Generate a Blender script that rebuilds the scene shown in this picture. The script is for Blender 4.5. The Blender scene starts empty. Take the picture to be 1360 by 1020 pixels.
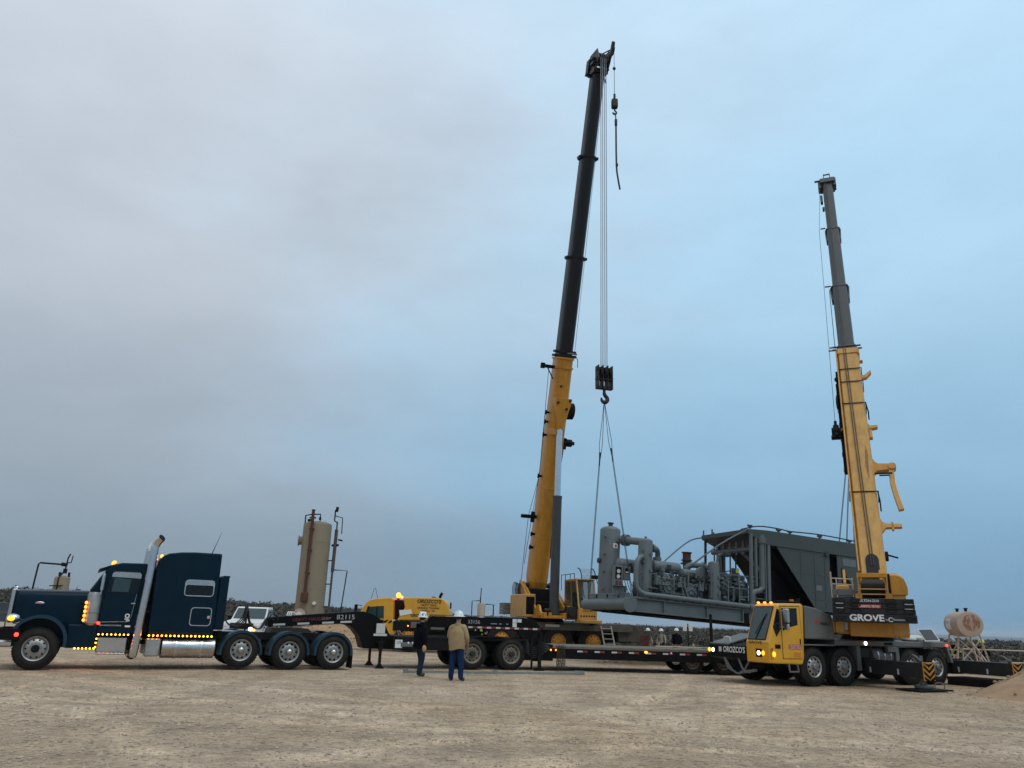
import bpy, bmesh, math, random
import numpy as np
from math import sin, cos, pi, radians, sqrt, atan, atan2
from mathutils import Vector, Matrix
random.seed(7); RNG = np.random.default_rng(11)
sc = bpy.context.scene
COL = sc.collection

# ------------------------------------------------------------------ camera
CAM_H = 1.7
ROLL = atan(.0314); PITCH = atan(312*cos(ROLL)/1020)
fw = Vector((0, cos(PITCH), sin(PITCH))); r0 = Vector((1, 0, 0)); u0 = r0.cross(fw)
rt = r0*cos(ROLL)+u0*sin(ROLL); up = -r0*sin(ROLL)+u0*cos(ROLL)
cam_d = bpy.data.cameras.new('camera'); cam = bpy.data.objects.new('camera', cam_d); COL.objects.link(cam)
mw = Matrix((rt, up, -fw)).transposed().to_4x4(); mw.translation = (0, 0, CAM_H)
cam.matrix_world = mw
cam_d.sensor_width = 36; cam_d.lens = 27.0; cam_d.clip_start = .1; cam_d.clip_end = 30000
sc.camera = cam

# ------------------------------------------------------------------ sky and sun
SUN_EL, SUN_AZ = radians(60), radians(140)      # azimuth clockwise from +Y: behind the camera, to the right
world = bpy.data.worlds.new('World'); sc.world = world; world.use_nodes = True
nt = world.node_tree; nt.nodes.clear(); N = nt.nodes; L = nt.links
out = N.new('ShaderNodeOutputWorld'); bg = N.new('ShaderNodeBackground'); bg.inputs[1].default_value = .1
L.new(bg.outputs[0], out.inputs[0])
sky = N.new('ShaderNodeTexSky'); sky.sky_type = 'NISHITA'; sky.sun_disc = False
sky.sun_elevation = SUN_EL; sky.sun_rotation = SUN_AZ; sky.altitude = 200; sky.dust_density = 2
tc = N.new('ShaderNodeTexCoord'); sep = N.new('ShaderNodeSeparateXYZ'); L.new(tc.outputs['Generated'], sep.inputs[0])
def wramp(src, stops, interp='EASE'):
    r = N.new('ShaderNodeValToRGB'); r.color_ramp.interpolation = interp
    while len(r.color_ramp.elements) > 1: r.color_ramp.elements.remove(r.color_ramp.elements[-1])
    for i, (p, c) in enumerate(stops):
        e = r.color_ramp.elements[0] if i == 0 else r.color_ramp.elements.new(p)
        e.position = p; e.color = (*c, 1)
    L.new(src, r.inputs[0]); return r.outputs[0]
def wmath(op, a, b, clamp=False):
    m = N.new('ShaderNodeMath'); m.operation = op; m.use_clamp = clamp
    for i, v in enumerate((a, b)):
        if isinstance(v, (int, float)): m.inputs[i].default_value = v
        else: L.new(v, m.inputs[i])
    return m.outputs[0]
def wmix(f, a, b, mode='MIX'):
    m = N.new('ShaderNodeMix'); m.data_type = 'RGBA'; m.blend_type = mode; m.clamp_factor = True
    for i, v in ((0, f), (6, a), (7, b)):
        if isinstance(v, (int, float)): m.inputs[i].default_value = v
        elif isinstance(v, tuple): m.inputs[i].default_value = (*v, 1)
        else: L.new(v, m.inputs[i])
    return m.outputs[2]
mp = N.new('ShaderNodeMapping'); mp.inputs['Scale'].default_value = (1.0, 1.0, 2.4); L.new(tc.outputs['Generated'], mp.inputs[0])
nz = N.new('ShaderNodeTexNoise'); nz.inputs['Scale'].default_value = 1.7; nz.inputs['Detail'].default_value = 6; nz.inputs['Roughness'].default_value = .52; nz.inputs['Distortion'].default_value = .35
L.new(mp.outputs[0], nz.inputs['Vector'])
nz2 = N.new('ShaderNodeTexNoise'); nz2.inputs['Scale'].default_value = 5.5; nz2.inputs['Detail'].default_value = 5; nz2.inputs['Roughness'].default_value = .55
L.new(mp.outputs[0], nz2.inputs['Vector'])
grey = wramp(sep.outputs[2], [(0, (.205, .27, .335)), (.05, (.215, .28, .345)), (.2, (.325, .38, .44)), (.42, (.475, .53, .595)), (.70, (.59, .65, .73)), (1, (.61, .67, .75))])
blue = wramp(sep.outputs[2], [(0, (.155, .295, .44)), (.05, (.17, .32, .475)), (.2, (.265, .455, .62)), (.42, (.40, .615, .79)), (.70, (.50, .715, .89)), (1, (.50, .71, .88))])
side = wmath('ADD', wmath('MULTIPLY', sep.outputs[0], .88), wmath('MULTIPLY', wmath('SUBTRACT', nz.outputs[0], .5), .8))
side = wramp(wmath('ADD', side, .50), [(.12, (0, 0, 0)), (.82, (1, 1, 1))])
cl = wmix(side, grey, blue)
mod = wramp(nz.outputs[0], [(.3, (.87, .875, .89)), (.5, (1, 1, 1)), (.7, (1.08, 1.065, 1.06))])
cl = wmix(wmath('SUBTRACT', 1.0, wmath('MULTIPLY', side, .75)), cl, wmix(1.0, cl, mod, 'MULTIPLY'))
mod2 = wramp(nz2.outputs[0], [(.3, (.965, .967, .97)), (.7, (1.03, 1.03, 1.03))])
cl = wmix(1.0, cl, mod2, 'MULTIPLY')
ten = N.new('ShaderNodeVectorMath'); ten.operation = 'SCALE'; ten.inputs['Scale'].default_value = 10.0; L.new(cl, ten.inputs[0])
L.new(wmix(.94, sky.outputs[0], ten.outputs[0]), bg.inputs[0])
sd = bpy.data.lights.new('sun', 'SUN'); sd.energy = .95; sd.angle = radians(40); sd.color = (1, .90, .78)
sun = bpy.data.objects.new('sun', sd); COL.objects.link(sun)
sv = Vector((sin(SUN_AZ)*cos(SUN_EL), cos(SUN_AZ)*cos(SUN_EL), sin(SUN_EL)))
sun.rotation_euler = sv.to_track_quat('Z', 'Y').to_euler()
sc.cycles.pixel_filter_width = 1.05; sc.cycles.denoising_prefilter = 'NONE'
vs = sc.view_settings; vs.view_transform = 'Standard'; vs.look = 'None'; vs.exposure = .20; vs.gamma = 1; vs.use_curve_mapping = False

# ------------------------------------------------------------------ materials
MATS = {}
def mat(name, col, rough=.5, metal=0., var=.18, dirt=None, dirt_amt=0., scale=3., bump=0., streak=.35, emit=None, estr=0., coat=0., spec=.5):
    if name in MATS: return MATS[name]
    m = bpy.data.materials.new(name); m.use_nodes = True; t = m.node_tree; n = t.nodes; l = t.links
    b = n['Principled BSDF']; b.inputs['Roughness'].default_value = rough; b.inputs['Metallic'].default_value = metal
    b.inputs['Specular IOR Level'].default_value = spec; b.inputs['Coat Weight'].default_value = coat; b.inputs['Coat Roughness'].default_value = .08
    if emit:
        b.inputs['Base Color'].default_value = (*col, 1)
        b.inputs['Emission Color'].default_value = (*emit, 1); b.inputs['Emission Strength'].default_value = estr
        MATS[name] = m; return m
    c = n.new('ShaderNodeTexCoord'); z = n.new('ShaderNodeTexNoise'); z.inputs['Scale'].default_value = scale; z.inputs['Detail'].default_value = 7; z.inputs['Roughness'].default_value = .62
    l.new(c.outputs['Object'], z.inputs['Vector'])
    r = n.new('ShaderNodeValToRGB'); r.color_ramp.elements[0].position = .3; r.color_ramp.elements[1].position = .72
    r.color_ramp.elements[0].color = (*[x*(1-var) for x in col], 1); r.color_ramp.elements[1].color = (*[min(1, x*(1+var)) for x in col], 1)
    l.new(z.outputs[0], r.inputs[0]); cout = r.outputs[0]
    if dirt:
        mp_ = n.new('ShaderNodeMapping'); mp_.inputs['Scale'].default_value = (1, 1, streak); l.new(c.outputs['Object'], mp_.inputs[0])
        z2 = n.new('ShaderNodeTexNoise'); z2.inputs['Scale'].default_value = scale*1.7; z2.inputs['Detail'].default_value = 9; z2.inputs['Roughness'].default_value = .72
        l.new(mp_.outputs[0], z2.inputs['Vector'])
        r2 = n.new('ShaderNodeValToRGB'); r2.color_ramp.elements[0].position = .46; r2.color_ramp.elements[1].position = .78
        r2.color_ramp.elements[1].color = (dirt_amt,)*3+(1,); r2.color_ramp.elements[0].color = (dirt_amt*.12,)*3+(1,)
        l.new(z2.outputs[0], r2.inputs[0])
        x = n.new('ShaderNodeMix'); x.data_type = 'RGBA'; l.new(r2.outputs[0], x.inputs[0]); l.new(cout, x.inputs[6]); x.inputs[7].default_value = (*dirt, 1); cout = x.outputs[2]
    l.new(cout, b.inputs['Base Color'])
    mr = n.new('ShaderNodeMapRange'); mr.inputs[3].default_value = max(.02, rough*.75); mr.inputs[4].default_value = min(1, rough*1.3); l.new(z.outputs[0], mr.inputs[0]); l.new(mr.outputs[0], b.inputs['Roughness'])
    if bump:
        z3 = n.new('ShaderNodeTexNoise'); z3.inputs['Scale'].default_value = scale*9; z3.inputs['Detail'].default_value = 4; l.new(c.outputs['Object'], z3.inputs['Vector'])
        bp = n.new('ShaderNodeBump'); bp.inputs['Strength'].default_value = bump; bp.inputs['Distance'].default_value = .02; l.new(z3.outputs[0], bp.inputs['Height']); l.new(bp.outputs[0], b.inputs['Normal'])
    MATS[name] = m; return m
DUST = (.26, .21, .15); RUST = (.085, .026, .013)
BLUE = mat('truck_blue', (.0006, .0135, .027), .32, 0, .12, (.05, .05, .045), .06, spec=.13, coat=.02)
BLUEF = mat('fender_blue', (.006, .034, .056), .4, 0, .2, DUST, .06, spec=.3)
CHROME = mat('chrome', (.62, .62, .63), .16, 1., .06, DUST, .06)
ALU = mat('polished_aluminium', (.52, .51, .50), .26, 1., .12, DUST, .12)
RIM = mat('aluminium_rim', (.36, .355, .34), .42, .75, .15, DUST, .3)
RIMD = mat('dull_steel_rim', (.22, .215, .205), .5, .6, .2, DUST, .25)
STEELRIM = mat('dusty_steel_rim', (.19, .165, .13), .7, .1, .25, DUST, .35)
RUB = mat('tyre_rubber', (.014, .013, .012), .85, 0, .25, (.10, .085, .065), .26, bump=.3, spec=.2)
BLK = mat('black_paint', (.004, .004, .0045), .55, 0, .3, DUST, .015, spec=.12)
BLKM = mat('black_matte_steel', (.009, .0085, .008), .75, 0, .3, (.07, .052, .037), .16, spec=.12)
GREASE = mat('greasy_steel', (.018, .0155, .013), .6, .2, .35, (.1, .05, .03), .3, scale=8)
DECKM = mat('trailer_deck_dusty', (.13, .115, .09), .85, 0, .3, DUST, .4)
GLASS = mat('dark_glass', (.006, .008, .009), .08, 0, 0, spec=.35)
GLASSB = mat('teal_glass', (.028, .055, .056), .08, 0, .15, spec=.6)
WHITE = mat('white_paint', (.68, .68, .66), .5, 0, .06, DUST, .12)
WLET = mat('white_lettering', (.72, .72, .70), .6, 0, .04)
BLET = mat('black_lettering', (.012, .012, .012), .6, 0, .04)
RLET = mat('red_lettering', (.42, .05, .04), .6, 0, .08)
GLET = mat('grey_lettering', (.30, .31, .32), .6, 0, .08)
REDL = mat('dull_red_lettering', (.16, .025, .025), .7, 0, .3)
TAPEW = mat('reflective_white', (.55, .55, .53), .4, 0, .1, DUST, .2)
TAPER = mat('reflective_red', (.22, .02, .02), .4, 0, .1, DUST, .15)
AMBER = mat('amber_lamp', (.8, .35, .03), .3, emit=(1, .24, .012), estr=4)
AMBERT = mat('amber_tank_lamp', (.8, .35, .03), .3, emit=(1, .25, .012), estr=15)
AMBERB = mat('amber_beacon', (.9, .3, .03), .3, emit=(1, .125, .005), estr=8)
AMBERO = mat('amber_lens', (.55, .20, .02), .25, 0, .1)
REDLAMP = mat('red_lamp', (.7, .03, .02), .3, emit=(1, .03, .02), estr=5)
WLAMP = mat('white_lamp', (.9, .85, .7), .3, emit=(1, .80, .48), estr=6)
YEL = mat('crane_yellow', (.56, .245, .014), .42, 0, .12, (.09, .055, .018), .5, coat=.05, streak=.07)
YELR = mat('crane_yellow_faded', (.60, .325, .075), .5, 0, .12, (.15, .085, .03), .55, streak=.07)
YELC = mat('cab_yellow', (.66, .33, .018), .33, 0, .07, DUST, .10, coat=.25)
BOOMB = mat('boom_black', (.008, .008, .010), .45, 0, .25, (.03, .027, .024), .12, spec=.3)
BOOMG = mat('boom_dark_grey', (.046, .053, .058), .45, 0, .2, (.016, .016, .016), .6, streak=.07)
CYLG = mat('cylinder_dark_grey', (.045, .047, .050), .45, 0, .2, (.02, .018, .016), .25)
ROD = mat('chromed_rod', (.62, .66, .70), .18, .85, .05)
SKID = mat('skid_grey', (.120, .142, .146), .48, 0, .12, (.06, .07, .07), .3, scale=1.8)
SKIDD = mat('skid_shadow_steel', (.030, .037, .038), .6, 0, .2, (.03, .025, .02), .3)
COOL = mat('cooler_panel', (.046, .060, .059), .55, 0, .15, (.05, .06, .058), .45, scale=1.2)
CARG = mat('carrier_grey', (.115, .118, .115), .5, 0, .13, DUST, .16)
CARD = mat('carrier_dusty_grey', (.095, .090, .078), .65, 0, .2, DUST, .3)
CWB = mat('counterweight_black', (.022, .024, .025), .6, 0, .2, (.07, .065, .058), .18, spec=.25)
TAN = mat('tan_tank_paint', (.235, .188, .125), .7, 0, .07, (.11, .07, .04), .25, scale=1.2, spec=.3)
TANP = mat('pale_tan_paint', (.45, .345, .262), .6, 0, .07, (.25, .16, .10), .2, scale=2)
RUSTY = mat('rusty_steel', RUST, .85, 0, .35, (.07, .03, .018), .4, scale=5)
WIRE = mat('wire_rope', (.055, .05, .048), .55, .5, .2)
WIREG = mat('bright_wire_rope', (.30, .31, .32), .45, .6, .15)
BLKHOSE = mat('black_hose', (.012, .012, .012), .6, 0, .1)
SKIN = mat('skin', (.36, .20, .135), .6, 0, .08)
HAIR = mat('dark_hair', (.015, .011, .009), .8, 0, .2)
DENIM = mat('blue_denim', (.010, .028, .075), .9, 0, .3, scale=9, spec=.1)
DENIMD = mat('dark_denim', (.016, .028, .046), .9, 0, .3, scale=9, spec=.1)
TSHIRT = mat('tan_shirt_cloth', (.33, .235, .120), .92, 0, .14, scale=7, bump=.25)
BHOOD = mat('black_cloth', (.004, .0045, .0075), .95, 0, .25, scale=7, spec=.06)
GREYCL = mat('grey_work_cloth', (.25, .225, .165), .92, 0, .2, scale=7)
BOOT = mat('brown_boot', (.055, .030, .020), .75, 0, .2)
GLOVE = mat('tan_glove', (.42, .27, .12), .85, 0, .15)
HATW = mat('white_hard_hat', (.72, .74, .74), .3, 0, .04)
HATY = mat('yellow_hard_hat', (.62, .68, .04), .35, 0, .05)
HIVIS = mat('hi_vis_cloth', (.46, .62, .06), .8, 0, .1)
WOODC = mat('crate_grey', (.16, .16, .14), .8, 0, .2)
PVGL = mat('solar_glass', (.035, .042, .055), .35, 0, .1, spec=.25)
BAG = mat('white_sack', (.60, .61, .58), .85, 0, .08, scale=5)
def dirtmat(name, a, b, sc1=1.2):
    return mat(name, a, .95, 0, .25, b, .6, scale=sc1, bump=.6)
PILE = dirtmat('piled_caliche', (.36, .230, .128), (.25, .155, .085), 1.6)

# ------------------------------------------------------------------ mesh helper
class M:
    def __init__(s, xf=None): s.v = []; s.f = []; s.mi = []; s.sm = []; s.xf = xf; s.m = 0
    def add(s, vs_, fs, smooth=False):
        o = len(s.v)
        if s.xf is not None: vs_ = [s.xf @ Vector(p) for p in vs_]
        s.v += [tuple(p) for p in vs_]
        rev = s.xf is not None and s.xf.determinant() < 0
        for f in fs: s.f.append([i+o for i in (f[::-1] if rev else f)]); s.mi.append(s.m); s.sm.append(smooth)
        return s
    def box(s, x0, x1, y0, y1, z0, z1, c=.012):
        x0, x1 = min(x0, x1), max(x0, x1); y0, y1 = min(y0, y1), max(y0, y1); z0, z1 = min(z0, z1), max(z0, z1)
        c = min(c, (x1-x0)*.3, (y1-y0)*.3, (z1-z0)*.3)
        P = [x0, x1], [y0, y1], [z0, z1]; V = []; idx = {}
        for i in (0, 1):
            for j in (0, 1):
                for k in (0, 1):
                    p = [P[0][i], P[1][j], P[2][k]]; d = [c if q == 0 else -c for q in (i, j, k)]
                    for a in range(3):
                        q = [p[t]+(d[t] if t != a else 0) for t in range(3)]
                        idx[(i, j, k, a)] = len(V); V.append(q)
        F = []
        for a in range(3):
            b, e = (a+1) % 3, (a+2) % 3
            for w in (0, 1):
                def key(u, v):
                    t = [0, 0, 0]; t[a] = w; t[b] = u; t[e] = v; return idx[(*t, a)]
                q = [key(0, 0), key(1, 0), key(1, 1), key(0, 1)]; F.append(q if w else q[::-1])
        # edges
        for a in range(3):
            b, e = (a+1) % 3, (a+2) % 3
            for u in (0, 1):
                for v in (0, 1):
                    def kk(t_, ax):
                        t = [0, 0, 0]; t[a] = t_; t[b] = u; t[e] = v; return idx[(*t, ax)]
                    q = [kk(0, b), kk(1, b), kk(1, e), kk(0, e)]
                    F.append(q if u != v else q[::-1])
        for i in (0, 1):
            for j in (0, 1):
                for k in (0, 1):
                    q = [idx[(i, j, k, 0)], idx[(i, j, k, 1)], idx[(i, j, k, 2)]]; F.append(q if (i+j+k) % 2 else q[::-1])
        return s.add(V, F)
    def bar(s, p0, p1, w, h, upv=(0, 0, 1)):
        p0, p1 = Vector(p0), Vector(p1); d = (p1-p0).normalized(); u = Vector(upv)
        a = d.cross(u)
        if a.length < 1e-3: a = d.cross(Vector((1, 0, 0)))
        a.normalize(); b = a.cross(d)
        V = [p+a*(w/2)*i+b*(h/2)*j for p in (p0, p1) for i, j in ((-1, -1), (1, -1), (1, 1), (-1, 1))]
        return s.add(V, [[0, 1, 2, 3], [7, 6, 5, 4], [0, 4, 5, 1], [1, 5, 6, 2], [2, 6, 7, 3], [3, 7, 4, 0]])
    def cyl(s, p0, p1, r0_, r1=None, n=16, caps=True):
        r1 = r0_ if r1 is None else r1; p0, p1 = Vector(p0), Vector(p1); d = (p1-p0).normalized()
        a = d.orthogonal().normalized(); b = d.cross(a); V = []
        for p, r in ((p0, r0_), (p1, r1)):
            for i in range(n): t = 2*pi*i/n; V.append(p+a*r*cos(t)+b*r*sin(t))
        s.add(V, [[i, (i+1) % n, n+(i+1) % n, n+i] for i in range(n)], True)
        if caps: s.add(V, [list(range(n))[::-1], list(range(n, 2*n))])
        return s
    def tube(s, pts, r, n=8, smooth=0):
        P = [Vector(p) for p in pts]
        if smooth:
            Q = []
            for i in range(len(P)-1):
                a = P[max(i-1, 0)]; b = P[i]; c = P[i+1]; d = P[min(i+2, len(P)-1)]
                for k in range(smooth):
                    t = k/smooth; Q.append(.5*((2*b)+(c-a)*t+(2*a-5*b+4*c-d)*t*t+(3*b-a-3*c+d)*t**3))
            P = Q+[P[-1]]
        V = []; T = None
        for i, p in enumerate(P):
            d = (P[min(i+1, len(P)-1)]-P[max(i-1, 0)]).normalized()
            if T is None: T = d.orthogonal().normalized()
            T = (T-d*T.dot(d))
            T = T.normalized() if T.length > 1e-6 else d.orthogonal().normalized()
            B = d.cross(T); rr = r if not isinstance(r, (list, tuple)) else float(np.interp(i*(len(r)-1)/max(1, len(P)-1), range(len(r)), r))
            for k in range(n): a = 2*pi*k/n; V.append(p+T*rr*cos(a)+B*rr*sin(a))
        m = len(P)
        s.add(V, [[i*n+k, i*n+(k+1) % n, (i+1)*n+(k+1) % n, (i+1)*n+k] for i in range(m-1) for k in range(n)], True)
        return s.add(V[:n]+V[-n:], [list(range(n))[::-1], list(range(n, 2*n))])
    def prism(s, poly, a0, a1, axis='y'):
        """poly of 2D points (x,z) swept along y (axis 'y'), (y,z) along x, or (x,y) along z"""
        def mk(p, a): return {'y': (p[0], a, p[1]), 'x': (a, p[0], p[1]), 'z': (p[0], p[1], a)}[axis]
        n = len(poly); V = [mk(p, a0) for p in poly]+[mk(p, a1) for p in poly]
        ar = sum(poly[i][0]*poly[(i+1) % n][1]-poly[(i+1) % n][0]*poly[i][1] for i in range(n))
        flip = (ar > 0) ^ (axis == 'y') ^ (a1 < a0)
        F = [[i, (i+1) % n, n+(i+1) % n, n+i] for i in range(n)]+[list(range(n))[::-1], list(range(n, 2*n))]
        if not flip: F = [f[::-1] for f in F]
        return s.add(V, F)
    def loft(s, secs, closed=True, caps=True, smooth=True):
        n = len(secs[0]); V = [p for q in secs for p in q]; k = n if closed else n-1
        s.add(V, [[i*n+j, i*n+(j+1) % n, (i+1)*n+(j+1) % n, (i+1)*n+j] for i in range(len(secs)-1) for j in range(k)], smooth)
        if caps and closed: s.add(list(secs[0])+list(secs[-1]), [list(range(n))[::-1], list(range(n, 2*n))])
        return s
    def lathe(s, prof, o=(0, 0, 0), ax=(0, 0, 1), n=24, sx=1.):
        o = Vector(o); d = Vector(ax).normalized(); a = d.orthogonal().normalized()
        if abs(d.z) > .99: a = Vector((1, 0, 0))
        b = d.cross(a); V = []
        for r, h in prof:
            for i in range(n): t = 2*pi*i/n; V.append(o+d*h+a*r*sx*cos(t)+b*r*sin(t))
        return s.add(V, [[i*n+k, i*n+(k+1) % n, (i+1)*n+(k+1) % n, (i+1)*n+k] for i in range(len(prof)-1) for k in range(n)], True)
    def ball(s, c, r, n=12, sz=(1, 1, 1)):
        c = Vector(c); V = []; m = max(4, n//2)
        for i in range(m+1):
            t = pi*i/m
            for k in range(n): a = 2*pi*k/n; V.append(c+Vector((r*sz[0]*sin(t)*cos(a), r*sz[1]*sin(t)*sin(a), -r*sz[2]*cos(t))))
        return s.add(V, [[i*n+k, i*n+(k+1) % n, (i+1)*n+(k+1) % n, (i+1)*n+k] for i in range(m) for k in range(n)], True)
    def mesh(s, name, mats):
        me = bpy.data.meshes.new(name); me.from_pydata(s.v, [], s.f)
        for x in (mats if isinstance(mats, (list, tuple)) else [mats]): me.materials.append(x)
        me.polygons.foreach_set('material_index', s.mi); me.polygons.foreach_set('use_smooth', s.sm)
        me.validate(); me.update()
        if any(s.sm): me.set_sharp_from_angle(angle=radians(38))
        return me
    def build(s, name, mats, parent=None, bevel=0, label=None):
        o = bpy.data.objects.new(name, s.mesh(name, mats)); COL.objects.link(o); o.parent = parent
        if bevel:
            b = o.modifiers.new('bevel', 'BEVEL'); b.width = bevel; b.segments = 3; b.limit_method = 'ANGLE'; b.angle_limit = radians(28); b.harden_normals = False
        if label: o['label'] = label
        return o
def tag(o, label, cat, group=None):
    o['label'] = label; o['category'] = cat
    if group: o['group'] = group
    return o
def thing(name, label, cat, loc=(0, 0, 0), rz=0, group=None):
    o = bpy.data.objects.new(name, None); COL.objects.link(o); o.empty_display_size = .3
    o.matrix_world = Matrix.Translation(loc) @ Matrix.Rotation(rz, 4, 'Z')
    return tag(o, label, cat, group)
def inst(src, parent, loc, rz=0, name=None):
    o = bpy.data.objects.new(name or src.name.split('.')[0], src.data if not isinstance(src, bpy.types.Mesh) else src); COL.objects.link(o)
    o.parent = parent; o.location = loc; o.rotation_euler = (0, 0, rz); return o
FONTC = {}
def text(s, h, o, xd, yd, m, parent, w=None, bold=.0, shear=0, xf=None, name='lettering', align='CENTER', depth=.004):
    cu = bpy.data.curves.new('t', 'FONT'); cu.body = s; cu.size = 1; cu.offset = bold; cu.shear = shear; cu.align_x = align; cu.extrude = 0; cu.resolution_u = 3
    ob = bpy.data.objects.new('t', cu); COL.objects.link(ob); dg = bpy.context.evaluated_depsgraph_get()
    me = bpy.data.meshes.new_from_object(ob.evaluated_get(dg)); bpy.data.objects.remove(ob)
    xs = [v.co.x for v in me.vertices]; ys = [v.co.y for v in me.vertices]; k = h/.70
    kx = k if not w else w/(max(xs)-min(xs))
    xd, yd, o = Vector(xd).normalized(), Vector(yd).normalized(), Vector(o); nd = xd.cross(yd)
    for v in me.vertices:
        q = o+xd*(v.co.x*kx)+yd*(v.co.y*k)+nd*depth
        v.co = xf @ q if xf is not None else q
    me.materials.clear(); me.materials.append(m); me.name = name
    r = bpy.data.objects.new(name, me); COL.objects.link(r); r.parent = parent; return r
def lamp(parent, p, r, m, name='marker_light', n=8, sz=(1, 1, 1)):
    key = ('lamp', r, m.name, sz)
    if key not in FONTC: FONTC[key] = M().ball((0, 0, 0), r, n, sz).mesh(name, m)
    return inst(FONTC[key], parent, p, name=name)

# ------------------------------------------------------------------ wheels
WC = {}
def wheel_meshes(R, W, rr, style, tread):
    key = (R, W, rr, style)
    if key in WC: return WC[key]
    t = M(); h = W/2; sw = .055 if R > .45 else .03
    prof = [(rr*.96, -h+.05), (rr+.01, -h+.03), (rr+(R-rr)*.45, -h), (R-sw, -h+.012), (R-.012, -h+.05)]
    g = 4 if W > .3 else 3
    for i in range(g+1):
        a = -h+.06+(W-.12)*i/g
        if 0 < i < g+0: prof += [(R, a-.014), (R-.016, a-.010), (R-.016, a+.010), (R, a+.014)]
        else: prof += [(R, a)]
    prof += [(R-.012, h-.05), (R-sw, h-.012), (rr+(R-rr)*.45, h), (rr+(R-rr)*.42, h+.004), (rr+(R-rr)*.36, h+.004), (rr+.01, h-.03), (rr*.96, h-.05)]
    t.lathe(prof, ax=(0, 1, 0), n=48)
    nl = int(2*pi*R/.075)
    for i in range(nl if tread else 0):
        a = 2*pi*i/nl
        for sgn in (-1, 1):
            aa = a+(.03 if sgn > 0 else 0); d = .022/R
            V = [(r*sin(q), sgn*y, r*cos(q)) for r in (R-.02, R+.008) for q, y in ((aa-d, h-.015), (aa+d, h-.015), (aa+d*1.4, h*.42), (aa-d*.6, h*.42))]
            F = [[4, 5, 6, 7], [0, 1, 5, 4], [1, 2, 6, 5], [2, 3, 7, 6], [3, 0, 4, 7]]
            t.add(V, F if sgn < 0 else [f[::-1] for f in F])
    r = M()
    dish = -.06 if style in ('dual', 'steel') else .02
    if style == 'steer' or style == 'crane': dish = -.01
    P = [(rr*1.06, h-.025), (rr*1.07, h-.008), (rr*1.0, h-.012), (rr*.93, h-.035), (rr*.90, h-.06), (rr*.86, h+dish-.035), (rr*.66, h+dish-.01), (rr*.58, h+dish), (rr*.42, h+dish), (rr*.40, h+dish+.01), (0.001, h+dish+.01)]
    r.lathe(P, ax=(0, 1, 0), n=40)
    r.m = 1
    nh = 10; hr_ = .115 if style in ('dual', 'crane') else .085
    for i in range(nh):
        a = 2*pi*(i+.5)/nh; q = rr*.76; y = h+dish-.02
        r.cyl((q*sin(a), y-.02, q*cos(a)), (q*sin(a), y+.008, q*cos(a)), rr*hr_, n=8)
    r.m = 0 if style != 'steel' else 1
    for i in range(10):
        a = 2*pi*i/10; q = rr*.50; y = h+dish
        r.cyl((q*sin(a), y, q*cos(a)), (q*sin(a), y+.035, q*cos(a)), rr*.052, rr*.04, n=6)
    hb = M()
    if style == 'dual': hb.lathe([(rr*.36, h+dish), (rr*.36, h+dish+.06), (rr*.30, h+dish+.11), (rr*.16, h+dish+.14), (.001, h+dish+.145)], ax=(0, 1, 0), n=20)
    elif style == 'steel': hb.lathe([(rr*.33, h+dish), (rr*.32, h+dish+.10), (rr*.25, h+dish+.12), (.001, h+dish+.125)], ax=(0, 1, 0), n=16)
    elif style == 'pickup': hb.lathe([(rr*.25, h), (rr*.2, h+.02), (.001, h+.025)], ax=(0, 1, 0), n=14)
    else: hb.lathe([(rr*.34, h+dish), (rr*.34, h+dish+.05), (rr*.27, h+dish+.075), (.001, h+dish+.08)], ax=(0, 1, 0), n=18)
    mt = {'dual': (RIM, ALU), 'steer': (RIM, BLKM), 'steel': (STEELRIM, GREASE), 'crane': (RIM, RIMD), 'yellow': (YEL, YEL), 'pickup': (RIM, RIM)}[style]
    WC[key] = (t.mesh('wheel', RUB), r.mesh('rim', [mt[0], BLK]), hb.mesh('hub', mt[1])); return WC[key]
def wheel(parent, x, y, z, R, W, rr, side, style, tread=True, rimmed=True):
    a, b, c = wheel_meshes(R, W, rr, style, tread)
    o = inst(a, parent, (x, y, z), 0 if side > 0 else pi, 'wheel')
    o.rotation_euler = (0, 0, 0 if side > 0 else pi)
    if rimmed:
        inst(b, o, (0, 0, 0), 0, 'rim'); inst(c, o, (0, 0, 0), 0, 'hub')
    return o
def arc(cx, cz, r, a0, a1, n): return [(cx+r*cos(radians(a0+(a1-a0)*i/n)), cz+r*sin(radians(a0+(a1-a0)*i/n))) for i in range(n+1)]
def fender_sheet(m, cx, cz, r, a0, a1, y0, y1, t=.03, n=18, lip=.06):
    o = arc(cx, cz, r, a0, a1, n); i = arc(cx, cz, r-t, a0, a1, n)
    m.prism(o+i[::-1], y0, y1)
    i2 = arc(cx, cz, r-lip, a0, a1, n)
    m.prism(o+i2[::-1], y1-.02 if y1 > y0 else y1+.02, y1+(.004 if y1 > y0 else -.004))
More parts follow.
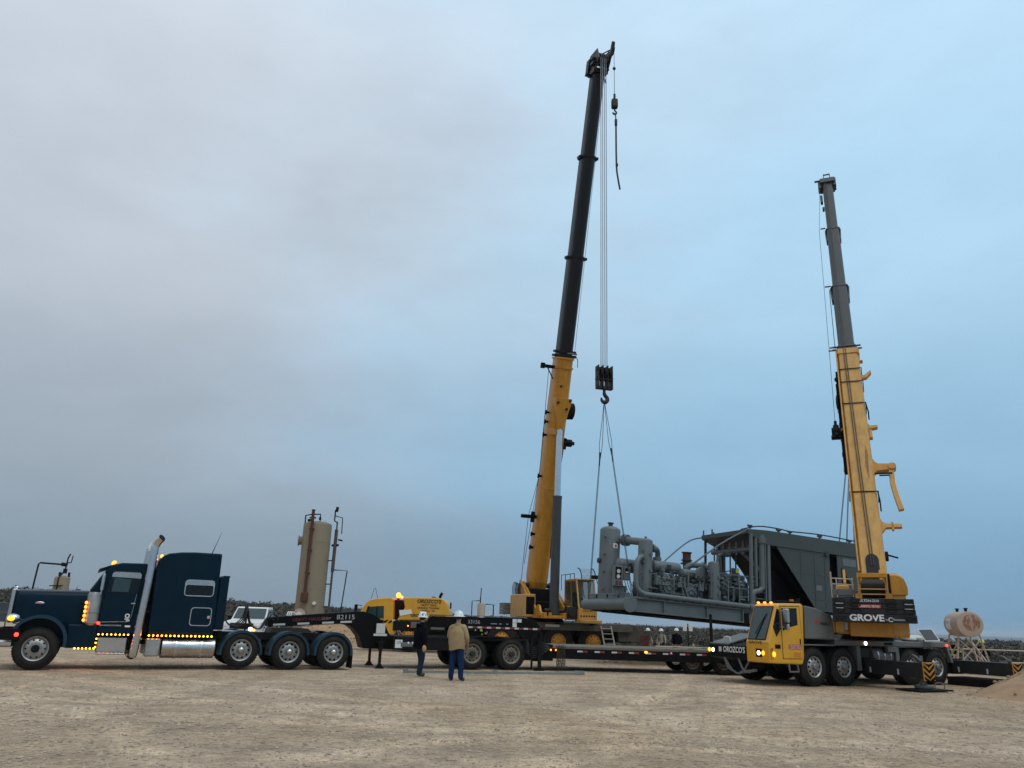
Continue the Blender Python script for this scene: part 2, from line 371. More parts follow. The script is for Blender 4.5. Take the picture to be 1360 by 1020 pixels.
# ------------------------------------------------------------------ ground, scrub
from mathutils import noise as mnoise
def ss(a, b, x):
    t = np.clip((x-a)/(b-a), 0, 1); return t*t*(3-2*t)
def pad_edge(a): return 51+42*ss(.02, -.22, a)
def terr(x, y):
    x = np.asarray(x, float); y = np.asarray(y, float); r = np.hypot(x, y); a = np.clip(x/np.maximum(np.abs(y), 1e-3), -1.2, 1.2)
    front = ss(5, 40, y)
    hill = np.interp(a, [-.9, -.6, -.3, -.08, .06, .2, .45, .9], [4.4, 3.7, 2.4, 1.5, .7, -.2, -1.3, -1.8])
    z = -.42*ss(42, 53, y)*ss(-.35, -.05, a)
    z = z-.5*ss(56, 100, y)-.38*ss(36.8, 40, y)*ss(18.5, 22, x)*(1-ss(42, 53, y))
    z = z+hill*ss(75, 230, r)*front
    z = z-26*ss(430, 2200, r)
    return z
def terr1(x, y): return float(terr(x, y))
rr = np.concatenate([np.arange(2.5, 46, .16), np.geomspace(46, 14000, 130)])
an = np.concatenate([np.arange(-52, 52.01, .33), np.arange(57, 307.5, 5.)]); an = np.radians(an)
A, Rr = np.meshgrid(an, rr); X = Rr*np.sin(A); Y = Rr*np.cos(A); Z = terr(X, Y)
micro = np.zeros_like(Z); fl = (Rr < 70)
xs, ys = X[fl], Y[fl]
micro[fl] = [mnoise.noise((x*.35, y*.35, 0))*.045+mnoise.noise((x*1.3, y*1.3, 3))*.016+mnoise.noise((x*4.1, y*4.1, 5))*.007 for x, y in zip(xs, ys)]
quiet = np.where((Y > 21) & (Y < 45), .28, 1.)
Z = Z+(micro*quiet-.012)*np.where(Rr < 60, 1, 0)
nr, na = X.shape
V = np.stack([X, Y, Z], -1).reshape(-1, 3)
i, j = np.meshgrid(np.arange(nr-1), np.arange(na), indexing='ij'); j2 = (j+1) % na
Fq = np.stack([i*na+j, i*na+j2, (i+1)*na+j2, (i+1)*na+j], -1).reshape(-1, 4)
me = bpy.data.meshes.new('ground'); V = np.vstack([V, [[0, 0, -.02]]]); c0 = len(V)-1
me.from_pydata(V.tolist(), [], Fq[:, ::-1].tolist()+[[k, (k+1) % na, c0] for k in range(na)])
me.polygons.foreach_set('use_smooth', [True]*len(me.polygons))
edge = pad_edge(np.clip(X/np.maximum(np.abs(Y), .01), -1.2, 1.2)); veg = ss(-4, 5, Y-edge)*ss(8, 30, Y); veg = np.maximum(veg, ss(90, 120, Rr))
at = me.attributes.new('veg', 'FLOAT', 'POINT'); at.data.foreach_set('value', np.append(veg.reshape(-1), 0).astype(np.float32))
gm = bpy.data.materials.new('caliche_ground'); gm.use_nodes = True; t = gm.node_tree; n = t.nodes; l = t.links; b = n['Principled BSDF']
b.inputs['Roughness'].default_value = .95; b.inputs['Specular IOR Level'].default_value = .15
tcg = n.new('ShaderNodeTexCoord')
def gnoise(scale, detail=6, rough=.6, stretch=None, rot=0):
    z = n.new('ShaderNodeTexNoise'); z.inputs['Scale'].default_value = scale; z.inputs['Detail'].default_value = detail; z.inputs['Roughness'].default_value = rough
    if stretch:
        q = n.new('ShaderNodeMapping'); q.inputs['Scale'].default_value = stretch; q.inputs['Rotation'].default_value = (0, 0, rot); l.new(tcg.outputs['Object'], q.inputs[0]); l.new(q.outputs[0], z.inputs['Vector'])
    else: l.new(tcg.outputs['Object'], z.inputs['Vector'])
    return z.outputs[0]
def gramp(src, stops):
    r = n.new('ShaderNodeValToRGB')
    while len(r.color_ramp.elements) > 1: r.color_ramp.elements.remove(r.color_ramp.elements[-1])
    for k, (p, c) in enumerate(stops):
        e = r.color_ramp.elements[0] if k == 0 else r.color_ramp.elements.new(p); e.position = p; e.color = (*c, 1) if isinstance(c, tuple) else (c, c, c, 1)
    l.new(src, r.inputs[0]); return r.outputs[0]
def gmix(f, a, b2, mode='MIX'):
    x = n.new('ShaderNodeMix'); x.data_type = 'RGBA'; x.blend_type = mode
    for k, v in ((0, f), (6, a), (7, b2)):
        if isinstance(v, (int, float)): x.inputs[k].default_value = v
        elif isinstance(v, tuple): x.inputs[k].default_value = (*v, 1)
        else: l.new(v, x.inputs[k])
    return x.outputs[2]
base = gramp(gnoise(.35, 5), [(.3, (.39, .288, .198)), (.5, (.475, .36, .255)), (.7, (.535, .42, .307))])
base = gmix(gramp(gnoise(.11, 4), [(.45, 0.), (.62, .6)]), base, (.44, .31, .19))
base = gmix(1., base, gramp(gnoise(2.6, 8, .68), [(.3, .80), (.5, 1.), (.72, 1.12)]), 'MULTIPLY')
base = gmix(1., base, gramp(gnoise(26, 6, .78), [(.30, .30), (.43, .86), (.6, 1.08), (.72, 1.55)]), 'MULTIPLY')
base = gmix(1., base, gramp(gnoise(8.5, 5, .72), [(.34, .62), (.47, .97), (.58, 1.05), (.7, 1.30)]), 'MULTIPLY'); mott = gramp(gnoise(.75, 7, .7), [(.36, .76), (.5, 1.), (.66, 1.14)]); base = gmix(1., base, mott, 'MULTIPLY')
tr1 = gramp(gnoise(.9, 4, .5, (.07, 1.5, 1), radians(28)), [(.50, 0.), (.60, .55)])
tr2 = gramp(gnoise(.9, 4, .5, (1.4, .06, 1), radians(62)), [(.52, 0.), (.62, .42)])
base = gmix(tr1, base, gmix(1., base, (1.22, 1.2, 1.16), 'MULTIPLY')); base = gmix(tr2, base, gmix(1., base, (.78, .77, .76), 'MULTIPLY'))
vegc = gramp(gnoise(.22, 8, .7), [(.3, (.040, .037, .024)), (.5, (.058, .051, .033)), (.72, (.080, .068, .045))])
sp_ = n.new('ShaderNodeSeparateXYZ'); l.new(tcg.outputs['Object'], sp_.inputs[0])
def gm_(op, a, b2=0., c=0.):
    q = n.new('ShaderNodeMath'); q.operation = op
    for k, v in enumerate((a, b2, c)):
        if isinstance(v, (int, float)): q.inputs[k].default_value = v
        else: l.new(v, q.inputs[k])
    return q.outputs[0]
wob = gm_('MULTIPLY', gm_('SUBTRACT', gnoise(.35, 3), .5), .9); brk = gramp(gnoise(1.1, 5, .65), [(.36, 0.), (.56, 1.)]); tread = gramp(gnoise(11, 3, .6), [(.4, .45), (.6, 1.)]); tsum = None
for cx, cy, R in ((-30, 34, 36.5), (-30, 34, 38.6), (22, 60, 49.5), (22, 60, 51.6), (-3, -42, 56.0), (-3, -42, 58.1), (34, -6, 27.5), (34, -6, 29.6), (-26, -4, 24.0), (-26, -4, 26.1), (6, 70, 55.0), (6, 70, 57.1), (-60, 60, 76.0), (-60, 60, 78.1)):
    dx, dy = gm_('SUBTRACT', sp_.outputs[0], float(cx)), gm_('SUBTRACT', sp_.outputs[1], float(cy))
    dd = gm_('SQRT', gm_('ADD', gm_('MULTIPLY', dx, dx), gm_('MULTIPLY', dy, dy)))
    q = gm_('ABSOLUTE', gm_('ADD', gm_('SUBTRACT', dd, float(R)), wob)); q = gm_('SUBTRACT', 1., gm_('DIVIDE', q, .34)); q = gm_('MAXIMUM', q, 0.); q = gm_('MINIMUM', gm_('MULTIPLY', q, 2.2), 1.)
    tsum = q if tsum is None else gm_('MAXIMUM', tsum, q)
tmask = gm_('MULTIPLY', gm_('MULTIPLY', tsum, brk), tread)
base = gmix(gm_('MULTIPLY', tmask, .95), base, gmix(1., base, (1.42, 1.40, 1.36), 'MULTIPLY'))
damp = gramp(gnoise(.17, 5, .62, (1, .55, 1)), [(.56, 0.), (.68, .75)]); base = gmix(damp, base, gmix(1., base, (.70, .655, .60), 'MULTIPLY'))
va = n.new('ShaderNodeAttribute'); va.attribute_name = 'veg'
l.new(gmix(va.outputs['Fac'], base, vegc), b.inputs['Base Color'])
bp = n.new('ShaderNodeBump'); bp.inputs['Strength'].default_value = .75; bp.inputs['Distance'].default_value = .035
ad = n.new('ShaderNodeMath'); ad.operation = 'ADD'; l.new(gnoise(9, 8, .7), ad.inputs[0]); l.new(gnoise(45, 5, .7), ad.inputs[1]); l.new(ad.outputs[0], bp.inputs['Height']); l.new(bp.outputs[0], b.inputs['Normal'])
me.materials.append(gm)
ground = bpy.data.objects.new('ground', me); COL.objects.link(ground); ground['kind'] = 'structure'

# loose stones: one mass nobody could count
def stones(count, ymin, ymax, s0, s1):
    u = RNG.random(count); yy = ymin*(ymax/ymin)**u; xx = yy*RNG.uniform(-.72, .72, count)
    sz = s0*(s1/s0)**(RNG.random(count)**2.6)
    oc = np.array([[1, 0, 0], [0, 1, 0], [-1, 0, 0], [0, -1, 0], [0, 0, .7], [.1, .1, -.5]])
    ph = RNG.random(count)*6.28; jit = RNG.uniform(.55, 1.25, (count, 6, 3))
    P = oc[None]*jit; c, s_ = np.cos(ph)[:, None], np.sin(ph)[:, None]
    Q = np.stack([P[..., 0]*c-P[..., 1]*s_, P[..., 0]*s_+P[..., 1]*c, P[..., 2]*.8], -1)*sz[:, None, None]
    mic = np.array([mnoise.noise((x*.35, y*.35, 0))*.045+mnoise.noise((x*1.3, y*1.3, 3))*.016 for x, y in zip(xx, yy)])*np.where(yy > 21, .28, 1)
    Q += np.stack([xx, yy, mic-.008], -1)[:, None]
    f = np.array([[0, 1, 4], [1, 2, 4], [2, 3, 4], [3, 0, 4], [1, 0, 5], [2, 1, 5], [3, 2, 5], [0, 3, 5]])
    return Q.reshape(-1, 3), (f[None]+(np.arange(count)*6)[:, None, None]).reshape(-1, 3)
v1, f1 = stones(22000, 5.2, 13, .005, .040); v2, f2 = stones(16000, 12, 34, .010, .055)
v3, f3 = stones(420, 7.5, 24, .025, .10)
me = bpy.data.meshes.new('gravel'); me.from_pydata(np.vstack([v1, v2, v3]).tolist(), [], np.vstack([f1, f2+len(v1), f3+len(v1)+len(v2)]).tolist())
me.materials.append(mat('gravel_stone', (.40, .312, .228), .9, 0, .5, (.19, .145, .108), .6, scale=3.2))
o = bpy.data.objects.new('gravel', me); COL.objects.link(o); o['kind'] = 'stuff'

# scrub beyond the pad
bv, bf, bm_ = [], [], []
nv = 0
def bushes(count, r_0, r_1, leaves, ls, hmin, hmax, amin=-46, amax=46):
    global nv
    for _ in range(count):
        a = radians(random.uniform(amin, amax)); r = sqrt(random.uniform(r_0*r_0, r_1*r_1)); x, y = r*sin(a), r*cos(a)
        if y < float(pad_edge(x/y))+5: continue
        z0 = terr1(x, y); h = random.uniform(hmin, hmax)*float(np.interp(a, [-.3, -.05, .06, .2], [.72, .66, .55, .45])); w = h*random.uniform(.55, .95); k = leaves
        c = RNG.normal(0, 1, (k, 3)); c /= np.linalg.norm(c, axis=1)[:, None]; c *= (RNG.random((k, 1))**.45)
        lob = 1+.35*np.sin(np.arctan2(c[:, 1], c[:, 0])*3+random.random()*6)
        c[:, 0] *= w*lob; c[:, 1] *= w*lob; c[:, 2] = h*(.55+.45*c[:, 2])
        c += (x, y, z0)
        d = RNG.normal(0, 1, (k, 3, 3))*ls*RNG.uniform(.5, 1.2, (k, 1, 1))
        bv.append((c[:, None]+d).reshape(-1, 3)); bf.append(np.arange(k*3).reshape(-1, 3)+nv); nv += k*3
        bm_.append(np.full(k, random.choice((0, 0, 1, 2)))); bm_[-1][RNG.random(k) < .2] = 1
        # bare twigs
        tw = 7; c = RNG.uniform(-1, 1, (tw, 3)); p0 = np.stack([np.full(tw, x), np.full(tw, y), np.full(tw, z0)], -1)
        p1 = p0+np.stack([c[:, 0]*w*.9, c[:, 1]*w*.9, h*RNG.uniform(.7, 1.15, tw)], -1); p2 = p0+(.05*h/2, 0, 0)
        bv.append(np.stack([p0, p1, p2], 1).reshape(-1, 3)); bf.append(np.arange(tw*3).reshape(-1, 3)+nv); nv += tw*3; bm_.append(np.full(tw, 1))
bushes(900, 54, 120, 110, .10, .5, 1.6)
bushes(1900, 100, 220, 80, .19, 1.4, 3.3)
bushes(2600, 200, 460, 40, .36, 2.0, 3.9)
me = bpy.data.meshes.new('scrub'); me.from_pydata(np.vstack(bv).tolist(), [], np.vstack(bf).tolist())
me.polygons.foreach_set('material_index', np.concatenate(bm_).astype(np.int32))
for nm_, cc in (('scrub_leaf', (.058, .054, .034)), ('scrub_twig', (.085, .070, .052)), ('scrub_leaf_dry', (.075, .064, .039))): me.materials.append(mat(nm_, cc, .9, 0, .35, scale=.15))
o = bpy.data.objects.new('scrub', me); COL.objects.link(o); o['kind'] = 'stuff'

def pile(name, label, cx, cy, rx, ry, h, z0=0., seed=0, n=90):
    V = []; F = []
    for i in range(n+1):
        for j in range(n):
            t = i/n; a = 2*pi*j/n; e = 1+.16*mnoise.noise((cos(a)*1.4, sin(a)*1.4, seed))
            x, y = cx+rx*t*e*cos(a), cy+ry*t*e*sin(a)
            z = h*(1-t)**1.15*(1+.25*mnoise.noise((x*.9, y*.9, seed+2)))+.10*min(1, h)*mnoise.noise((x*3, y*3, seed))*(1-t)+.05*mnoise.noise((x*6, y*6, seed))*(1-t)+.035*mnoise.noise((x*15, y*15, seed))*(1-.7*t)
            V.append((x, y, z0+z-.03*t-.01))
    for i in range(n):
        for j in range(n): F.append([i*n+j, i*n+(j+1) % n, (i+1)*n+(j+1) % n, (i+1)*n+j])
    m = M(); m.add(V, F, True); o = tag(m.build(name, PILE), label, 'dirt pile')
    m = M(); r_ = random.Random(seed)
    for _ in range(420):
        t = r_.random()**.6*1.12; a = r_.random()*2*pi; i = min(n-1, int(min(t, 1)*n)); p = Vector(V[i*n+int(a/(2*pi)*n) % n]); s_ = .015+.06*r_.random()**2.5
        if t > 1: p = p+Vector((cos(a), sin(a), 0))*(t-1)*rx
        m.ball(p+Vector((r_.uniform(-.08, .08), r_.uniform(-.08, .08), s_*.3)), s_, 5, (r_.uniform(.7, 1.3), r_.uniform(.7, 1.3), .8))
    c = m.build('clod', PILE, o); c['kind'] = 'stuff'; c.data.polygons.foreach_set('use_smooth', [False]*len(c.data.polygons)); return o
pile('dirt_pile', 'sloping heap of tan dirt at the right edge, in front of the striped beam', 18.4, 23.5, 4.9, 3.3, 2.5, 0, 1)
pile('dirt_pile', 'sandy bank of dirt behind the arched neck of the dark trailer', -10.2, 47, 4.6, 3.0, 1.35, -.02, 4)
pile('dirt_pile', 'low brown dirt mound seen beneath the long trailer deck', 6.0, 36.0, 2.0, 1.0, .32, 0, 8)
pile('dirt_pile', 'sandy bank of dirt behind the yellow carrier cab', -6.2, 49, 3.2, 2.5, 1.25, -.1, 6)
# ------------------------------------------------------------------ blue semi truck
tk = thing('semi_truck', 'dark blue semi truck with tall chrome stacks and glowing amber marker lights', 'truck', (-13.212, 23.125, 0), radians(207.5))
m = M()
for s in (-1, 1): m.box(.72, -8.72, s*.36, s*.45, .84, 1.06)
for x in (-3, -4.6, -6.1, -7.5, -8.65): m.box(x, x-.1, -.36, .36, .86, 1.04)
m.build('frame', BLKM, tk)
m = M()
for x, z in ((0, .5), (-5.36, .55), (-6.8, .5), (-8.19, .5)): m.cyl((x, -1, z), (x, 1, z), .09); m.ball((x, 0, z), .22 if x < 0 else .1, 12)
m.cyl((-1, 0, .75), (-6.8, 0, .6), .06); m.box(-.9, .5, -.35, .35, .55, 1.2); m.box(-1, -2.6, -.34, .34, .5, .9)
for x in (-6.8, -8.19):
    for s in (-1, 1): m.box(x-.5, x+.5, s*.4, s*.52, .62, .72); m.cyl((x+.25, s*.46, .5), (x+.25, s*.46, .86), .12)
m.build('driveline', GREASE, tk)
for s in (1, -1):
    wheel(tk, 0, s*1.02, .545, .545, .36, .30, s, 'steer')
    for x, z in ((-5.36, .56), (-6.8, .515), (-8.19, .515)):
        wheel(tk, x, s*1.06, z, .515, .28, .292, s, 'dual'); wheel(tk, x, s*.73, z, .515, .28, .292, s, 'dual', rimmed=False)
# hood
def hsec(x, w, zb, zt, c=.16):
    L_ = [(x, w, zb), (x, w*1.0, zt-c-.25), (x, w, zt-c), (x, w-.03, zt-c*.45), (x, w-c*.5, zt-.03), (x, w-c*1.1, zt), (x, w*.35, zt+.025), (x, 0, zt+.03)]
    return L_+[(p[0], -p[1], p[2]) for p in L_[-2::-1]]
m = M(); m.loft([hsec(.735, .50, 1.38, 2.02), hsec(.70, .53, 1.34, 2.06), hsec(.2, .57, 1.26, 2.075), hsec(-.5, .62, 1.2, 2.085), hsec(-1.03, .67, 1.18, 2.095)])
hood = m.build('hood', BLUE, tk)
m = M(); m.box(-.66, -1.42, -1.0, 1.0, .56, 1.19, .04); m.box(.5, -1.1, -.6, .6, .8, 1.3, .04); m.build('cowl_panel', BLUE, tk)
for s in (1, -1):
    m = M(); fender_sheet(m, 0, .70, .72, 28, 190, s*.56, s*1.2, .03, 22, .085)
    m.prism(arc(0, .70, .70, 0, 180, 18), s*.54, s*.57); m.build('front_fender', BLUEF, tk)
m = M(); m.box(.735, .86, -.52, .52, 1.18, 2.10, .05); g = m.build('grille_shell', CHROME, tk)
m = M()
for i in range(15): y = -.42+.06*i; m.box(.86, .868, y-.008, y+.008, 1.26, 2.0, .002)
m.build('grille_bar', BLK, g)
m = M(); m.ball((.80, 0, 2.13), .05, 10, (1.4, .5, .8)); m.build('hood_ornament', CHROME, tk)
m = M(); m.prism([(.44, 1.18), (.97, 1.16), (1.02, 1.0), (1.02, -1.0), (.97, -1.16), (.44, -1.18), (.44, -1.13), (.90, -1.1), (.96, -.95), (.96, .95), (.90, 1.1), (.44, 1.13)], .76, 1.05, 'z')
m.box(.42, .95, 1.10, 1.225, .76, 1.05, .01); m.box(.42, .95, -1.10, -1.225, .76, 1.05, .01); bp_ = m.build('bumper', BLK, tk)
m = M(); m.box(.55, .98, -.95, .95, .56, .745, .05); m.build('bumper_skirt', CHROME, tk)
lamp(tk, (.50, 1.235, .90), .055, REDLAMP, 'red_marker_light')
for s in (1, -1):
    m = M(); m.ball((.66, s*.93, 1.31), .15, 14, (1.25, 1., .85)); hl = m.build('headlight_pod', CHROME, tk)
    m = M(); m.box(.50, .66, s*.50, s*.95, 1.16, 1.24, .02); m.build('headlight_bracket', CHROME, hl)
    m = M(); m.ball((.70, s*1.03, 1.31), .085, 14, (1.2, .8, .8)); m.build('turn_lamp', AMBER, hl)
    # air cleaner
    m = M(); m.lathe([(.001, 1.16), (.12, 1.17), (.19, 1.24), (.19, 2.0), (.16, 2.07), (.001, 2.09)], (-1.21, s*.90, 0), n=24); m.lathe([(.196, 1.5), (.199, 1.51), (.199, 1.55), (.196, 1.56)], (-1.21, s*.90, 0), n=24)
    m.box(-1.08, -1.0, s*.99, s*1.03, 1.24, 1.80, .01)
    ac = m.build('air_cleaner', RIM, tk)
    for k in range(5): lamp(ac, (-1.02, s*1.055, 1.31+.118*k), .040, AMBER, 'marker_light', 10, (.9, .7, 1.05))
    # tool and battery boxes
    m = M(); m.box(-1.45, -2.22, s*.58, s*1.15, .45, .88, .03); m.box(-1.47, -2.2, s*.9, s*1.18, .40, .45, .01); m.build('battery_box', CHROME, tk)
    m = M(); m.box(-2.70, -3.10, s*.58, s*1.17, .36, .86, .03); m.build('tool_box', ALU, tk)
    m = M(); m.lathe([(.001, 0), (.24, .0), (.285, .025), (.29, .05), (.29, .4), (.294, .41), (.294, .45), (.29, .46), (.29, 1.05), (.294, 1.06), (.294, 1.10), (.29, 1.11), (.29, 1.45), (.285, 1.475), (.24, 1.5), (.001, 1.5)], (-3.13, s*.88, .60), (-1, 0, 0), 36)
    tank_ = m.build('fuel_tank', ALU, tk)
    m = M()
    for x in (-3.5, -4.2): m.lathe([(.297, 0), (.30, .005), (.30, .055), (.297, .06)], (x, s*.88, .60), (-1, 0, 0), 36)
    m.build('tank_strap', CHROME, tank_)
    m = M(); m.box(-2.7, -4.55, s*1.12, s*1.165, .885, .925, .01); m.box(-1.42, -2.28, s*1.12, s*1.165, .90, .94, .01); m.build('light_bar', BLKM, tk)
    for k in range(16): lamp(tk, (-2.76-.114*k, s*1.175, .93), .023, AMBERT)
    for k in range(8): lamp(tk, (-1.46-.108*k, s*1.175, .94), .020, AMBERT)
    for k in range(6): lamp(tk, (-.93-.095*k, s*1.02, .555), .022, AMBERT)
    for k in range(3): lamp(tk, (-1.43, s*1.17, .60+.11*k), .020, AMBERT)
    # exhaust stack
    pts = [(-2.36, s*.95, .40), (-2.40, s*1.10, .40), (-2.43, s*1.14, .55), (-2.50, s*1.14, 1.9), (-2.545, s*1.14, 3.30), (-2.56, s*1.14, 3.46), (-2.60, s*1.17, 3.58), (-2.69, s*1.25, 3.69)]
    m = M(); m.tube([(-2.30, s*.9, .43)]+pts, [.09, .11]+[.117]*7, 20, 4); st = m.build('exhaust_stack', CHROME, tk)
    m = M(); m.cyl((-2.67, s*1.235, 3.668), (-2.70, s*1.262, 3.70), .107, n=20); m.build('stack_mouth', BLK, st)
    m = M(); m.box(-2.5, -2.72, s*.9, s*1.05, 1.55, 1.60); m.box(-2.5, -2.72, s*.9, s*1.05, 2.7, 2.75); m.build('stack_bracket', BLKM, st)
    # rear fenders
    for x in (-5.36, -6.8, -8.19):
        m = M(); fender_sheet(m, x, .50, .625, -8, 188, s*.60, s*1.205, .025, 22, .075); m.build('rear_fender', BLUEF, tk)
    m = M(); m.box(-8.80, -8.825, s*.62, s*1.2, .04, .52, .004); m.build('mud_flap', RUB, tk)
    # mirror
    m = M(); m.tube([(-1.36, s*1.0, 2.66), (-1.34, s*1.24, 2.66), (-1.34, s*1.24, 2.02), (-1.38, s*1.0, 2.02)], .018, 8)
    mr_ = m.build('mirror_bracket', CHROME, tk); m = M(); m.box(-1.30, -1.38, s*1.14, s*1.34, 2.12, 2.58, .02); m.build('mirror', CHROME, mr_)
# cab
prof = [(-1.40, .95), (-1.36, 2.06), (-1.05, 2.09), (-1.36, 2.68), (-1.50, 2.84), (-1.75, 2.925), (-2.48, 2.945), (-2.48, .93)]
m = M(); m.prism(prof, -1.0, 1.0); cab = m.build('cab', BLUE, tk, bevel=.05)
m = M(); m.prism([(-1.062, 2.125), (-1.345, 2.64), (-1.335, 2.655), (-1.05, 2.13)], -.86, .86); m.build('windshield', GLASS, cab)
m = M(); m.prism([(-1.17, 2.66), (-1.20, 2.73), (-1.62, 2.90), (-1.62, 2.86)], -.98, .98); m.build('sun_visor', BLUE, cab, bevel=.008)
for s in (1, -1):
    m = M(); m.prism([(-1.43, 1.30), (-1.40, 1.26), (-2.15, 1.26), (-2.27, 1.36), (-2.36, 2.62), (-2.30, 2.70), (-1.50, 2.70), (-1.46, 2.6)], s*.99, s*1.022); dr = m.build('door', BLUE, cab, bevel=.012); M().prism([(-1.415, 1.28), (-1.39, 1.245), (-2.165, 1.245), (-2.285, 1.35), (-2.375, 2.63), (-2.31, 2.715), (-1.49, 2.715), (-1.445, 2.6)], s*.99, s*1.004).build('door_gap', BLK, cab)
    m = M(); m.prism([(-1.50, 2.08), (-1.55, 2.60), (-1.62, 2.645), (-2.27, 2.645), (-2.32, 2.58), (-2.28, 2.08)], s*1.02, s*1.028); m.build('window', GLASS, dr)
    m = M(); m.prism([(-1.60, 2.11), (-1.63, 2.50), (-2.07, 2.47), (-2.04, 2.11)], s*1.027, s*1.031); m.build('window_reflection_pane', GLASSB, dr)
    m = M(); m.prism([(-1.55, 2.52), (-1.56, 2.62), (-1.62, 2.665), (-2.27, 2.665), (-2.32, 2.61), (-2.32, 2.50)], s*1.029, s*1.036); m.build('window_valance', ALU, dr)
    m = M(); m.box(-2.16, -2.28, s*1.02, s*1.05, 1.78, 1.81, .005); m.build('handle', CHROME, dr)
    m = M(); m.tube([(-2.27, s*1.024, 2.05), (-2.22, s*1.024, 1.42), (-2.16, s*1.024, 1.29), (-1.45, s*1.024, 1.265)], .008, 6); m.build('door_trim', CHROME, dr)
    m = M(); m.lathe([(.035, 0), (.035, .006), (.065, .006), (.065, 0)], (-2.12, s*1.024, 1.45), (0, s, 0), 18); m.box(-2.06, -2.18, s*1.024, s*1.03, 1.345, 1.375, .003); m.box(-2.10, -2.2, s*1.024, s*1.03, 1.30, 1.33, .003); m.build('door_emblem', WLET, dr)
    m = M(); m.box(-1.45, -2.0, s*.998, s*1.006, 1.165, 1.20, .002); m.build('name_plate', GLET, cab)
    m = M(); m.box(-2.1, -2.24, s*.998, s*1.006, 1.14, 1.19, .002); m.build('data_plate', WLET, cab)
    lamp(cab, (-1.41, s*1.0, 1.235), .045, REDLAMP, 'red_marker_light')
    text("PETERBILT", .03, (-1.73, s*1.007, 1.169), (-s, 0, 0), (0, 0, 1), BLET, cab, w=.5)
for k in range(5): lamp(cab, (-1.56, -.62+.31*k, 2.955), .042, AMBER, 'roof_light', 10, (1.4, .9, .7))
# sleeper
prof = [(-2.72, .95), (-2.68, 2.85), (-2.70, 3.02), (-2.80, 3.17), (-2.97, 3.265), (-3.3, 3.32), (-3.7, 3.345), (-4.47, 3.345), (-4.51, .95)]
m = M(); m.prism(prof, -1.13, 1.13); sl = m.build('sleeper', BLUE, tk, bevel=.05)
m = M(); m.box(-2.47, -2.73, -.85, .85, 1.0, 2.8, .03); m.build('cab_boot', BLKM, sl)
m = M(); m.box(-4.50, -4.78, -1.09, 1.09, 1.12, 2.66, .03); m.box(-4.6, -4.79, -1.1, 1.1, 2.64, 2.70, .01); m.build('rear_extender', BLUE, sl, bevel=.01)
for s in (1, -1):
    def rrect(x0, x1, z0, z1, c): return [(x0, z0+c), (x0+c*.3, z0+c*.3), (x0+c, z0), (x1-c, z0), (x1-c*.3, z0+c*.3), (x1, z0+c), (x1, z1-c), (x1-c*.3, z1-c*.3), (x1-c, z1), (x0+c, z1), (x0+c*.3, z1-c*.3), (x0, z1-c)]
    m = M(); m.prism(rrect(-4.37, -3.53, 2.06, 2.54, .09), s*1.12, s*1.142); w_ = m.build('window', CHROME, sl)
    m = M(); m.prism(rrect(-4.34, -3.56, 2.09, 2.385, .05), s*1.14, s*1.147); m.build('pane', GLASS, w_)
    m = M(); m.prism(rrect(-4.34, -3.56, 2.395, 2.51, .05), s*1.14, s*1.149); m.build('valance', ALU, w_)
    m = M(); m.box(-3.30, -3.294, s*1.12, s*1.1325, 1.0, 3.24, .001); m.box(-2.74, -4.48, s*1.12, s*1.133, 1.06, 1.075, .001); m.build('body_seam', BLK, sl)
    m = M(); m.prism(rrect(-4.39, -3.79, 1.22, 1.75, .08), s*1.12, s*1.139); h_ = m.build('hatch', CHROME, sl)
    m = M(); m.prism(rrect(-4.365, -3.815, 1.245, 1.725, .07), s*1.13, s*1.143); m.build('hatch_panel', BLUE, h_)
    m = M(); m.box(-4.27, -4.35, s*1.14, s*1.165, 1.44, 1.51, .01); m.build('latch', CHROME, h_)
    lamp(sl, (-2.78, s*1.05, 3.17), .045, AMBER, 'roof_light', 10, (1, .6, 1.2))
for k in range(3): lamp(sl, (-2.66, -.95+.17*k, 3.06), .05, AMBER, 'roof_light', 10, (1.3, .9, .7))
m = M(); m.tube([(-4.2, .8, 3.34), (-4.28, .82, 3.62), (-4.4, .84, 4.02)], [.014, .008, .004], 6); m.build('antenna', BLKM, sl)
# badge, deck, fifth wheel, hoses
m = M(); m.ball((.13, .585, 1.73), .11, 20, (1, .10, .36)); bd = m.build('badge', CHROME, hood)
m = M(); m.ball((.13, .59, 1.73), .095, 20, (1, .10, .30)); m.build('badge_face', RLET, bd)
text('Peterbilt', .034, (.13, .602, 1.718), (-1, 0, 0), (0, 0, 1), WLET, bd, w=.14)
m = M(); m.box(-4.85, -6.1, -.44, .44, 1.06, 1.085); m.build('deck_plate', ALU, tk)
m = M(); m.prism([(-6.3, 1.06), (-7.5, 1.06), (-7.62, 1.10), (-7.5, 1.2), (-6.35, 1.21)], -.46, .46); m.box(-6.5, -7.3, -.5, .5, .95, 1.08); m.build('fifth_wheel', GREASE, tk)
m = M(); m.bar((-5.6, 0, 1.08), (-5.6, 0, 1.75), .05, .05); m.build('hose_post', BLKM, tk)
m = M()
for k, (dy, hh) in enumerate(((.15, .0), (.05, .06), (-.06, .12), (.24, -.06))):
    m.tube([(-4.8, dy, 1.6+hh), (-5.1, dy+.05, 1.25), (-5.45, dy+.1, 1.35+hh), (-5.58, dy, 1.80+hh), (-5.7, dy, 1.35), (-6.0, dy+.1, 1.15), (-6.25, dy, 1.5), (-6.45, dy*.6, 1.42)], .018, 6, 5)
m.build('air_hoses', BLKHOSE, tk)
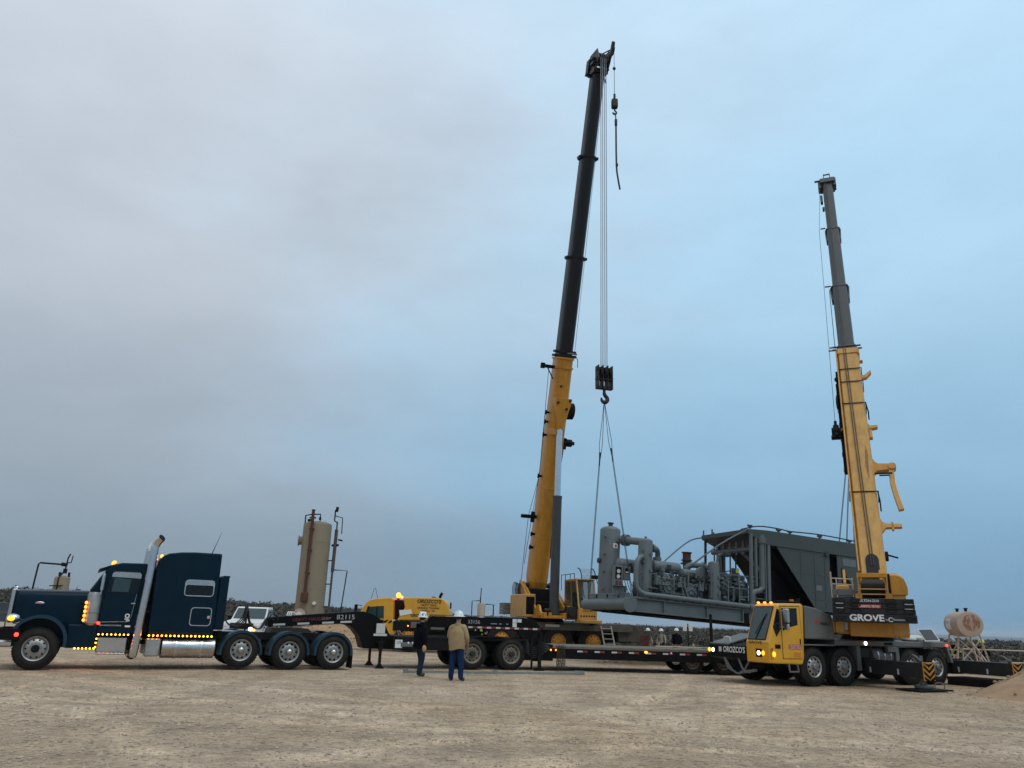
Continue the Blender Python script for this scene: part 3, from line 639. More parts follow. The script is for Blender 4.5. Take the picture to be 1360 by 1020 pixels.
m = M(); m.tube([(-6.15, .3, 1.25), (-6.2, .42, 1.62), (-6.35, .45, 1.66), (-6.5, .4, 1.45)], .016, 6, 5); m.tube([(-6.2, .2, 1.25), (-6.3, .3, 1.58), (-6.45, .35, 1.6), (-6.55, .3, 1.45)], .016, 6, 5); m.build('coil_hose', BLKHOSE, tk)
for y in (.30, .48): lamp(tk, (-5.70, y, 1.15), .05, WLAMP, 'work_light', 10)
lamp(tk, (-5.78, .55, 1.12), .04, AMBER, 'work_light', 10)
m = M()
for k in range(3): m.tube([(-6.75-.06*k, .55, 1.58), (-6.8-.06*k, .5, 1.70), (-6.95-.06*k, .45, 1.62)], .02, 6, 4)
m.build('hose_bundle', WHITE, tk)

GLETW = mat('weathered_white_lettering', (.42, .42, .41), .7, 0, .2)
# ------------------------------------------------------------------ jeep dolly (arched neck, 82115)
jd = thing('trailer_dolly', 'black two-axle trailer dolly with arched gooseneck numbered 82115', 'trailer', (-1.446, 29.198, 0), radians(201))
m = M(); P_ = [(6.92, 1.46), (6.86, 1.21), (4.52, 1.37), (4.25, 1.33), (4.05, 1.20), (3.86, .98), (3.72, .60), (2.75, .58), (2.75, .95), (2.88, 1.12), (3.0, 1.36), (3.22, 1.58), (3.5, 1.73), (3.79, 1.79), (4.1, 1.78), (6.3, 1.57), (6.8, 1.52)]
m.prism(P_, -.48, .48); m.build('gooseneck', BLK, jd, bevel=.015)
m = M()
for s in (1, -1): m.box(2.9, -2.1, s*.42, s*.58, .62, 1.02)
m.box(2.8, -2.1, -1.2, 1.2, .94, 1.03); m.box(2.85, .95, s*.6, 1.2, .60, .95); m.box(2.7, 1.1, -1.15, -.7, .6, .95); m.box(.55, -.5, -.48, .48, 1.03, 1.24, .03)
m.build('frame', BLKM, jd)
m = M(); m.box(2.6, 2.2, 1.2, 1.24, .70, .84); m.build('tool_drawer', CARG, jd)
for x in (.09, -1.35):
    m = M(); m.cyl((x, -1.0, .52), (x, 1.0, .52), .09)
    for s in (1, -1): m.box(x-.4, x+.4, s*.45, s*.55, .60, .70); m.box(x-.62, x-.5, s*.45, s*.6, .35, .7)
    m.build('suspension', GREASE, jd)
for x in (.09, -1.35):
    for s in (1, -1): wheel(jd, x, s*1.16, .52, .52, .28, .30, s, 'steel'); wheel(jd, x, s*.83, .52, .52, .28, .30, s, 'steel', rimmed=False)
for s in (1, -1):
    m = M(); m.box(-.25, -1.05, s*.62, s*1.3, 1.07, 1.09); m.prism([(-.25, 1.07), (-.25, 1.09), (0.05, 1.06), (.05, 1.04)], s*.62, s*1.3); m.build('fender', BLKM, jd)
    m = M(); m.bar((3.2, s*.85, 1.3), (3.2, s*.85, .55), .125, .125); m.bar((3.2, s*.85, .6), (3.2, s*.85, .10), .085, .085); m.box(3.06, 3.34, s*.72, s*.98, .0, .03); m.prism([(3.08, .03), (3.32, .03), (3.25, .13), (3.15, .13)], s*.81, s*.89); m.box(3.1, 3.3, s*.45, s*.92, .75, .85); m.build('landing_leg', BLKM if s > 0 else RUSTY, jd)
m = M(); m.box(3.42, 3.12, .97, .99, 1.10, 1.42, .004); m.build('licence_plate', TAPEW, jd)
m = M(); m.box(3.5, 3.05, .93, 1.02, 1.02, 1.09, .004); m.build('plate_bracket', TAPEW, jd)
text('82115', .15, (4.38, .482, 1.52), (-1, 0, .035), (.035, 0, 1), GLETW, jd, w=.60, name='number')
text('HEAVY HAULERS', .11, (5.55, .482, 1.44), (-1, 0, .075), (.075, 0, 1), REDL, jd, w=1.15, bold=.01)
text('US DOT', .06, (5.02, .482, 1.50), (-1, 0, .075), (.075, 0, 1), GLET, jd, w=.30)
for x0, z in ((6.72, 1.285), (5.95, 1.335), (5.15, 1.385), (4.55, 1.425)):
    m = M(); m.bar((x0, .483, z), (x0-.38, .483, z+.024), .008, .06, (0, 0, 1)); m.build('reflective_strip', TAPEW, jd)
for x in (2.35, 2.2): lamp(jd, (x, 1.215, .82), .045, WHITE, 'side_light', 8)
m = M(); m.box(2.80, 2.55, 1.2, 1.215, .66, .92, .004); m.build('placard', WHITE, jd)
text('US', .09, (2.675, 1.217, .80), (-1, 0, 0), (0, 0, 1), BLET, jd)

# ------------------------------------------------------------------ lowboy trailer (33156)
lb = thing('lowboy_trailer', 'long black lowboy trailer numbered 33156 with white and red reflective strips', 'trailer', (2.006, 28.86, 0), radians(184))
m = M(); P_ = [(4.75, 1.70), (4.75, 1.34), (1.62, 1.30), (1.42, 1.15), (1.36, .95), (1.36, .32), (.25, .32), (.25, .86), (.52, .88), (.60, 1.18), (.70, 1.42), (.86, 1.62), (1.05, 1.72), (1.25, 1.745)]
m.prism(P_, -1.9, -.02); m.build('gooseneck', BLK, lb, bevel=.012)
m = M(); m.box(4.7, 1.3, -1.9, -.0, 1.745, 1.775, .004); m.build('top_flange', CARG, lb)
text('33156', .125, (3.10, -.016, 1.50), (-1, 0, 0), (0, 0, 1), GLETW, lb, w=.43, name='number')
for k in range(8):
    x = 3.30-.33*k
    if True:
        m = M(); m.box(x, x-.16, -.02, -.013, 1.345, 1.405, .002); m.build('reflective_strip', TAPEW, lb)
        m = M(); m.box(x-.165, x-.31, -.02, -.013, 1.345, 1.405, .002); m.build('red_reflective_strip', TAPER, lb)
for x0, x1, z0, z1 in ((1.72, 1.57, 1.42, 1.56), (1.72, 1.57, 1.57, 1.70), (1.55, 1.40, 1.585, 1.70)):
    m = M(); m.box(x0, x1, -.02, -.012, z0, z1, .002); m.build('placard', WHITE, lb)
m = M()
for x, w_ in ((2.5, .22), (2.2, .1), (1.95, .08)): m.box(x, x-w_, -.02, -.013, 1.50, 1.53, .001)
m.build('small_decal', GLET, lb)
# landing stand
m = M(); m.bar((1.02, .06, 1.12), (1.02, .06, .06), .07, .07); m.bar((.74, .06, 1.02), (.74, .06, .06), .12, .12); m.bar((1.05, .06, 1.0), (.66, .06, 1.42), .05, .05); m.bar((1.05, .06, .32), (.7, .06, .32), .05, .05); m.box(.58, .92, -.05, .2, 0, .03); m.bar((.72, .06, 1.35), (.72, .06, 1.0), .04, .04); m.bar((1.05, .06, 1.05), (.68, .06, 1.05), .05, .05)
m.build('landing_stand', BLKM, lb)
m = M(); m.box(.50, -11.2, -.02, -2.75, .74, .83, .01); m.build('deck', DECKM, lb)
m = M()
for y in (-.015, -2.6): m.box(.48, -11.2, y, y-.14, .40, .74)
for k in range(11): m.box(-.3-k*.98, -.38-k*.98, -.15, -2.6, .48, .74)
m.box(.3, -11.2, -.9, -1.1, .36, .74); m.box(.3, -11.2, -1.7, -1.9, .36, .74); m.build('side_rail', BLK, lb)
x = -.62
for k in range(9):
    m = M(); m.box(x, x-.19, -.014, -.008, .635, .69, .002); m.build('reflective_strip', TAPEW, lb)
    m = M(); m.box(x-.20, x-.37, -.014, -.008, .635, .69, .002); m.build('red_reflective_strip', TAPER, lb); x -= .62
lamp(lb, (-3.10, .0, .70), .05, AMBER, 'side_light', 10, (1.3, .5, .8)); lamp(lb, (.15, 0, .69), .03, AMBER, 'side_light'); lamp(lb, (.33, 0, .69), .03, AMBER, 'side_light')
lamp(lb, (-4.02, .0, .69), .035, WLET, 'side_light')
for x in (-4.85, -6.0, -7.15):
    for s, yy in ((1, -.32), (-1, -2.3)): wheel(lb, x, yy, .42, .42, .26, .24, s, 'steel', rimmed=s > 0)
for x in (-4.85, -6.0, -7.15): M().cyl((x, -.4, .42), (x, -2.2, .42), .07).build('axle', GREASE, lb)
# hoses under the neck
m = M()
for k in range(6):
    z = .45+.07*k; m.tube([(1.38, -.3, z+.4), (1.2, .01, z+.15), (.95, .0, z-.05), (.6, .02, z+.12), (.35, .0, .74)], .02, 6, 4)
m.build('hose_bundle', BLKHOSE, lb)
# bundle of hanging chains
CHAINM = mat('rusty_chain', (.045, .034, .026), .7, .3, .4, (.10, .05, .03), .4, scale=12)
ch = thing('chain_bundle', 'bunch of dark tie-down chains hanging over the front edge of the trailer deck', 'chain', (2.006-.08, 28.70, .0), radians(184))
for k in range(7):
    m = M(); xx = .05-.048*k
    for i in range(15 if k % 2 else 14):
        z = .83-.055*i; o_ = (xx+random.uniform(-.012, .012), .02+.02*(i % 2)+random.uniform(-.01, .01), z)
        lp = [(o_[0]+.018*cos(a)*(1 if i % 2 else .3), o_[1]+.018*cos(a)*(.3 if i % 2 else 1), o_[2]+.038*sin(a)) for a in [2*pi*q/8 for q in range(9)]]
        m.tube(lp, .011, 4)
    m.build('chain', CHAINM, ch)
# long steel pipes on the ground in front
a, b_ = Vector((-3.08, 25.65, 0)), Vector((-.32, 26.45, 0)); m = M(); m.bar(a+Vector((0, 0, .03)), b_+Vector((0, 0, .03)), .10, .06); m.bar(a+Vector((-.05, 0, .055)), a+Vector((.1, 0, .055)), .14, .11)
tag(m.build('steel_beam', mat('bare_steel_beam', (.22, .235, .225), .5, .2, .2, DUST, .3)), 'grey steel beam lying on the dirt at the feet of the two men', 'steel beam')
a, b_ = Vector((-.28, 26.46, 0)), Vector((2.67, 27.3, 0)); m = M(); m.bar(a+Vector((0, 0, .03)), b_+Vector((0, 0, .03)), .10, .06); m.bar(b_+Vector((-.3, 0, .05)), b_+Vector((.05, 0, .05)), .14, .11); m.bar(a+Vector((-.05, 0, .05)), a+Vector((.12, 0, .05)), .14, .11)
tag(m.build('steel_beam', MATS['bare_steel_beam']), 'grey steel beam lying on the dirt below the hanging chains', 'steel beam')
# ------------------------------------------------------------------ rear all-terrain crane
rc = thing('mobile_crane', 'tall yellow all-terrain crane with raised black telescopic boom, behind the trailer', 'crane', (0, 39.8, 0), radians(180))
m = M(); m.box(5.0, -6.4, -.85, -2.05, .72, 1.45); m.build('chassis', BLKM, rc)
m = M(); m.box(2.72, -6.4, -.02, -2.88, 1.51, 1.60, .015); m.box(-1.3, -6.35, 0, -.05, 1.24, 1.515); m.box(-1.3, -6.35, -2.85, -2.9, 1.24, 1.515); dk = m.build('carrier_deck', CARD, rc)
m = M(); m.box(-2.02, -2.72, .004, .012, 1.39, 1.50, .003); m.build('deck_plate', TAPEW, rc)
for x in (4.7, 1.66, .11, -2.68, -4.39):
    for s, yy in ((1, -.26), (-1, -2.62)): wheel(rc, x, yy, .72, .72, .50, .34, s, 'yellow', rimmed=s > 0)
for x in (1.66, .11, -2.68, -4.39):
    m = M(); fender_sheet(m, x, .72, .86, 20, 160, -.55, -.02, .04, 14, .09); m.build('fender', BLKM, rc)
for x in (4.7, 1.66, .11, -2.68, -4.39): M().cyl((x, -.4, .72), (x, -2.5, .72), .12).build('axle', GREASE, rc)
for q_ in ((5.5, 2.9, .03, -.9, .98, 1.44), (5.45, 2.9, -.1, -.9, .78, .98), (2.7, .9, -.1, -.7, 1.12, 1.5), (-.6, -1.9, -.12, -.8, .8, 1.24)): M().box(*q_, .02).build('equipment_box', BLKM, rc)
m = M(); m.box(3.62, 2.95, .03, .06, 1.08, 1.40, .01); m.build('cover_plate', CARG, rc)
m = M(); m.box(4.62, 4.15, .03, .09, 1.12, 1.42, .02); m.build('battery_cover', CARD, rc)
lamp(rc, (4.75, .06, 1.22), .035, AMBER, 'side_light')
m = M(); m.box(-5.65, -6.95, -.2, -2.7, .78, 1.58, .03); m.box(-6.95, -7.3, -.3, -2.6, .9, 1.35, .03); m.build('rear_box', CARD, rc)
m = M()
for x in (-4.95, -5.45): m.bar((x+(.18 if x > -5.2 else .18), .03, 1.5), (x, .10, .55), .04, .06)
for k in range(4): z = .66+.24*k; q = (1.5-z)/.95; m.bar((-4.77-.18*q, .06, z), (-5.27-.18*q, .06, z), .10, .03)
m.build('ladder', TAPEW, rc)
m = M()
m.tube([(1.95, .05, .75), (1.95, .05, 1.30), (1.42, .05, 1.22), (1.42, .05, .75)], .022, 6); m.tube([(1.95, .05, .98), (1.42, .05, .98)], .022, 6)
m.build('step_frame', WHITE, rc)
# carrier cab
prof = [(7.35, .85), (7.38, 1.50), (7.16, 1.86), (6.95, 2.22), (6.75, 2.40), (6.45, 2.47), (5.70, 2.54), (5.58, 2.48), (5.50, 1.35), (5.15, .80)]
m = M(); m.prism(prof, -2.45, -.03); cb = m.build('cab', YELC, rc, bevel=.04)
m = M(); m.prism([(7.385, 1.52), (7.165, 1.87), (6.98, 2.20), (6.96, 2.19), (7.14, 1.86), (7.36, 1.51)], -2.3, -.18); m.build('windshield', GLASS, cb)
m = M(); m.prism([(7.12, 1.52), (6.92, 2.14), (5.75, 2.26), (5.75, 1.12), (6.9, 1.0)], -.03, -.012); dr = m.build('door', YELC, cb, bevel=.006)
m = M(); m.prism([(6.93, 1.53), (6.80, 2.06), (6.02, 2.13), (5.98, 1.53)], -.012, -.004); m.build('window', GLASSB, dr)
M().box(6.38, 6.32, -.012, .002, 1.53, 2.10, .003).build('window_divider', BLK, dr); M().prism([(6.96, 1.50), (6.82, 2.09), (6.72, 2.1), (6.84, 1.50)], -.006, .002).build('window_divider', BLK, dr)
m = M(); m.box(5.92, 6.06, -.01, .02, 1.38, 1.42, .005); m.build('handle', BLK, dr)
m = M(); m.bar((7.1, .02, 2.1), (7.35, .25, 2.15), .03, .03); m.box(7.28, 7.42, .16, .34, 1.75, 2.15, .02); m.build('mirror', BLK, cb)
m = M(); m.tube([(6.75, -.4, 2.45), (6.62, -.3, 2.95), (6.55, -.28, 2.98), (6.4, -.35, 2.45)], .012, 5); m.build('roof_rail', BLK, cb)
for k in range(5):
    m = M(); x = 6.25-.24*k; m.prism([(x, 1.33), (x-.12, 1.33), (x-.28, 1.47), (x-.16, 1.47)], -.012, -.003); m.build('warning_stripe', BLK, cb)
m = M(); m.prism([(5.60, 1.5), (5.43, 1.5), (5.05, .84), (5.2, .80)], -.01, .0); m.build('stripe_panel', TAPEW, cb)
for k in range(3):
    m = M(); x, z = 5.52-.12*k, 1.36-.2*k; m.prism([(x, z), (x-.15, z-.02), (x-.22, z-.14), (x-.07, z-.12)], 0, .006); m.build('red_stripe', TAPER, cb)
# engine hood of the carrier with lettering
prof = [(5.34, 1.46), (4.98, 2.08), (5.10, 2.55), (4.4, 2.585), (3.35, 2.60), (3.08, 2.54), (2.90, 2.34), (2.74, 1.95), (2.72, 1.64), (3.6, 1.52)]
m = M(); m.prism(prof, -2.45, -.04); hd = m.build('engine_hood', YELC, rc, bevel=.05)
for x in (4.55, 3.9):
    m = M(); m.bar((x+.1, -.036, 2.56), (x-.06, -.036, 1.55), .006, .012); m.build('panel_seam', YEL, hd)
X_, U_ = (-1, 0, 0), (0, 0, 1)
text("OROZCO'S", .165, (3.80, -.03, 2.33), X_, U_, BLET, hd, w=1.20, bold=.03, shear=.25)
text("HEAVY HAUL", .085, (3.80, -.03, 2.19), X_, U_, BLET, hd, w=.78, bold=.022, shear=.2)
text("CRANE & TOWING", .085, (3.82, -.03, 2.05), X_, U_, BLET, hd, w=1.10, bold=.022, shear=.2)
text("LAREDO, TX", .085, (3.85, -.03, 1.91), X_, U_, BLET, hd, w=.72, bold=.022, shear=.2)
text("GROVE", .135, (4.35, -.03, 1.66), X_, U_, BLET, hd, w=.62, bold=.03)
text("GMK5250L", .135, (3.32, -.03, 1.62), X_, U_, BLET, hd, w=.86, bold=.022)
m = M(); m.tube([(3.33, -1.0, 2.5), (3.33, -1.0, 2.68), (3.27, -1.0, 2.80), (3.22, -1.0, 2.86)], .07, 10, 3); m.build('exhaust_pipe', BLK, hd)
m = M(); m.box(2.78, 2.72, -.6, -.9, 2.1, 2.4, .01); m.box(3.75, 3.55, -.8, -1.2, 2.58, 2.66, .02); m.build('intake', BLK, hd)
m = M(); m.prism([(5.25, 1.95), (4.66, 2.0), (4.58, 1.80), (5.2, 1.68)], -.03, -.015); m.build('notice_sheet', WLET, hd)
m = M(); m.box(5.6, 5.05, -.6, -2.2, 1.5, 2.45, .03); m.build('cab_gap_panel', BLKM, rc)
m = M(); m.cyl((5.38, -.4, 2.45), (5.38, -.4, 2.56), .06, n=10); bcn = m.build('beacon_base', BLK, rc); lamp(bcn, (5.38, -.4, 2.66), .12, AMBERB, 'beacon_lamp', 12, (1, 1, 1.15)); lamp(bcn, (5.2, -.35, 2.58), .06, AMBERB, 'beacon_lamp', 10)
# superstructure
RCI = rc.matrix_world.inverted()
SXW = Matrix.Translation((2.05, 40.9, 0)) @ Matrix.Rotation(radians(-74), 4, 'Z'); SX = RCI @ SXW
m = M(SX); m.lathe([(.001, 1.6), (.95, 1.6), (.95, 1.70), (.9, 1.70), (.9, 1.80), (.001, 1.8)], n=36); m.build('slewing_ring', BLKM, rc)
fr = M(SX); fr.box(-2.2, 1.9, -.85, .85, 1.78, 1.92)
P_ = [(-1.75, 1.9), (-1.80, 3.3), (-1.55, 3.62), (-1.22, 3.62), (-1.0, 3.35), (-.75, 3.3), (.95, 2.20), (1.05, 2.35), (1.25, 2.42), (1.45, 2.38), (1.62, 2.1), (1.92, 2.0), (1.92, 1.78), (-1.75, 1.78)]
for s in (-1, 1): fr.prism(P_, s*.72, s*.82)
fr.box(1.2, 1.92, -.85, -.3, 1.78, 2.05); fr.box(1.2, 1.92, .3, .85, 1.78, 2.05)
for s in (-1, 1): fr.bar((-1.55, s*.88, 3.66), (.35, s*.90, 2.5), .10, .14)
fm = fr.build('turret_frame', YEL, rc, bevel=.012)
m = M(SX); m.ball((1.93, -.52, 2.02), .07, 10, (.25, .7, 1.9)); m.build('frame_slot', BLK, fm)
m = M(SX); m.cyl((-1.4, -.9, 3.45), (-1.4, .9, 3.45), .12, n=14); m.cyl((1.35, -.5, 2.15), (1.35, .5, 2.15), .10, n=14); m.build('pivot_pin', GREASE, fm)
m = M(SX); m.box(-2.0, .62, -.72, -1.28, 1.82, 2.93, .03); eh = m.build('engine_housing', YELR, rc)
m = M(SX); m.box(.62, .634, -.78, -1.22, 1.95, 2.80, .004); m.build('grille_panel', BLK, eh)
m = M(SX)
for k in range(6): m.box(.634, .645, -.79, -1.21, 2.0+.14*k, 2.01+.14*k, .002)
m.build('louvre', BLKM, eh)
m = M(SX); m.box(-1.4, -1.36, -1.28, -1.31, 1.86, 2.25, .01); m.bar((.1, -1.30, 1.9), (.1, -1.30, 2.2), .02, .03); m.box(-.55, -.5, -1.28, -1.29, 1.9, 2.9, .003); m.build('housing_trim', TANP, eh)
for k in range(4):
    m = M(SX); m.box(-2.35, -3.15, -1.55, 1.55, 1.93+.15*k, 2.07+.15*k, .012); m.build('counterweight_slab', WOODC, rc)
m = M(SX); m.cyl((-1.9, -.75, 3.18), (-1.9, .3, 3.18), .30, n=20); m.cyl((-1.9, -.80, 3.18), (-1.9, -.75, 3.18), .42, n=20); m.cyl((-1.9, .3, 3.18), (-1.9, .35, 3.18), .42, n=20); m.box(-2.1, -1.4, -.8, .4, 2.9, 3.0); wn = m.build('winch', RUSTY, rc)
m = M(SX)
for k in range(4): m.lathe([(.33+.02*k, 0), (.36+.02*k, .012), (.33+.02*k, .03)], (-2.0, -.9-.05*k, 3.2), (0, -1, 0), 20)
m.tube([(-2.0, -.9, 3.55), (-1.6, -1.1, 3.4), (-1.4, -1.15, 3.0), (-1.3, -1.1, 2.9)], .03, 6, 4); m.tube([(-1.8, -.6, 3.5), (-1.3, -.95, 3.45), (-1.1, -1.0, 2.95)], .025, 6, 4); m.build('hose_reel', BLKHOSE, wn)
m = M(SX)
for k in range(5): y = -.35+.2*k; m.tube([(-1.2, y, 3.1), (-.7, y*.8, 2.6), (.1, y, 2.15), (.7, y*1.3, 2.0)], .028, 6, 5)
m.box(-1.5, .2, -.68, .68, 1.9, 2.6, .03); m.box(-1.9, -.5, -.68, .68, 1.9, 3.25, .05); m.box(-1.0, .9, -.70, .70, 1.9, 2.2, .03); m.build('turret_machinery', BLK, rc)  # hoses, plus black blocks added to darken the interior behind the boom foot
m = M(SX); m.box(1.6, 1.95, .45, 1.0, 1.80, 2.35, .02); m.cyl((1.95, .7, 2.1), (2.05, .7, 2.1), .2, n=16); m.build('slewing_motor', GREASE, rc)
# operator cab
m = M(SX); P_ = [(.1, 1.75), (2.0, 1.75), (2.08, 2.45), (1.85, 3.45), (1.65, 3.68), (.2, 3.68), (.1, 3.5)]
for y in (1.05, 1.97):
    m.prism([(.1, 1.75), (2.0, 1.75), (2.08, 2.35), (.1, 2.35)] if y > 1.5 else [(.1, 1.75), (2.0, 1.75), (2.08, 2.25), (1.1, 2.35), (.1, 2.9)], y-.03, y+.03)
    m.bar((.15, y, 1.8), (.15, y, 3.65), .09, .09); m.bar((2.06, y, 2.3), (1.70, y, 3.66), .07, .07); m.bar((1.05, y, 2.3), (1.0, y, 3.66), .06, .06); m.bar((.15, y, 3.66), (1.72, y, 3.66), .07, .07)
m.box(1.98, 2.09, 1.03, 2.0, 1.75, 2.32, .02); m.box(.1, 2.0, 1.03, 1.99, 1.74, 1.82); m.box(.08, 1.75, 1.0, 2.02, 3.66, 3.73, .02); m.box(.08, .14, 1.05, 1.97, 1.8, 3.66); m.box(1.6, 2.6, 1.0, 2.05, 1.62, 1.76, .02)
oc = m.build('operator_cab', YELR, rc)
m = M(SX); m.prism([(.2, 2.4), (1.05, 2.36), (2.03, 2.36), (1.69, 3.62), (.2, 3.62)], 1.02, 1.03); m.prism([(.2, 2.4), (2.03, 2.36), (1.69, 3.62), (.2, 3.62)], 1.985, 1.995)
gl = bpy.data.materials.new('clear_cab_glass'); gl.use_nodes = True; g_ = gl.node_tree; pb = g_.nodes['Principled BSDF']; pb.inputs['Base Color'].default_value = (.08, .11, .115, 1); pb.inputs['Roughness'].default_value = .05; pb.inputs['Alpha'].default_value = .30; pb.inputs['Specular IOR Level'].default_value = .35
m.build('side_window', gl, oc)
m = M(SX); m.add([(2.085, 1.06, 2.34), (2.085, 1.95, 2.34), (1.735, 1.95, 3.62), (1.735, 1.06, 3.62)], [[0, 1, 2, 3]]); m.build('windshield', gl, oc)
m = M(SX); m.box(.5, 1.0, 1.25, 1.75, 2.2, 2.32, .04); m.box(.42, .55, 1.25, 1.75, 2.3, 3.1, .05); m.build('seat', BLK, oc)
m = M(SX); secs = []
for k in range(7):
    a = radians(90*k/6); secs.append([(1.6+.55*sin(a), y, 3.70+.55*cos(a)-.0) for y in (1.15, 1.9)])
m.add([p for q in secs for p in q], [[2*k, 2*k+1, 2*k+3, 2*k+2] for k in range(6)], True); m.build('roof_visor', gl, oc)
m = M(SX)
for y in (1.15, 1.9): m.tube([q[0 if y < 1.5 else 1] for q in secs], .025, 6)
for x in (.2, .9, 1.5): m.tube([(x, 1.02, 3.7), (x, 1.02, 3.98)], .018, 5)
m.tube([(-.4, 1.02, 3.98), (1.5, 1.02, 3.98)], .018, 5); m.tube([(-.4, 1.02, 3.2), (-.4, 1.02, 3.98)], .018, 5); m.box(2.05, 2.2, 1.7, 2.05, 3.72, 3.9, .02)
m.tube([(2.2, 1.85, 3.9), (2.4, 2.0, 3.2), (2.5, 2.05, 2.2)], .02, 5); m.build('roof_rail', BLKM, oc)
m = M(SX); m.tube([(2.12, 1.5, 2.36), (1.98, 1.35, 2.9), (1.93, 1.32, 3.2)], .012, 5); m.build('wiper', BLK, oc)
text('GROVE', .10, (2.095, 1.5, 2.13), (0, 1, 0), (0, 0, 1), BLET, oc, w=.5, xf=SX)
for k in range(6):
    m = M(SX); y = 1.12+.14*k; m.box(2.092, 2.10, y, y+.08, 1.90, 1.97, .002); m.build('louvre', BLK, oc)

# telescopic boom helper: local axes a (across), s (along), b (under side)
def boom_frame(piv, tip, fwd, mirror=False):
    piv, tip = Vector(piv), Vector(tip); d = (tip-piv).normalized(); f = Vector(fwd); b = (f-d*f.dot(d)).normalized(); a = d.cross(b)
    if mirror: a = -a
    mt_ = Matrix((a, d, b)).transposed().to_4x4(); mt_.translation = piv; return mt_, (tip-piv).length
def bsec(W, H):      # cross-section, flat back, rounded under side
    w, h = W/2, H/2; return [(-w*.82, -h), (w*.82, -h), (w, -h*.80), (w, h*.30)]+[(w*cos(radians(t)), h*.30+h*.70*sin(radians(t))) for t in (22, 45, 68, 90, 112, 135, 158)]+[(-w, h*.30), (-w, -h*.80)]
def boom_tube(m, s0, s1, W, H, W1=None, H1=None):
    A_ = bsec(W, H); B_ = bsec(W1 or W, H1 or H); m.loft([[(a, s0, b) for a, b in A_], [(a, s1, b) for a, b in B_]])
BW, BL = boom_frame((1.66, 42.2, 3.5), (4.12, 34.3, 30.26), (.276, -.961, 0)); BX = RCI @ BW
m = M(BX); boom_tube(m, .25, 12.1, .96, 1.34, .88, 1.22); boom_tube(m, -.7, .3, .80, .95, .95, 1.3)
for s in (11.55, 12.05): boom_tube(m, s, s+.10, 1.0, 1.34)
bb = m.build('boom_base_section', YEL, rc)
for nm, s0, s1, W, H in (('boom_section', 12.0, 17.6, .76, 1.06), ('boom_section', 17.4, 23.0, .70, .97), ('boom_section', 22.8, 27.6, .63, .88)):
    m = M(BX); boom_tube(m, s0, s1, W, H); m.build(nm, BOOMB, rc)
for s, W, H in ((12.2, 1.02, 1.34), (12.42, .96, 1.25), (17.45, .94, 1.12), (22.85, .88, 1.02)):
    m = M(BX); boom_tube(m, s, s+.09, W, H); m.box(-W*.62, -W*.4, s-.02, s+.10, -.2, .2); m.box(W*.4, W*.58, s-.02, s+.12, -.1, .3); m.build('boom_collar', BOOMB, rc)
m = M(BX); m.box(-.05, .5, 12.34, 12.42, .45, .62); m.tube([(.52, 12.3, .3), (.66, 12.1, .35), (.70, 11.7, .35)], .02, 5, 3); m.build('collar_cover', CARG, bb)
# cylinder gusset and sheave plates on the base section
m = M(BX); m.prism([(-.46, 10.0), (.46, 10.0), (.44, 9.75), (.16, 8.35), (-.16, 8.35), (-.44, 9.75)], .30, .80, 'z'); m.build('cylinder_bracket', YEL, bb, bevel=.012)
m = M(BX)
for a, s in ((-.3, 9.75), (-.25, 10.6), (.35, 9.9), (.2, 9.45)): m.cyl((a, s, .78), (a, s, .86), .07, n=10)
m.build('bracket_bolt', GREASE, bb)
m = M(BX); m.box(-.5, .0, 8.05, 8.35, .45, .70, .02); m.box(.0, .1, 8.1, 8.3, .45, .72, .02); m.build('name_decal_box', YELR, bb)
for s in (2.6, 5.2): 
    m = M(BX); boom_tube(m, s, s+.03, 1.0, 1.35); m.build('strap_band', YELR, bb)
m = M(BX); m.cyl((.52, 9.35, .1), (.80, 9.35, .1), .44, n=24); m.cyl((.80, 9.35, .1), (.84, 9.35, .1), .18, n=12); m.box(.45, .6, 8.9, 9.9, -.2, .3, .02); m.build('hose_drum', BLKM, bb)
m = M(BX); m.cyl((.46, 7.65, .1), (1.10, 7.65, .1), .10, n=12); m.cyl((.6, 7.65, .1), (.95, 7.65, .1), .20, n=14); m.box(.44, .62, 7.3, 7.9, -.1, .3, .02); m.tube([(.5, 7.3, .2), (.48, 6.4, .15), (.46, 5.6, .1)], .03, 5); m.build('jib_bracket', BLK, bb)
m = M(BX); m.box(-.5, -1.15, 11.50, 11.68, .0, .16, .02); m.box(-1.05, -1.25, 11.45, 11.75, -.02, .2, .02); m.bar((-.5, 10.95, .08), (-.85, 11.5, .08), .05, .05); m.build('cable_guide_arm', BLK, bb)
m = M(BX); m.box(-.5, -1.35, 3.5, 3.68, 0, .16, .02); m.box(-.62, -.80, 3.3, 3.85, -.02, .2, .02); m.build('cable_guide_arm', BLK, bb)
for s in (5.7, 7.9, 8.6, 9.1, 1.9, 2.6):
    m = M(BX); m.box(-.48, -.66, s, s+.12, -.05, .1, .01); m.box(-.62, -.68, s-.06, s+.18, -.05, .1, .01); m.build('cable_clip', BLK, bb)
m = M(BX); m.tube([(-.80, 11.5, .08), (-.72, 9.2, .08), (-.62, 5.8, .08), (-.95, 3.6, .08), (-.85, 1.0, -.2), (-.6, -.5, -.9)], .014, 5); m.tube([(-.66, 9.1, .02), (-.60, 5.8, .0), (-.72, 3.6, 0), (-.75, 1, -.3)], .014, 5); m.build('electric_cable', BLKHOSE, bb)
m = M(BX); m.tube([(.2, -.5, -.8), (.36, 12.2, -.72), (.44, 20, -.62), (.40, 27.4, -.5)], .012, 5); m.tube([(.5, 12.3, .2), (.47, 18, .1), (.36, 27.2, .05)], .012, 5); m.build('hoist_line', WIREG, rc)
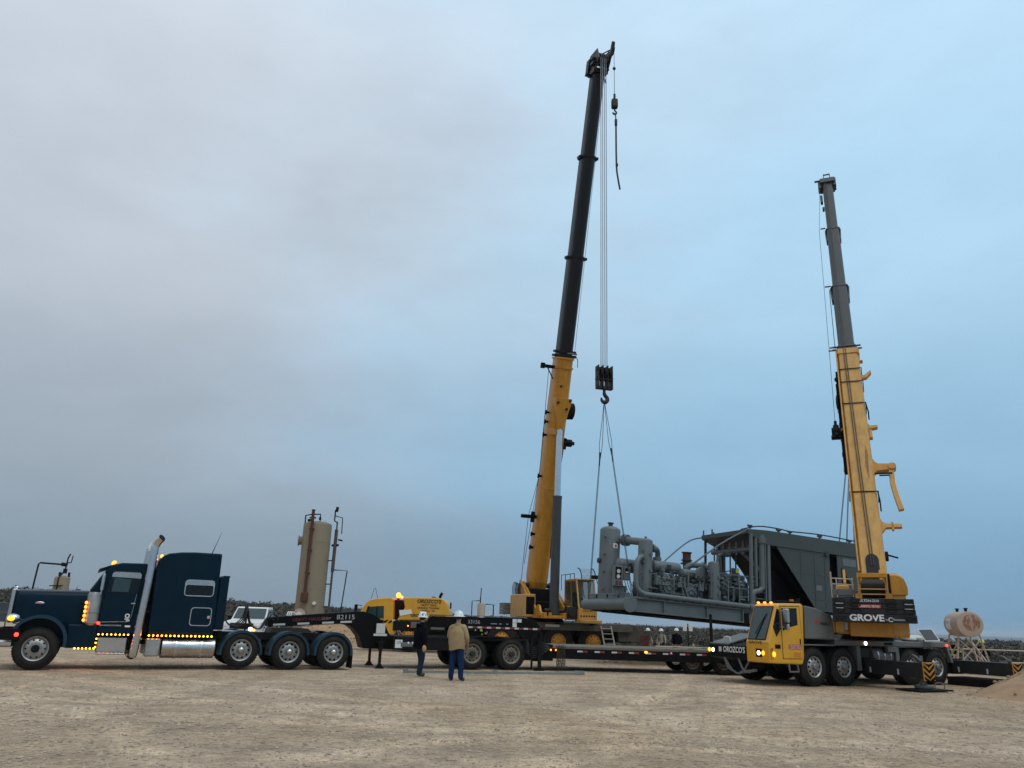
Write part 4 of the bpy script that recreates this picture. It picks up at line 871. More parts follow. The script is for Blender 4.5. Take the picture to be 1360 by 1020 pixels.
m = M(BX); m.tube([(.47, 2.2, .35), (.5, 3.0, .62), (.3, 4.4, .7), (.25, 2.6, .75), (.3, 1.6, .8)], .028, 6, 4); m.build('hydraulic_hose', BLKHOSE, bb)
# boom head
m = M(BX)
for a in (-.33, .33): m.prism([(27.35, -.45), (27.35, .55), (28.0, .85), (28.6, .45), (28.55, -.55), (28.0, -.85)], a-.025, a+.025, 'x')
m.box(-.40, .40, 27.35, 27.6, -.5, .5, .02); m.box(-.48, -.36, 27.5, 28.3, -.3, -.7, .02); m.bar((-.5, 28.0, -.6), (.5, 28.0, -.6), .06, .06); m.bar((-.4, 28.3, -.5), (.42, 28.7, .5), .05, .05); m.cyl((-.5, 28.15, .2), (-.3, 28.15, .2), .09, n=8); m.box(-.52, -.34, 27.75, 27.9, .1, .5, .01); m.bar((-.36, 27.5, .5), (.36, 27.5, .7), .07, .09); m.bar((.34, 27.3, .1), (.46, 27.0, .2), .06, .06)
m.box(-.62, -.3, 27.3, 27.42, -.3, -.1, .01); m.box(-.55, -.3, 28.0, 28.1, .2, .35, .01)
hdm = m.build('boom_head', BOOMB, rc)
for k in range(5):
    m = M(BX); a = -.24+.12*k; m.lathe([(.30, -.03), (.34, -.035), (.30, -.008), (.30, .008), (.34, .035), (.30, .03)], (a, 28.1, .3), (1, 0, 0), 24); m.cyl((a-.03, 28.1, .3), (a+.03, 28.1, .3), .30, n=24); m.build('sheave', CARD, hdm)
m = M(BX); m.prism([(27.9, .5), (28.5, .95), (28.6, .75), (28.2, .1)], .30, .42, 'x'); m.lathe([(.20, -.04), (.25, -.045), (.21, 0), (.25, .045), (.20, .04)], (.36, 28.45, .85), (1, 0, 0), 20); m.cyl((.33, 28.45, .85), (.39, 28.45, .85), .2, n=16); m.prism([(28.5, .7), (28.95, .8), (28.95, .9), (28.4, .95)], .28, .44, 'x'); m.build('runner_sheave', BOOMB, hdm)
# luffing cylinder
a_ = SXW @ Vector((1.35, 0, 2.15)); b_ = BW @ Vector((0, 8.45, .62)); q = RCI
mid = a_.lerp(b_, .60)
m = M(q); m.cyl(a_, mid, .235, n=24); m.cyl(mid, a_.lerp(b_, .612), .25, n=24); m.cyl(a_.lerp(b_, -.03), a_.lerp(b_, .02), .25, n=20); m.build('cylinder_barrel', CYLG, rc)
m = M(q); m.cyl(mid, b_, .165, n=20); m.cyl(a_.lerp(b_, .985), a_.lerp(b_, 1.02), .10, n=14); m.build('cylinder_rod', ROD, rc)
# ropes to the hook block
HB = Vector((4.27, 34.0, 12.55))
m = M(q); al = Vector((.961, .276, 0))
for k, o_ in enumerate((-.15, -.055, .045, .14)): m.cyl(BW @ Vector((o_, 28.1, .62)), HB+al*o_*1.05+Vector((0, 0, .55)), .019, n=6, caps=False)
m.build('hoist_rope', WIREG, rc)
m = M(q); rp = BW @ Vector((.36, 28.45, 1.08)); m.cyl(rp, rp-Vector((0, 0, 2.9)), .013, n=6); m.ball(rp-Vector((0, 0, 1.2)), .09, 8); m.build('auxiliary_rope', WIRE, rc)
hk = thing('hook_block', 'large dark multi-sheave hook block hanging on the main ropes of the tall crane', 'hook block', HB)
m = M()
for a in (-.34, -.12, .12, .34): m.box(a-.03, a+.03, -.20, .20, -.55, .55, .02)
m.box(-.40, .40, -.12, .12, .30, .44, .01); m.box(-.40, .40, -.14, .14, -.15, -.02, .01); m.box(-.40, .40, -.12, .12, -.58, -.44, .01); bk = m.build('block_plate', GREASE, hk)
for a in (-.22, 0, .22):
    m = M(); m.cyl((a-.05, 0, .18), (a+.05, 0, .18), .30, n=20); m.build('sheave', BLKM, hk)
m = M(); m.cyl((0, 0, -.55), (0, 0, -.78), .07, n=12)
m.tube([(0, 0, -.75), (.03, 0, -.86), (.13, 0, -.96), (.15, 0, -1.08), (.06, 0, -1.19), (-.06, 0, -1.18), (-.14, 0, -1.08), (-.13, 0, -.99)], [.08, .085, .09, .10, .10, .085, .06, .03], 10, 3); m.build('hook', GREASE, hk)
hk.rotation_euler = (0, 0, .28)
ab = thing('headache_ball', 'small dark overhaul ball and hook hanging from the boom tip with a strap below', 'hook', rp-Vector((0, 0, 2.9)))
m = M(); m.cyl((0, 0, .12), (0, 0, -.2), .06, n=10); m.box(-.16, .16, -.16, .16, -.72, -.2, .06); m.tube([(0, 0, -.7), (0, 0, -.85), (.09, 0, -.97), (.05, 0, -1.08), (-.07, 0, -1.06), (-.08, 0, -.98)], .04, 8, 3); m.build('ball', GREASE, ab)
m = M(); m.tube([(0, 0, -1.0), (.05, 0, -1.2), (.06, 0, -1.5)], .03, 6); m.cyl((.06, 0, -1.4), (.06, 0, -1.75), .07, n=8); m.tube([(.06, 0, -1.7), (.06, 0, -4.0), (.13, 0, -4.8), (.22, 0, -5.4)], .045, 8, 3); m.box(.02, .14, -.06, .06, -4.1, -3.95, .02); m.build('strap', BLKHOSE, ab)

# ------------------------------------------------------------------ compressor package hanging from both cranes
th, ta = radians(21), .055
e1 = Vector((cos(th)*cos(ta), sin(th)*cos(ta), -sin(ta))); e2 = Vector((-sin(th), cos(th), 0)); e3 = e1.cross(e2)
SKM = Matrix((e1, e2, e3)).transposed().to_4x4(); SKM.translation = (5.2, 33.0, 2.16)
sk = thing('compressor_skid', 'long grey gas compressor skid with vessels and cooler hanging tilted above the trailer', 'compressor'); sk.matrix_world = SKM
m = M()
for v in (.02, 3.44):
    m.box(0, 12.6, v, v+.26, 0, .045, .004); m.box(0, 12.6, v, v+.26, .53, .575, .004); m.box(0, 12.6, v+.11, v+.15, .045, .53, .004)
for u in (.25, 1.6, 3.75, 5.6, 7.5, 9.4, 11.3, 12.4): m.box(u, u+.03, .03, .13, .045, .53, .002); m.box(u, u+.2, .2, 3.5, .08, .5, .01)
m.box(0, 12.6, .05, 3.65, .575, .60, .002); m.build('skid_frame', SKID, sk)
m = M(); m.box(.06, 12.5, .3, 3.4, .012, .10, .004)
for v in (.9, 1.75, 2.6): m.box(.1, 12.5, v, v+.2, -.05, .012, .004)
m.build('skid_underside', BLK, sk)  # shade under the skid put into the colour: plate and beams in black
m = M(); m.cyl((-.08, .02, .28), (-.08, 4.05, .28), .235, n=24); m.cyl((-.05, -.03, .28), (-.05, .05, .28), .33, n=28); m.box(-.08, .1, .25, 3.7, .50, .74, .01); m.build('end_pipe', SKID, sk)
m = M()
for v in (.9, 1.9, 2.9): m.box(-.1, -.06, v, v+.10, .55, .70, .004)
m.build('lifting_slot', BLK, sk)
def vessel(name, u, v, w0, w1, r, mt=SKID):
    m = M(); h = r*.45; m.lathe([(r*1.08, w0), (r*1.08, w0+.05), (r, w0+.06)]+[(r, w1-h)]+[(r*cos(radians(t)), w1-h+h*sin(radians(t))) for t in (15, 30, 45, 60, 75, 89)], (u, v, 0), n=32)
    return m.build(name, mt, sk)
for u, v, r, w0, w1 in ((.45, 2.9, .47, .6, 3.82), (1.2, 1.0, .315, .6, 3.2), (4.37, .42, .25, .6, 2.52)):      # small-bore piping and nozzles on the vessels
    m = M()
    for w in np.linspace(w0+.35, w1-.55, 4): m.cyl((u-r*.8, v-r*.55, w), (u-r*1.15, v-r*.85, w), .035, n=8); m.cyl((u-r*1.1, v-r*.8, w), (u-r*1.2, v-r*.88, w), .065, n=10)
    m.tube([(u-r*1.18, v-r*.87, w0+.3), (u-r*1.18, v-r*.87, w1-.5)], .022, 6)
    for w in np.linspace(w0+.5, w1-.7, 3): m.cyl((u+r*.3, v-r*.9, w), (u+r*.34, v-r*1.1, w), .045, n=8); m.cyl((u+r*.33, v-r*1.05, w), (u+r*.35, v-r*1.15, w), .075, n=10)
    m.tube([(u+r*.36, v-r*1.12, w0+.5), (u+r*.5, v-r*1.1, w0+.2), (u+r*.9, v-r*.9, w0+.05)], .02, 6, 3)
    m.build('gauge_piping', SKID, sk)
v1 = vessel('scrubber_vessel', .45, 2.9, .6, 3.82, .47); v2 = vessel('scrubber_vessel', 1.2, 1.0, .6, 3.2, .315); v3 = vessel('filter_vessel', 4.37, .42, .6, 2.52, .25)
m = M(); m.cyl((.45, 2.9, 3.8), (.45, 2.9, 3.95), .10, n=12); m.cyl((.45, 2.9, 3.93), (.45, 2.9, 3.98), .15, n=12); m.cyl((1.2, 1.0, 3.2), (1.2, 1.0, 3.27), .05); m.cyl((-.05, 2.9, 2.2), (-.12, 2.9, 2.2), .12); m.build('nozzle', SKIDD, v1)
m = M(); m.box(.38, .60, 2.42, 2.435, 2.78, 3.0, .002); m.build('placard', WHITE, v1)
m = M(); m.prism([(.49, 2.82), (.565, 2.89), (.49, 2.96), (.415, 2.89)], 2.41, 2.42); m.build('hazard_diamond', RLET, v1)
def flange(m, p, ax, r, t=.06): a = Vector(p); d = Vector(ax).normalized(); m.cyl(a-d*t, a+d*t, r, n=18)
m = M(); m.tube([(.8, 2.6, 3.22), (1.2, 1.25, 3.06)], .165, 16); flange(m, (.88, 2.33, 3.19), (.4, -1.35, -.16), .26, .05); flange(m, (.93, 2.18, 3.17), (.4, -1.35, -.16), .26, .05); m.build('gas_pipe', SKID, sk)
m = M(); m.tube([(1.45, 1.05, 2.80), (1.75, 1.15, 2.84), (1.95, 1.25, 2.76), (2.05, 1.35, 2.55), (2.05, 1.4, 2.2)], .12, 14, 4); flange(m, (1.62, 1.1, 2.82), (1, .2, .1), .19); flange(m, (2.05, 1.4, 2.42), (0, 0, 1), .19); m.build('gas_pipe', SKID, sk)
def bottle(u0, u1, v, w, r):
    m = M(); L_ = u1-u0; h = r*.4; m.lathe([(.001, 0), (r*.7, h*.4), (r, h), (r, L_-h), (r*.7, L_-h*.4), (.001, L_)], (u0, v, w), (1, 0, 0), 26); o_ = m.build('pulsation_bottle', SKID, sk)
    m = M(); m.box(u0+L_*.45, u0+L_*.6, v-r-.015, v-r+.02, w-.10, w+.10, .004); m.build('name_plate', SKIDD, o_); return o_
bottle(1.62, 3.15, 1.25, 2.08, .255); bottle(2.95, 4.12, .95, 1.86, .215); bottle(1.3, 2.6, 1.9, 1.75, .25); bottle(.3, 1.4, 2.0, 2.02, .30); bottle(2.4, 3.9, 2.1, 1.6, .25)
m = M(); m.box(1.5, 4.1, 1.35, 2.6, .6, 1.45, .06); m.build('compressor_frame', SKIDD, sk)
for u, w, r in ((2.08, 1.16, .36), (3.2, 1.06, .36)):
    m = M(); m.cyl((u, 1.4, w), (u, .55, w), r, n=24); m.cyl((u, .62, w), (u, .55, w), r*1.12, n=24); m.cyl((u, .55, w), (u, .45, w), r*.7, n=20); m.cyl((u, 1.0, w+r*.6), (u, 1.0, w+.9), .12, n=12); cy = m.build('compressor_cylinder', SKID, sk)
    m = M()
    for k in range(12): a = 2*pi*k/12; m.cyl((u+r*.92*cos(a), .55, w+r*.92*sin(a)), (u+r*.92*cos(a), .50, w+r*.92*sin(a)), .035, n=6)
    for k in range(6): a = 2*pi*(k+.5)/6; m.cyl((u+r*cos(a), .85, w+r*sin(a)), (u+(r+.16)*cos(a), .78, w+(r+.16)*sin(a)), .10, n=10)
    m.build('valve_cap', SKID, cy)
    m = M(); m.tube([(u-.3, .7, w+.3), (u-.42, .5, w+.1), (u-.3, .45, w-.2), (u+.1, .42, w-.38)], .022, 6, 4); m.tube([(u-.2, .6, w-.3), (u+.2, .48, w+.1), (u+.45, .6, w+.45)], .018, 6, 4); m.tube([(u+.1, .5, w+.25), (u+.3, .42, w+.35), (u+.42, .5, w+.1)], .03, 7, 3); m.tube([(u-.25, .45, w-.05), (u+.0, .38, w+.12), (u+.28, .42, w-.1)], .026, 7, 3); m.box(u-.1, u+.12, .40, .46, w-.12, w+.1, .02); m.box(u-.3, u-.18, .5, .62, w+.05, w+.22, .02); m.build('tubing', SKID, cy)
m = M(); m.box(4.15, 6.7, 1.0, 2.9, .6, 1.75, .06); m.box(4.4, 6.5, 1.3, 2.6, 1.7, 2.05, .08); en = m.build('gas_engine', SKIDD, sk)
m = M()
for k in range(6): u = 4.4+.38*k; m.box(u, u+.26, .92, 1.05, 1.15, 1.6, .03); m.tube([(u+.1, .95, 1.6), (u+.15, 1.0, 1.85), (u+.1, 1.3, 1.95)], .055, 8, 3)
m.tube([(4.3, 1.25, 2.0), (6.6, 1.25, 2.02)], .10, 10); m.build('engine_head', SKID, en)
m = M(); m.cyl((3.87, 1.8, 1.9), (3.87, 1.8, 2.4), .17, n=16); m.cyl((3.87, 1.8, 2.4), (3.87, 1.8, 2.45), .28, n=16); m.cyl((3.87, 1.8, 2.55), (3.87, 1.8, 2.60), .25, n=16); m.build('exhaust_base', SKIDD, sk)
m = M(); m.cyl((3.87, 1.8, 2.45), (3.87, 1.8, 2.92), .19, n=16); m.cyl((3.87, 1.8, 2.90), (3.87, 1.8, 2.94), .24, n=16); m.build('exhaust_stack', RUSTY, sk)
m = M(); m.tube([(3.7, 1.3, 1.6), (3.5, 1.3, 2.1), (3.75, 1.2, 2.32), (4.1, .9, 2.28), (4.35, .5, 2.2)], .13, 14, 4); flange(m, (4.1, .85, 2.28), (.6, -.7, -.1), .2); m.build('gas_pipe', SKID, sk)
m = M(); m.lathe([(.001, 0), (.38, .02), (.40, .1), (.40, .2), (.001, .24)], (3.95, .9, 1.85), (.3, -1, 0), 24); m.build('blower_housing', SKID, sk)
m = M(); m.tube([(.95, .8, 2.22), (.75, .5, 2.30), (.45, .22, 2.22), (.28, .12, 1.95), (.24, .10, 1.3), (.33, .07, .92), (.62, .03, .75), (1.2, .02, .725), (6.95, .02, .70)], .105, 14, 4); flange(m, (.86, .66, 2.27), (.7, -.9, .1), .18); flange(m, (6.0, .02, .702), (1, 0, 0), .14); m.build('discharge_pipe', SKID, sk)
m = M()
for k in range(14): u = .9+.42*k; m.box(u, u+.05, -.03, .12, .58, .72, .004)
m.build('pipe_saddle', SKIDD, sk)
m = M(); m.box(-.42, .02, .78, .98, 1.0, 1.85, .015); m.box(.02, .34, .74, .98, 1.28, 1.85, .015); m.box(-.40, .28, .9, .98, .6, 1.05, .01); pn = m.build('control_panel', SKID, sk)
m = M(); m.box(-.36, -.08, .765, .785, 1.30, 1.80, .006); m.box(.08, .28, .725, .745, 1.55, 1.78, .004); m.build('panel_window', BLK, pn)
m = M()
for z in (1.40, 1.62): m.cyl((-.22, .765, z), (-.22, .755, z), .085, n=18)
m.box(.10, .26, .72, .728, 1.58, 1.64, .002); m.build('gauge', TAPEW, pn)
m = M(); m.box(-.34, -.22, .77, .782, 1.05, 1.22, .002); m.box(-.16, -.06, .77, .782, 1.05, 1.2, .002); m.build('warning_decal', REDL, pn)
m = M()
for k in range(7):
    u = .0+.13*k; m.tube([(u, .85, 1.25), (u+random.uniform(-.05, .1), .7, 1.0), (u+.1, .65, .75), (u+.2, .9, .62)], .016, 5, 3)
m.build('conduit', SKIDD, pn)
random.seed(21)
m = M()
for k in range(46):      # small piping between the engine and the cooler
    u, v, w = random.uniform(4.5, 6.9), random.uniform(.25, 1.1), random.uniform(.7, 1.9); P_ = [(u, v, w)]
    for _ in range(3):
        ax = random.choice((0, 1, 2, 2)); q_ = list(P_[-1]); q_[ax] += random.choice((-1, 1))*random.uniform(.15, .6); q_[2] = min(2.1, max(.62, q_[2])); q_[1] = min(1.5, max(.2, q_[1])); P_.append(tuple(q_))
    m.tube(P_, random.choice((.022, .03, .045)), 7)
m.build('small_piping', SKID, sk)
m = M()
for k in range(20):
    u, v, w = random.uniform(4.6, 6.9), random.uniform(.3, 1.0), random.uniform(.8, 1.9); m.ball((u, v, w), random.uniform(.06, .12), 8); m.cyl((u, v-.12, w), (u, v+.12, w), .05, n=8)
m.build('valve', SKID, sk)
m = M()
for k in range(54):      # dense small-bore piping round the compressor cylinders
    u, v, w = random.uniform(1.4, 4.1), random.uniform(.3, 1.3), random.uniform(.65, 1.75); P_ = [(u, v, w)]
    for _ in range(4):
        ax = random.choice((0, 0, 1, 2, 2)); q_ = list(P_[-1]); q_[ax] += random.choice((-1, 1))*random.uniform(.1, .5); q_[2] = min(1.9, max(.62, q_[2])); q_[1] = min(1.5, max(.22, q_[1])); P_.append(tuple(q_))
    m.tube(P_, random.choice((.016, .022, .03, .045)), 6)
m.build('small_piping', SKID, sk)
m = M()
for k in range(26):
    u, v, w = random.uniform(1.5, 4.1), random.uniform(.3, .9), random.uniform(.7, 1.7); m.ball((u, v, w), random.uniform(.05, .10), 8); m.cyl((u, v-.10, w), (u, v+.10, w), .045, n=8); m.cyl((u, v-.02, w), (u, v-.02, w+.16), .02, n=6); m.cyl((u, v-.03, w+.15), (u, v-.01, w+.15), .08, n=10)
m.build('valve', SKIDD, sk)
for u, w in ((2.62, 1.45), (3.75, 1.35), (1.55, 1.4)): M().box(u-.12, u+.12, .42, .62, w-.2, w+.2, .02).build('instrument_box', SKID, sk)
m = M()
for u in (4.95, 5.55, 6.1): m.bar((u, .18, .6), (u, .18, 2.05 if u > 5 else 1.7), .05, .05)
m.bar((4.9, .18, 1.45), (6.3, .18, 1.45), .04, .04); m.bar((4.9, .18, 2.0), (6.9, .18, 2.0), .04, .04); m.bar((5.5, .18, 1.1), (6.9, .18, 1.1), .04, .04); m.build('guard_rail', SKID, sk)
m = M(); m.box(5.5, 5.85, .6, .7, 1.95, 2.35, .01); jb = m.build('junction_box', SKIDD, sk); m = M(); m.box(5.68, 5.83, .585, .6, 2.15, 2.33, .002); m.build('yellow_label', mat('yellow_label', (.55, .5, .04), .5), jb)
# cooler
m = M(); m.prism([(7.0, 3.52), (12.6, 3.52), (12.6, 4.18), (7.05, 4.18), (5.95, 4.12), (5.95, 3.92)], .05, 3.65); m.build('cooler_plenum', COOL, sk, bevel=.012)
m = M(); m.box(7.03, 7.18, .05, .20, .6, 3.52); m.box(7.03, 7.18, 3.5, 3.65, .6, 3.52); m.box(12.45, 12.6, .05, .2, .6, 3.52); m.box(12.45, 12.6, 3.5, 3.65, .6, 3.52); m.bar((6.9, .1, 3.55), (6.9, .1, 1.0), .10, .05)
m.build('cooler_post', SKID, sk)
for v, nm in ((.09, 'cooler_side_panel'), (3.55, 'cooler_side_panel')):
    m = M(); m.prism([(7.55, 3.52), (9.75, .85), (10.62, .85), (10.62, 3.52)], v, v+.05); m.prism([(11.08, 3.52), (11.08, .85), (12.45, .85), (12.45, 3.52)], v, v+.05); m.prism([(10.62, .85), (10.62, 2.1), (11.08, 2.1), (11.08, .85)], v, v+.05); cp_ = m.build(nm, COOL, sk)
    if v < 1:
        for u in (8.9, 9.7, 10.3): m = M(); m.box(u, u+.03, .075, .09, 3.5 if u < 9 else 3.48, 2.1 if u < 9 else 1.0, .002); m.build('panel_rib', COOL, cp_)
        m = M()
        for k in range(26): u = 7.7+.18*k; m.box(u, u+.02, .075, .092, 3.40, 3.42, .001)
        for k in range(14): m.box(9.0+.045*k*0+.62*(k % 2), 9.02+.62*(k % 2), .075, .092, 1.9+.11*k, 1.92+.11*k, .001)
        m.build('panel_bolts', SKIDD, cp_)
        for u0, u1, w in ((8.35, 10.6, 2.45), (9.3, 10.6, 1.35)): M().box(u0, u1, .078, .095, w, w+.04, .004).build('panel_rail', COOL, cp_)
        m = M(); m.prism([(11.3, 2.95), (11.3, 2.25), (11.85, 2.25)], .075, .092); m.build('vent_opening', BLK, cp_)
        m = M(); m.box(11.4, 12.2, .07, .088, 3.05, 3.4, .004); m.box(9.75, 10.1, .07, .088, 1.75, 2.0, .004); m.build('name_plate', SKID, cp_)
        m = M(); m.cyl((10.45, .02, 3.5), (10.45, .09, 3.5), .13, n=14); m.build('lifting_eye', SKIDD, cp_)
m = M(); m.box(7.3, 12.4, .3, 3.4, .85, .95); m.box(8.2, 12.3, 1.0, 2.4, .95, 3.5); m.box(10.3, 11.4, .4, 1.0, .95, 3.5); m.prism([(7.25, 3.52), (9.8, .9), (9.9, .9), (7.35, 3.52)], .4, 3.4); m.build('cooler_dark_fill', BLK, sk)  # black blocks added so the inside of the cooler reads dark
m = M()
for u, v, w in ((6.14, .10, 1.0), (6.42, .12, 1.6)): m.tube([(u, v, 3.92), (u, v, w)], .085 if u < 6.2 else .07, 12)
m.tube([(6.72, .10, 3.92), (6.72, .10, 1.75), (6.68, .10, 1.55), (6.5, .10, 1.42), (6.32, .1, 1.38), (6.2, .1, 1.28), (6.17, .1, 1.1), (6.17, .1, .75)], .125, 14, 3); flange(m, (6.72, .1, 3.62), (0, 0, 1), .19); flange(m, (6.72, .1, 3.75), (0, 0, 1), .19); m.build('cooler_pipe', SKID, sk)
m = M()
for k in range(6): v = .6+.5*k; m.tube([(6.5, v, 3.95), (6.5, v, 3.1)], .06, 10); m.cyl((6.5, v, 3.4), (6.5, v, 3.46), .12, n=12)
m.tube([(6.5, .3, 3.3), (6.5, 3.5, 3.32)], .11, 12); m.tube([(5.9, 2.2, 3.0), (6.1, 2.2, 3.12), (6.45, 2.2, 3.12), (6.5, 2.2, 3.4)], .09, 10, 4); m.tube([(5.9, 2.2, 3.0), (5.85, 2.2, 2.7), (5.85, 2.2, 1.0)], .09, 10)
m.tube([(6.5, 1.3, 3.25), (6.95, .9, 2.7), (7.0, .6, 2.4)], .09, 10); m.build('header_pipe', SKID, sk)
m = M(); m.bar((6.15, 3.6, 4.02), (6.15, 3.6, .6), .09, .09)
for k in range(5): v = 3.5-.42*k; m.bar((6.6, v, 3.9), (6.6, v, .8), .05, .05)
for w in (1.6, 2.4): m.bar((6.6, 3.5, w), (6.6, 1.8, w), .04, .04)
m.build('cooler_frame', SKIDD, sk)
m = M(); m.tube([(5.95, .1, 4.10), (4.6, .2, 3.3), (3.2, .35, 2.25)], .04, 8, 5); m.tube([(6.15, 3.6, 4.05), (5.2, 3.6, 3.75), (3.9, 3.5, 2.75), (3.3, 3.4, 2.2)], .035, 8, 5); m.build('brace_pipe', SKID, sk)
for u in (6.1, 7.7, 8.35, 10.1, 11.9): M().bar((u, .1, 4.15), (u, .1, 4.32), .05, .10).cyl((u-.12, .1, 4.28), (u+.12, .1, 4.28), .05, n=8).build('lifting_lug', SKIDD, sk)
for u, v in ((5.97, 3.5), (5.97, 2.8), (6.6, 3.55), (8, 3.55), (10, 3.55)): M().bar((u, v, 4.1), (u, v, 4.35), .05, .05).build('roof_stub', SKIDD, sk)
tag(M(SKM).tube([(5.6, .1, 4.05), (6.6, .12, 4.32), (7.7, .1, 4.34), (8.4, .1, 4.30), (10.1, .1, 4.36), (12.3, .1, 4.30)], .03, 6, 4).build('wire_rope', WIRE), 'dark wire rope lying along the top edge of the grey cooler', 'wire rope')
# slings from the tall crane to the left end
hkp = HB+Vector((0, 0, -1.12))
def sling(p, q_, label, r=.016, sp=.07):
    m = M(); p, q_ = Vector(p), Vector(q_); d = (q_-p).normalized(); a = d.cross(Vector((0, 1, 0))).normalized()
    for s in (-1, 1): m.tube([p, p.lerp(q_, .22)+a*sp*s, p.lerp(q_, .30)+a*.02*s, q_+a*.02*s], r*.8, 6)
    m.cyl(p.lerp(q_, .26), p.lerp(q_, .33), r*1.9, n=8)
    return tag(m.build('wire_sling', WIRE), label, 'wire sling', 'slings under the crane hooks')
sling(hkp, SKM @ Vector((.0, 3.85, .5)), 'wire sling from the big hook block to the skid, left of the tall vessel')
sling(hkp, SKM @ Vector((.05, -.02, .5)), 'wire sling from the big hook block to the skid, crossing the tall vessel')
# ------------------------------------------------------------------ front truck crane
tc_ = thing('truck_crane', 'yellow and grey truck crane in the foreground, big dark counterweight lettered in white', 'crane', (8.91, 26.395, 0), radians(206.5))
m = M()
for s in (-1, 1): m.box(1.2, -6.4, s*.45, s*.62, .72, 1.15)
m.box(-1.9, -5.0, -.62, .62, .70, 1.18); m.box(.6, -.9, -.5, .5, .6, 1.3); m.build('chassis', BLKM, tc_)
for x in (-.06, -1.36, -4.62, -5.92):
    for s in (1, -1): wheel(tc_, x, s*(1.24 if x > -2 else 1.20), .565, .565, .42, .29, s, 'crane')
for x in (-.06, -1.36, -4.62, -5.92): M().cyl((x, -1.1, .565), (x, 1.1, .565), .11).ball((x, 0, .565), .22, 12).build('axle', GREASE, tc_)
# decks
m = M(); m.box(-1.08, -6.55, -1.42, 1.42, 1.20, 1.37, .02); m.box(.78, -1.08, 1.0, 1.44, 1.185, 1.225, .01); m.box(.78, -1.08, -1.44, -1.0, 1.185, 1.225, .01)
for s in (1, -1):
    m.prism([(-6.50, 1.21), (-6.58, 1.21), (-6.80, .70), (-6.66, .70)], s*1.28, s*1.42); m.prism([(.78, 1.2), (.70, .62), (.62, .62), (.66, 1.2)], s*1.0, s*1.43); m.box(-2.05, -2.22, s*1.05, s*1.40, .45, 1.2, .01); m.box(-3.95, -4.12, s*1.1, s*1.36, .55, 1.2, .01); m.box(-3.5, -3.95, s*1.30, s*1.42, 1.02, 1.2, .01)
dk = m.build('carrier_deck', CARG, tc_)
m = M()
for k in range(5): m.box(-5.6-.17*k, -5.76-.17*k, 1.0, 1.36, 1.375, 1.39, .003)
m.build('deck_tread', TAPEW, dk)
lamp(dk, (-2.45, 1.435, 1.285), .06, WLAMP, 'side_light', 10, (1, .5, 1)); lamp(dk, (-6.50, 1.435, 1.27), .045, REDLAMP, 'tail_light', 10)
m = M(); m.box(-3.35, -3.75, 1.42, 1.428, 1.24, 1.32, .004); m.build('deck_slot', BLK, dk)
# nose: bumper, sloping deck, tow hooks
m = M(); m.box(1.74, 1.58, -1.32, 1.44, .74, 1.11, .02); m.prism([(1.74, .74), (.9, .58), (.9, .9), (1.6, 1.1)], -1.3, .4); m.box(1.7, .5, -1.30, -1.22, .8, 1.14, .01); bmp = m.build('bumper', BLK, tc_)
m = M(); m.prism([(1.70, 1.12), (1.70, 1.155), (.35, 1.47), (-.95, 1.47), (-.95, 1.43), (.35, 1.43)], -1.28, -.38); m.build('nose_deck', CARG, tc_)
m = M(); m.bar((.95, -1.27, .66), (.95, .38, .66), .06, .5); m.box(-.9, .3, -1.2, .3, .75, 1.40); m.prism([(1.68, 1.1), (.4, 1.36), (-.9, 1.38), (-.9, 1.0), (1.6, 1.0)], -.37, .38); m.build('nose_underside', BLK, tc_)
text("OROZCO'S", .17, (1.752, -.10, .90), (0, 1, 0), (0, 0, 1), WLET, bmp, w=.98, bold=.02, shear=.12)
m = M(); m.box(1.745, 1.75, -.80, -.67, .90, 1.05, .002); m.box(1.745, 1.75, .50, .82, .90, 1.05, .002); m.build('bumper_decal', TAPEW, bmp)
for y, o_ in ((-1.05, -.18), (1.0, .18)):
    lamp(bmp, (1.765, y, .94), .065, WLAMP, 'headlight', 12, (.5, 1, 1)); lamp(bmp, (1.765, y+o_, .94), .065, AMBER, 'turn_signal', 12, (.4, .9, 1))
    m = M(); m.box(1.74, 1.77, y-.13, y+.13, .82, 1.06, .01); m.build('lamp_bezel', BLKM, bmp)
m = M()
for y in (-.35, .30): m.tube([(1.70, y-.28, .78), (1.73, y-.05, .42), (1.70, y+.22, .33)], .03, 8, 4)
m.tube([(1.70, -.63, .78), (1.73, -.2, .35), (1.72, .2, .32), (1.7, .58, .78)], .028, 8, 4); m.bar((1.68, .1, .32), (1.68, .75, .42), .10, .08); m.build('tow_frame', CARG, tc_)
m = M(); m.tube([(1.55, -.75, 1.2), (1.55, -.72, 1.34), (1.5, -.55, 1.34), (1.5, -.5, 1.2)], .025, 6, 3); m.tube([(1.0, -.05, 1.35), (1.0, -.02, 1.47), (.95, .12, 1.47), (.95, .15, 1.36)], .03, 6, 3); m.build('grab_handle', TAPEW, tc_)
m = M(); m.bar((1.62, -1.28, 1.1), (1.62, -1.28, 2.05), .09, .05); m.build('marker_post', BLKM, tc_)
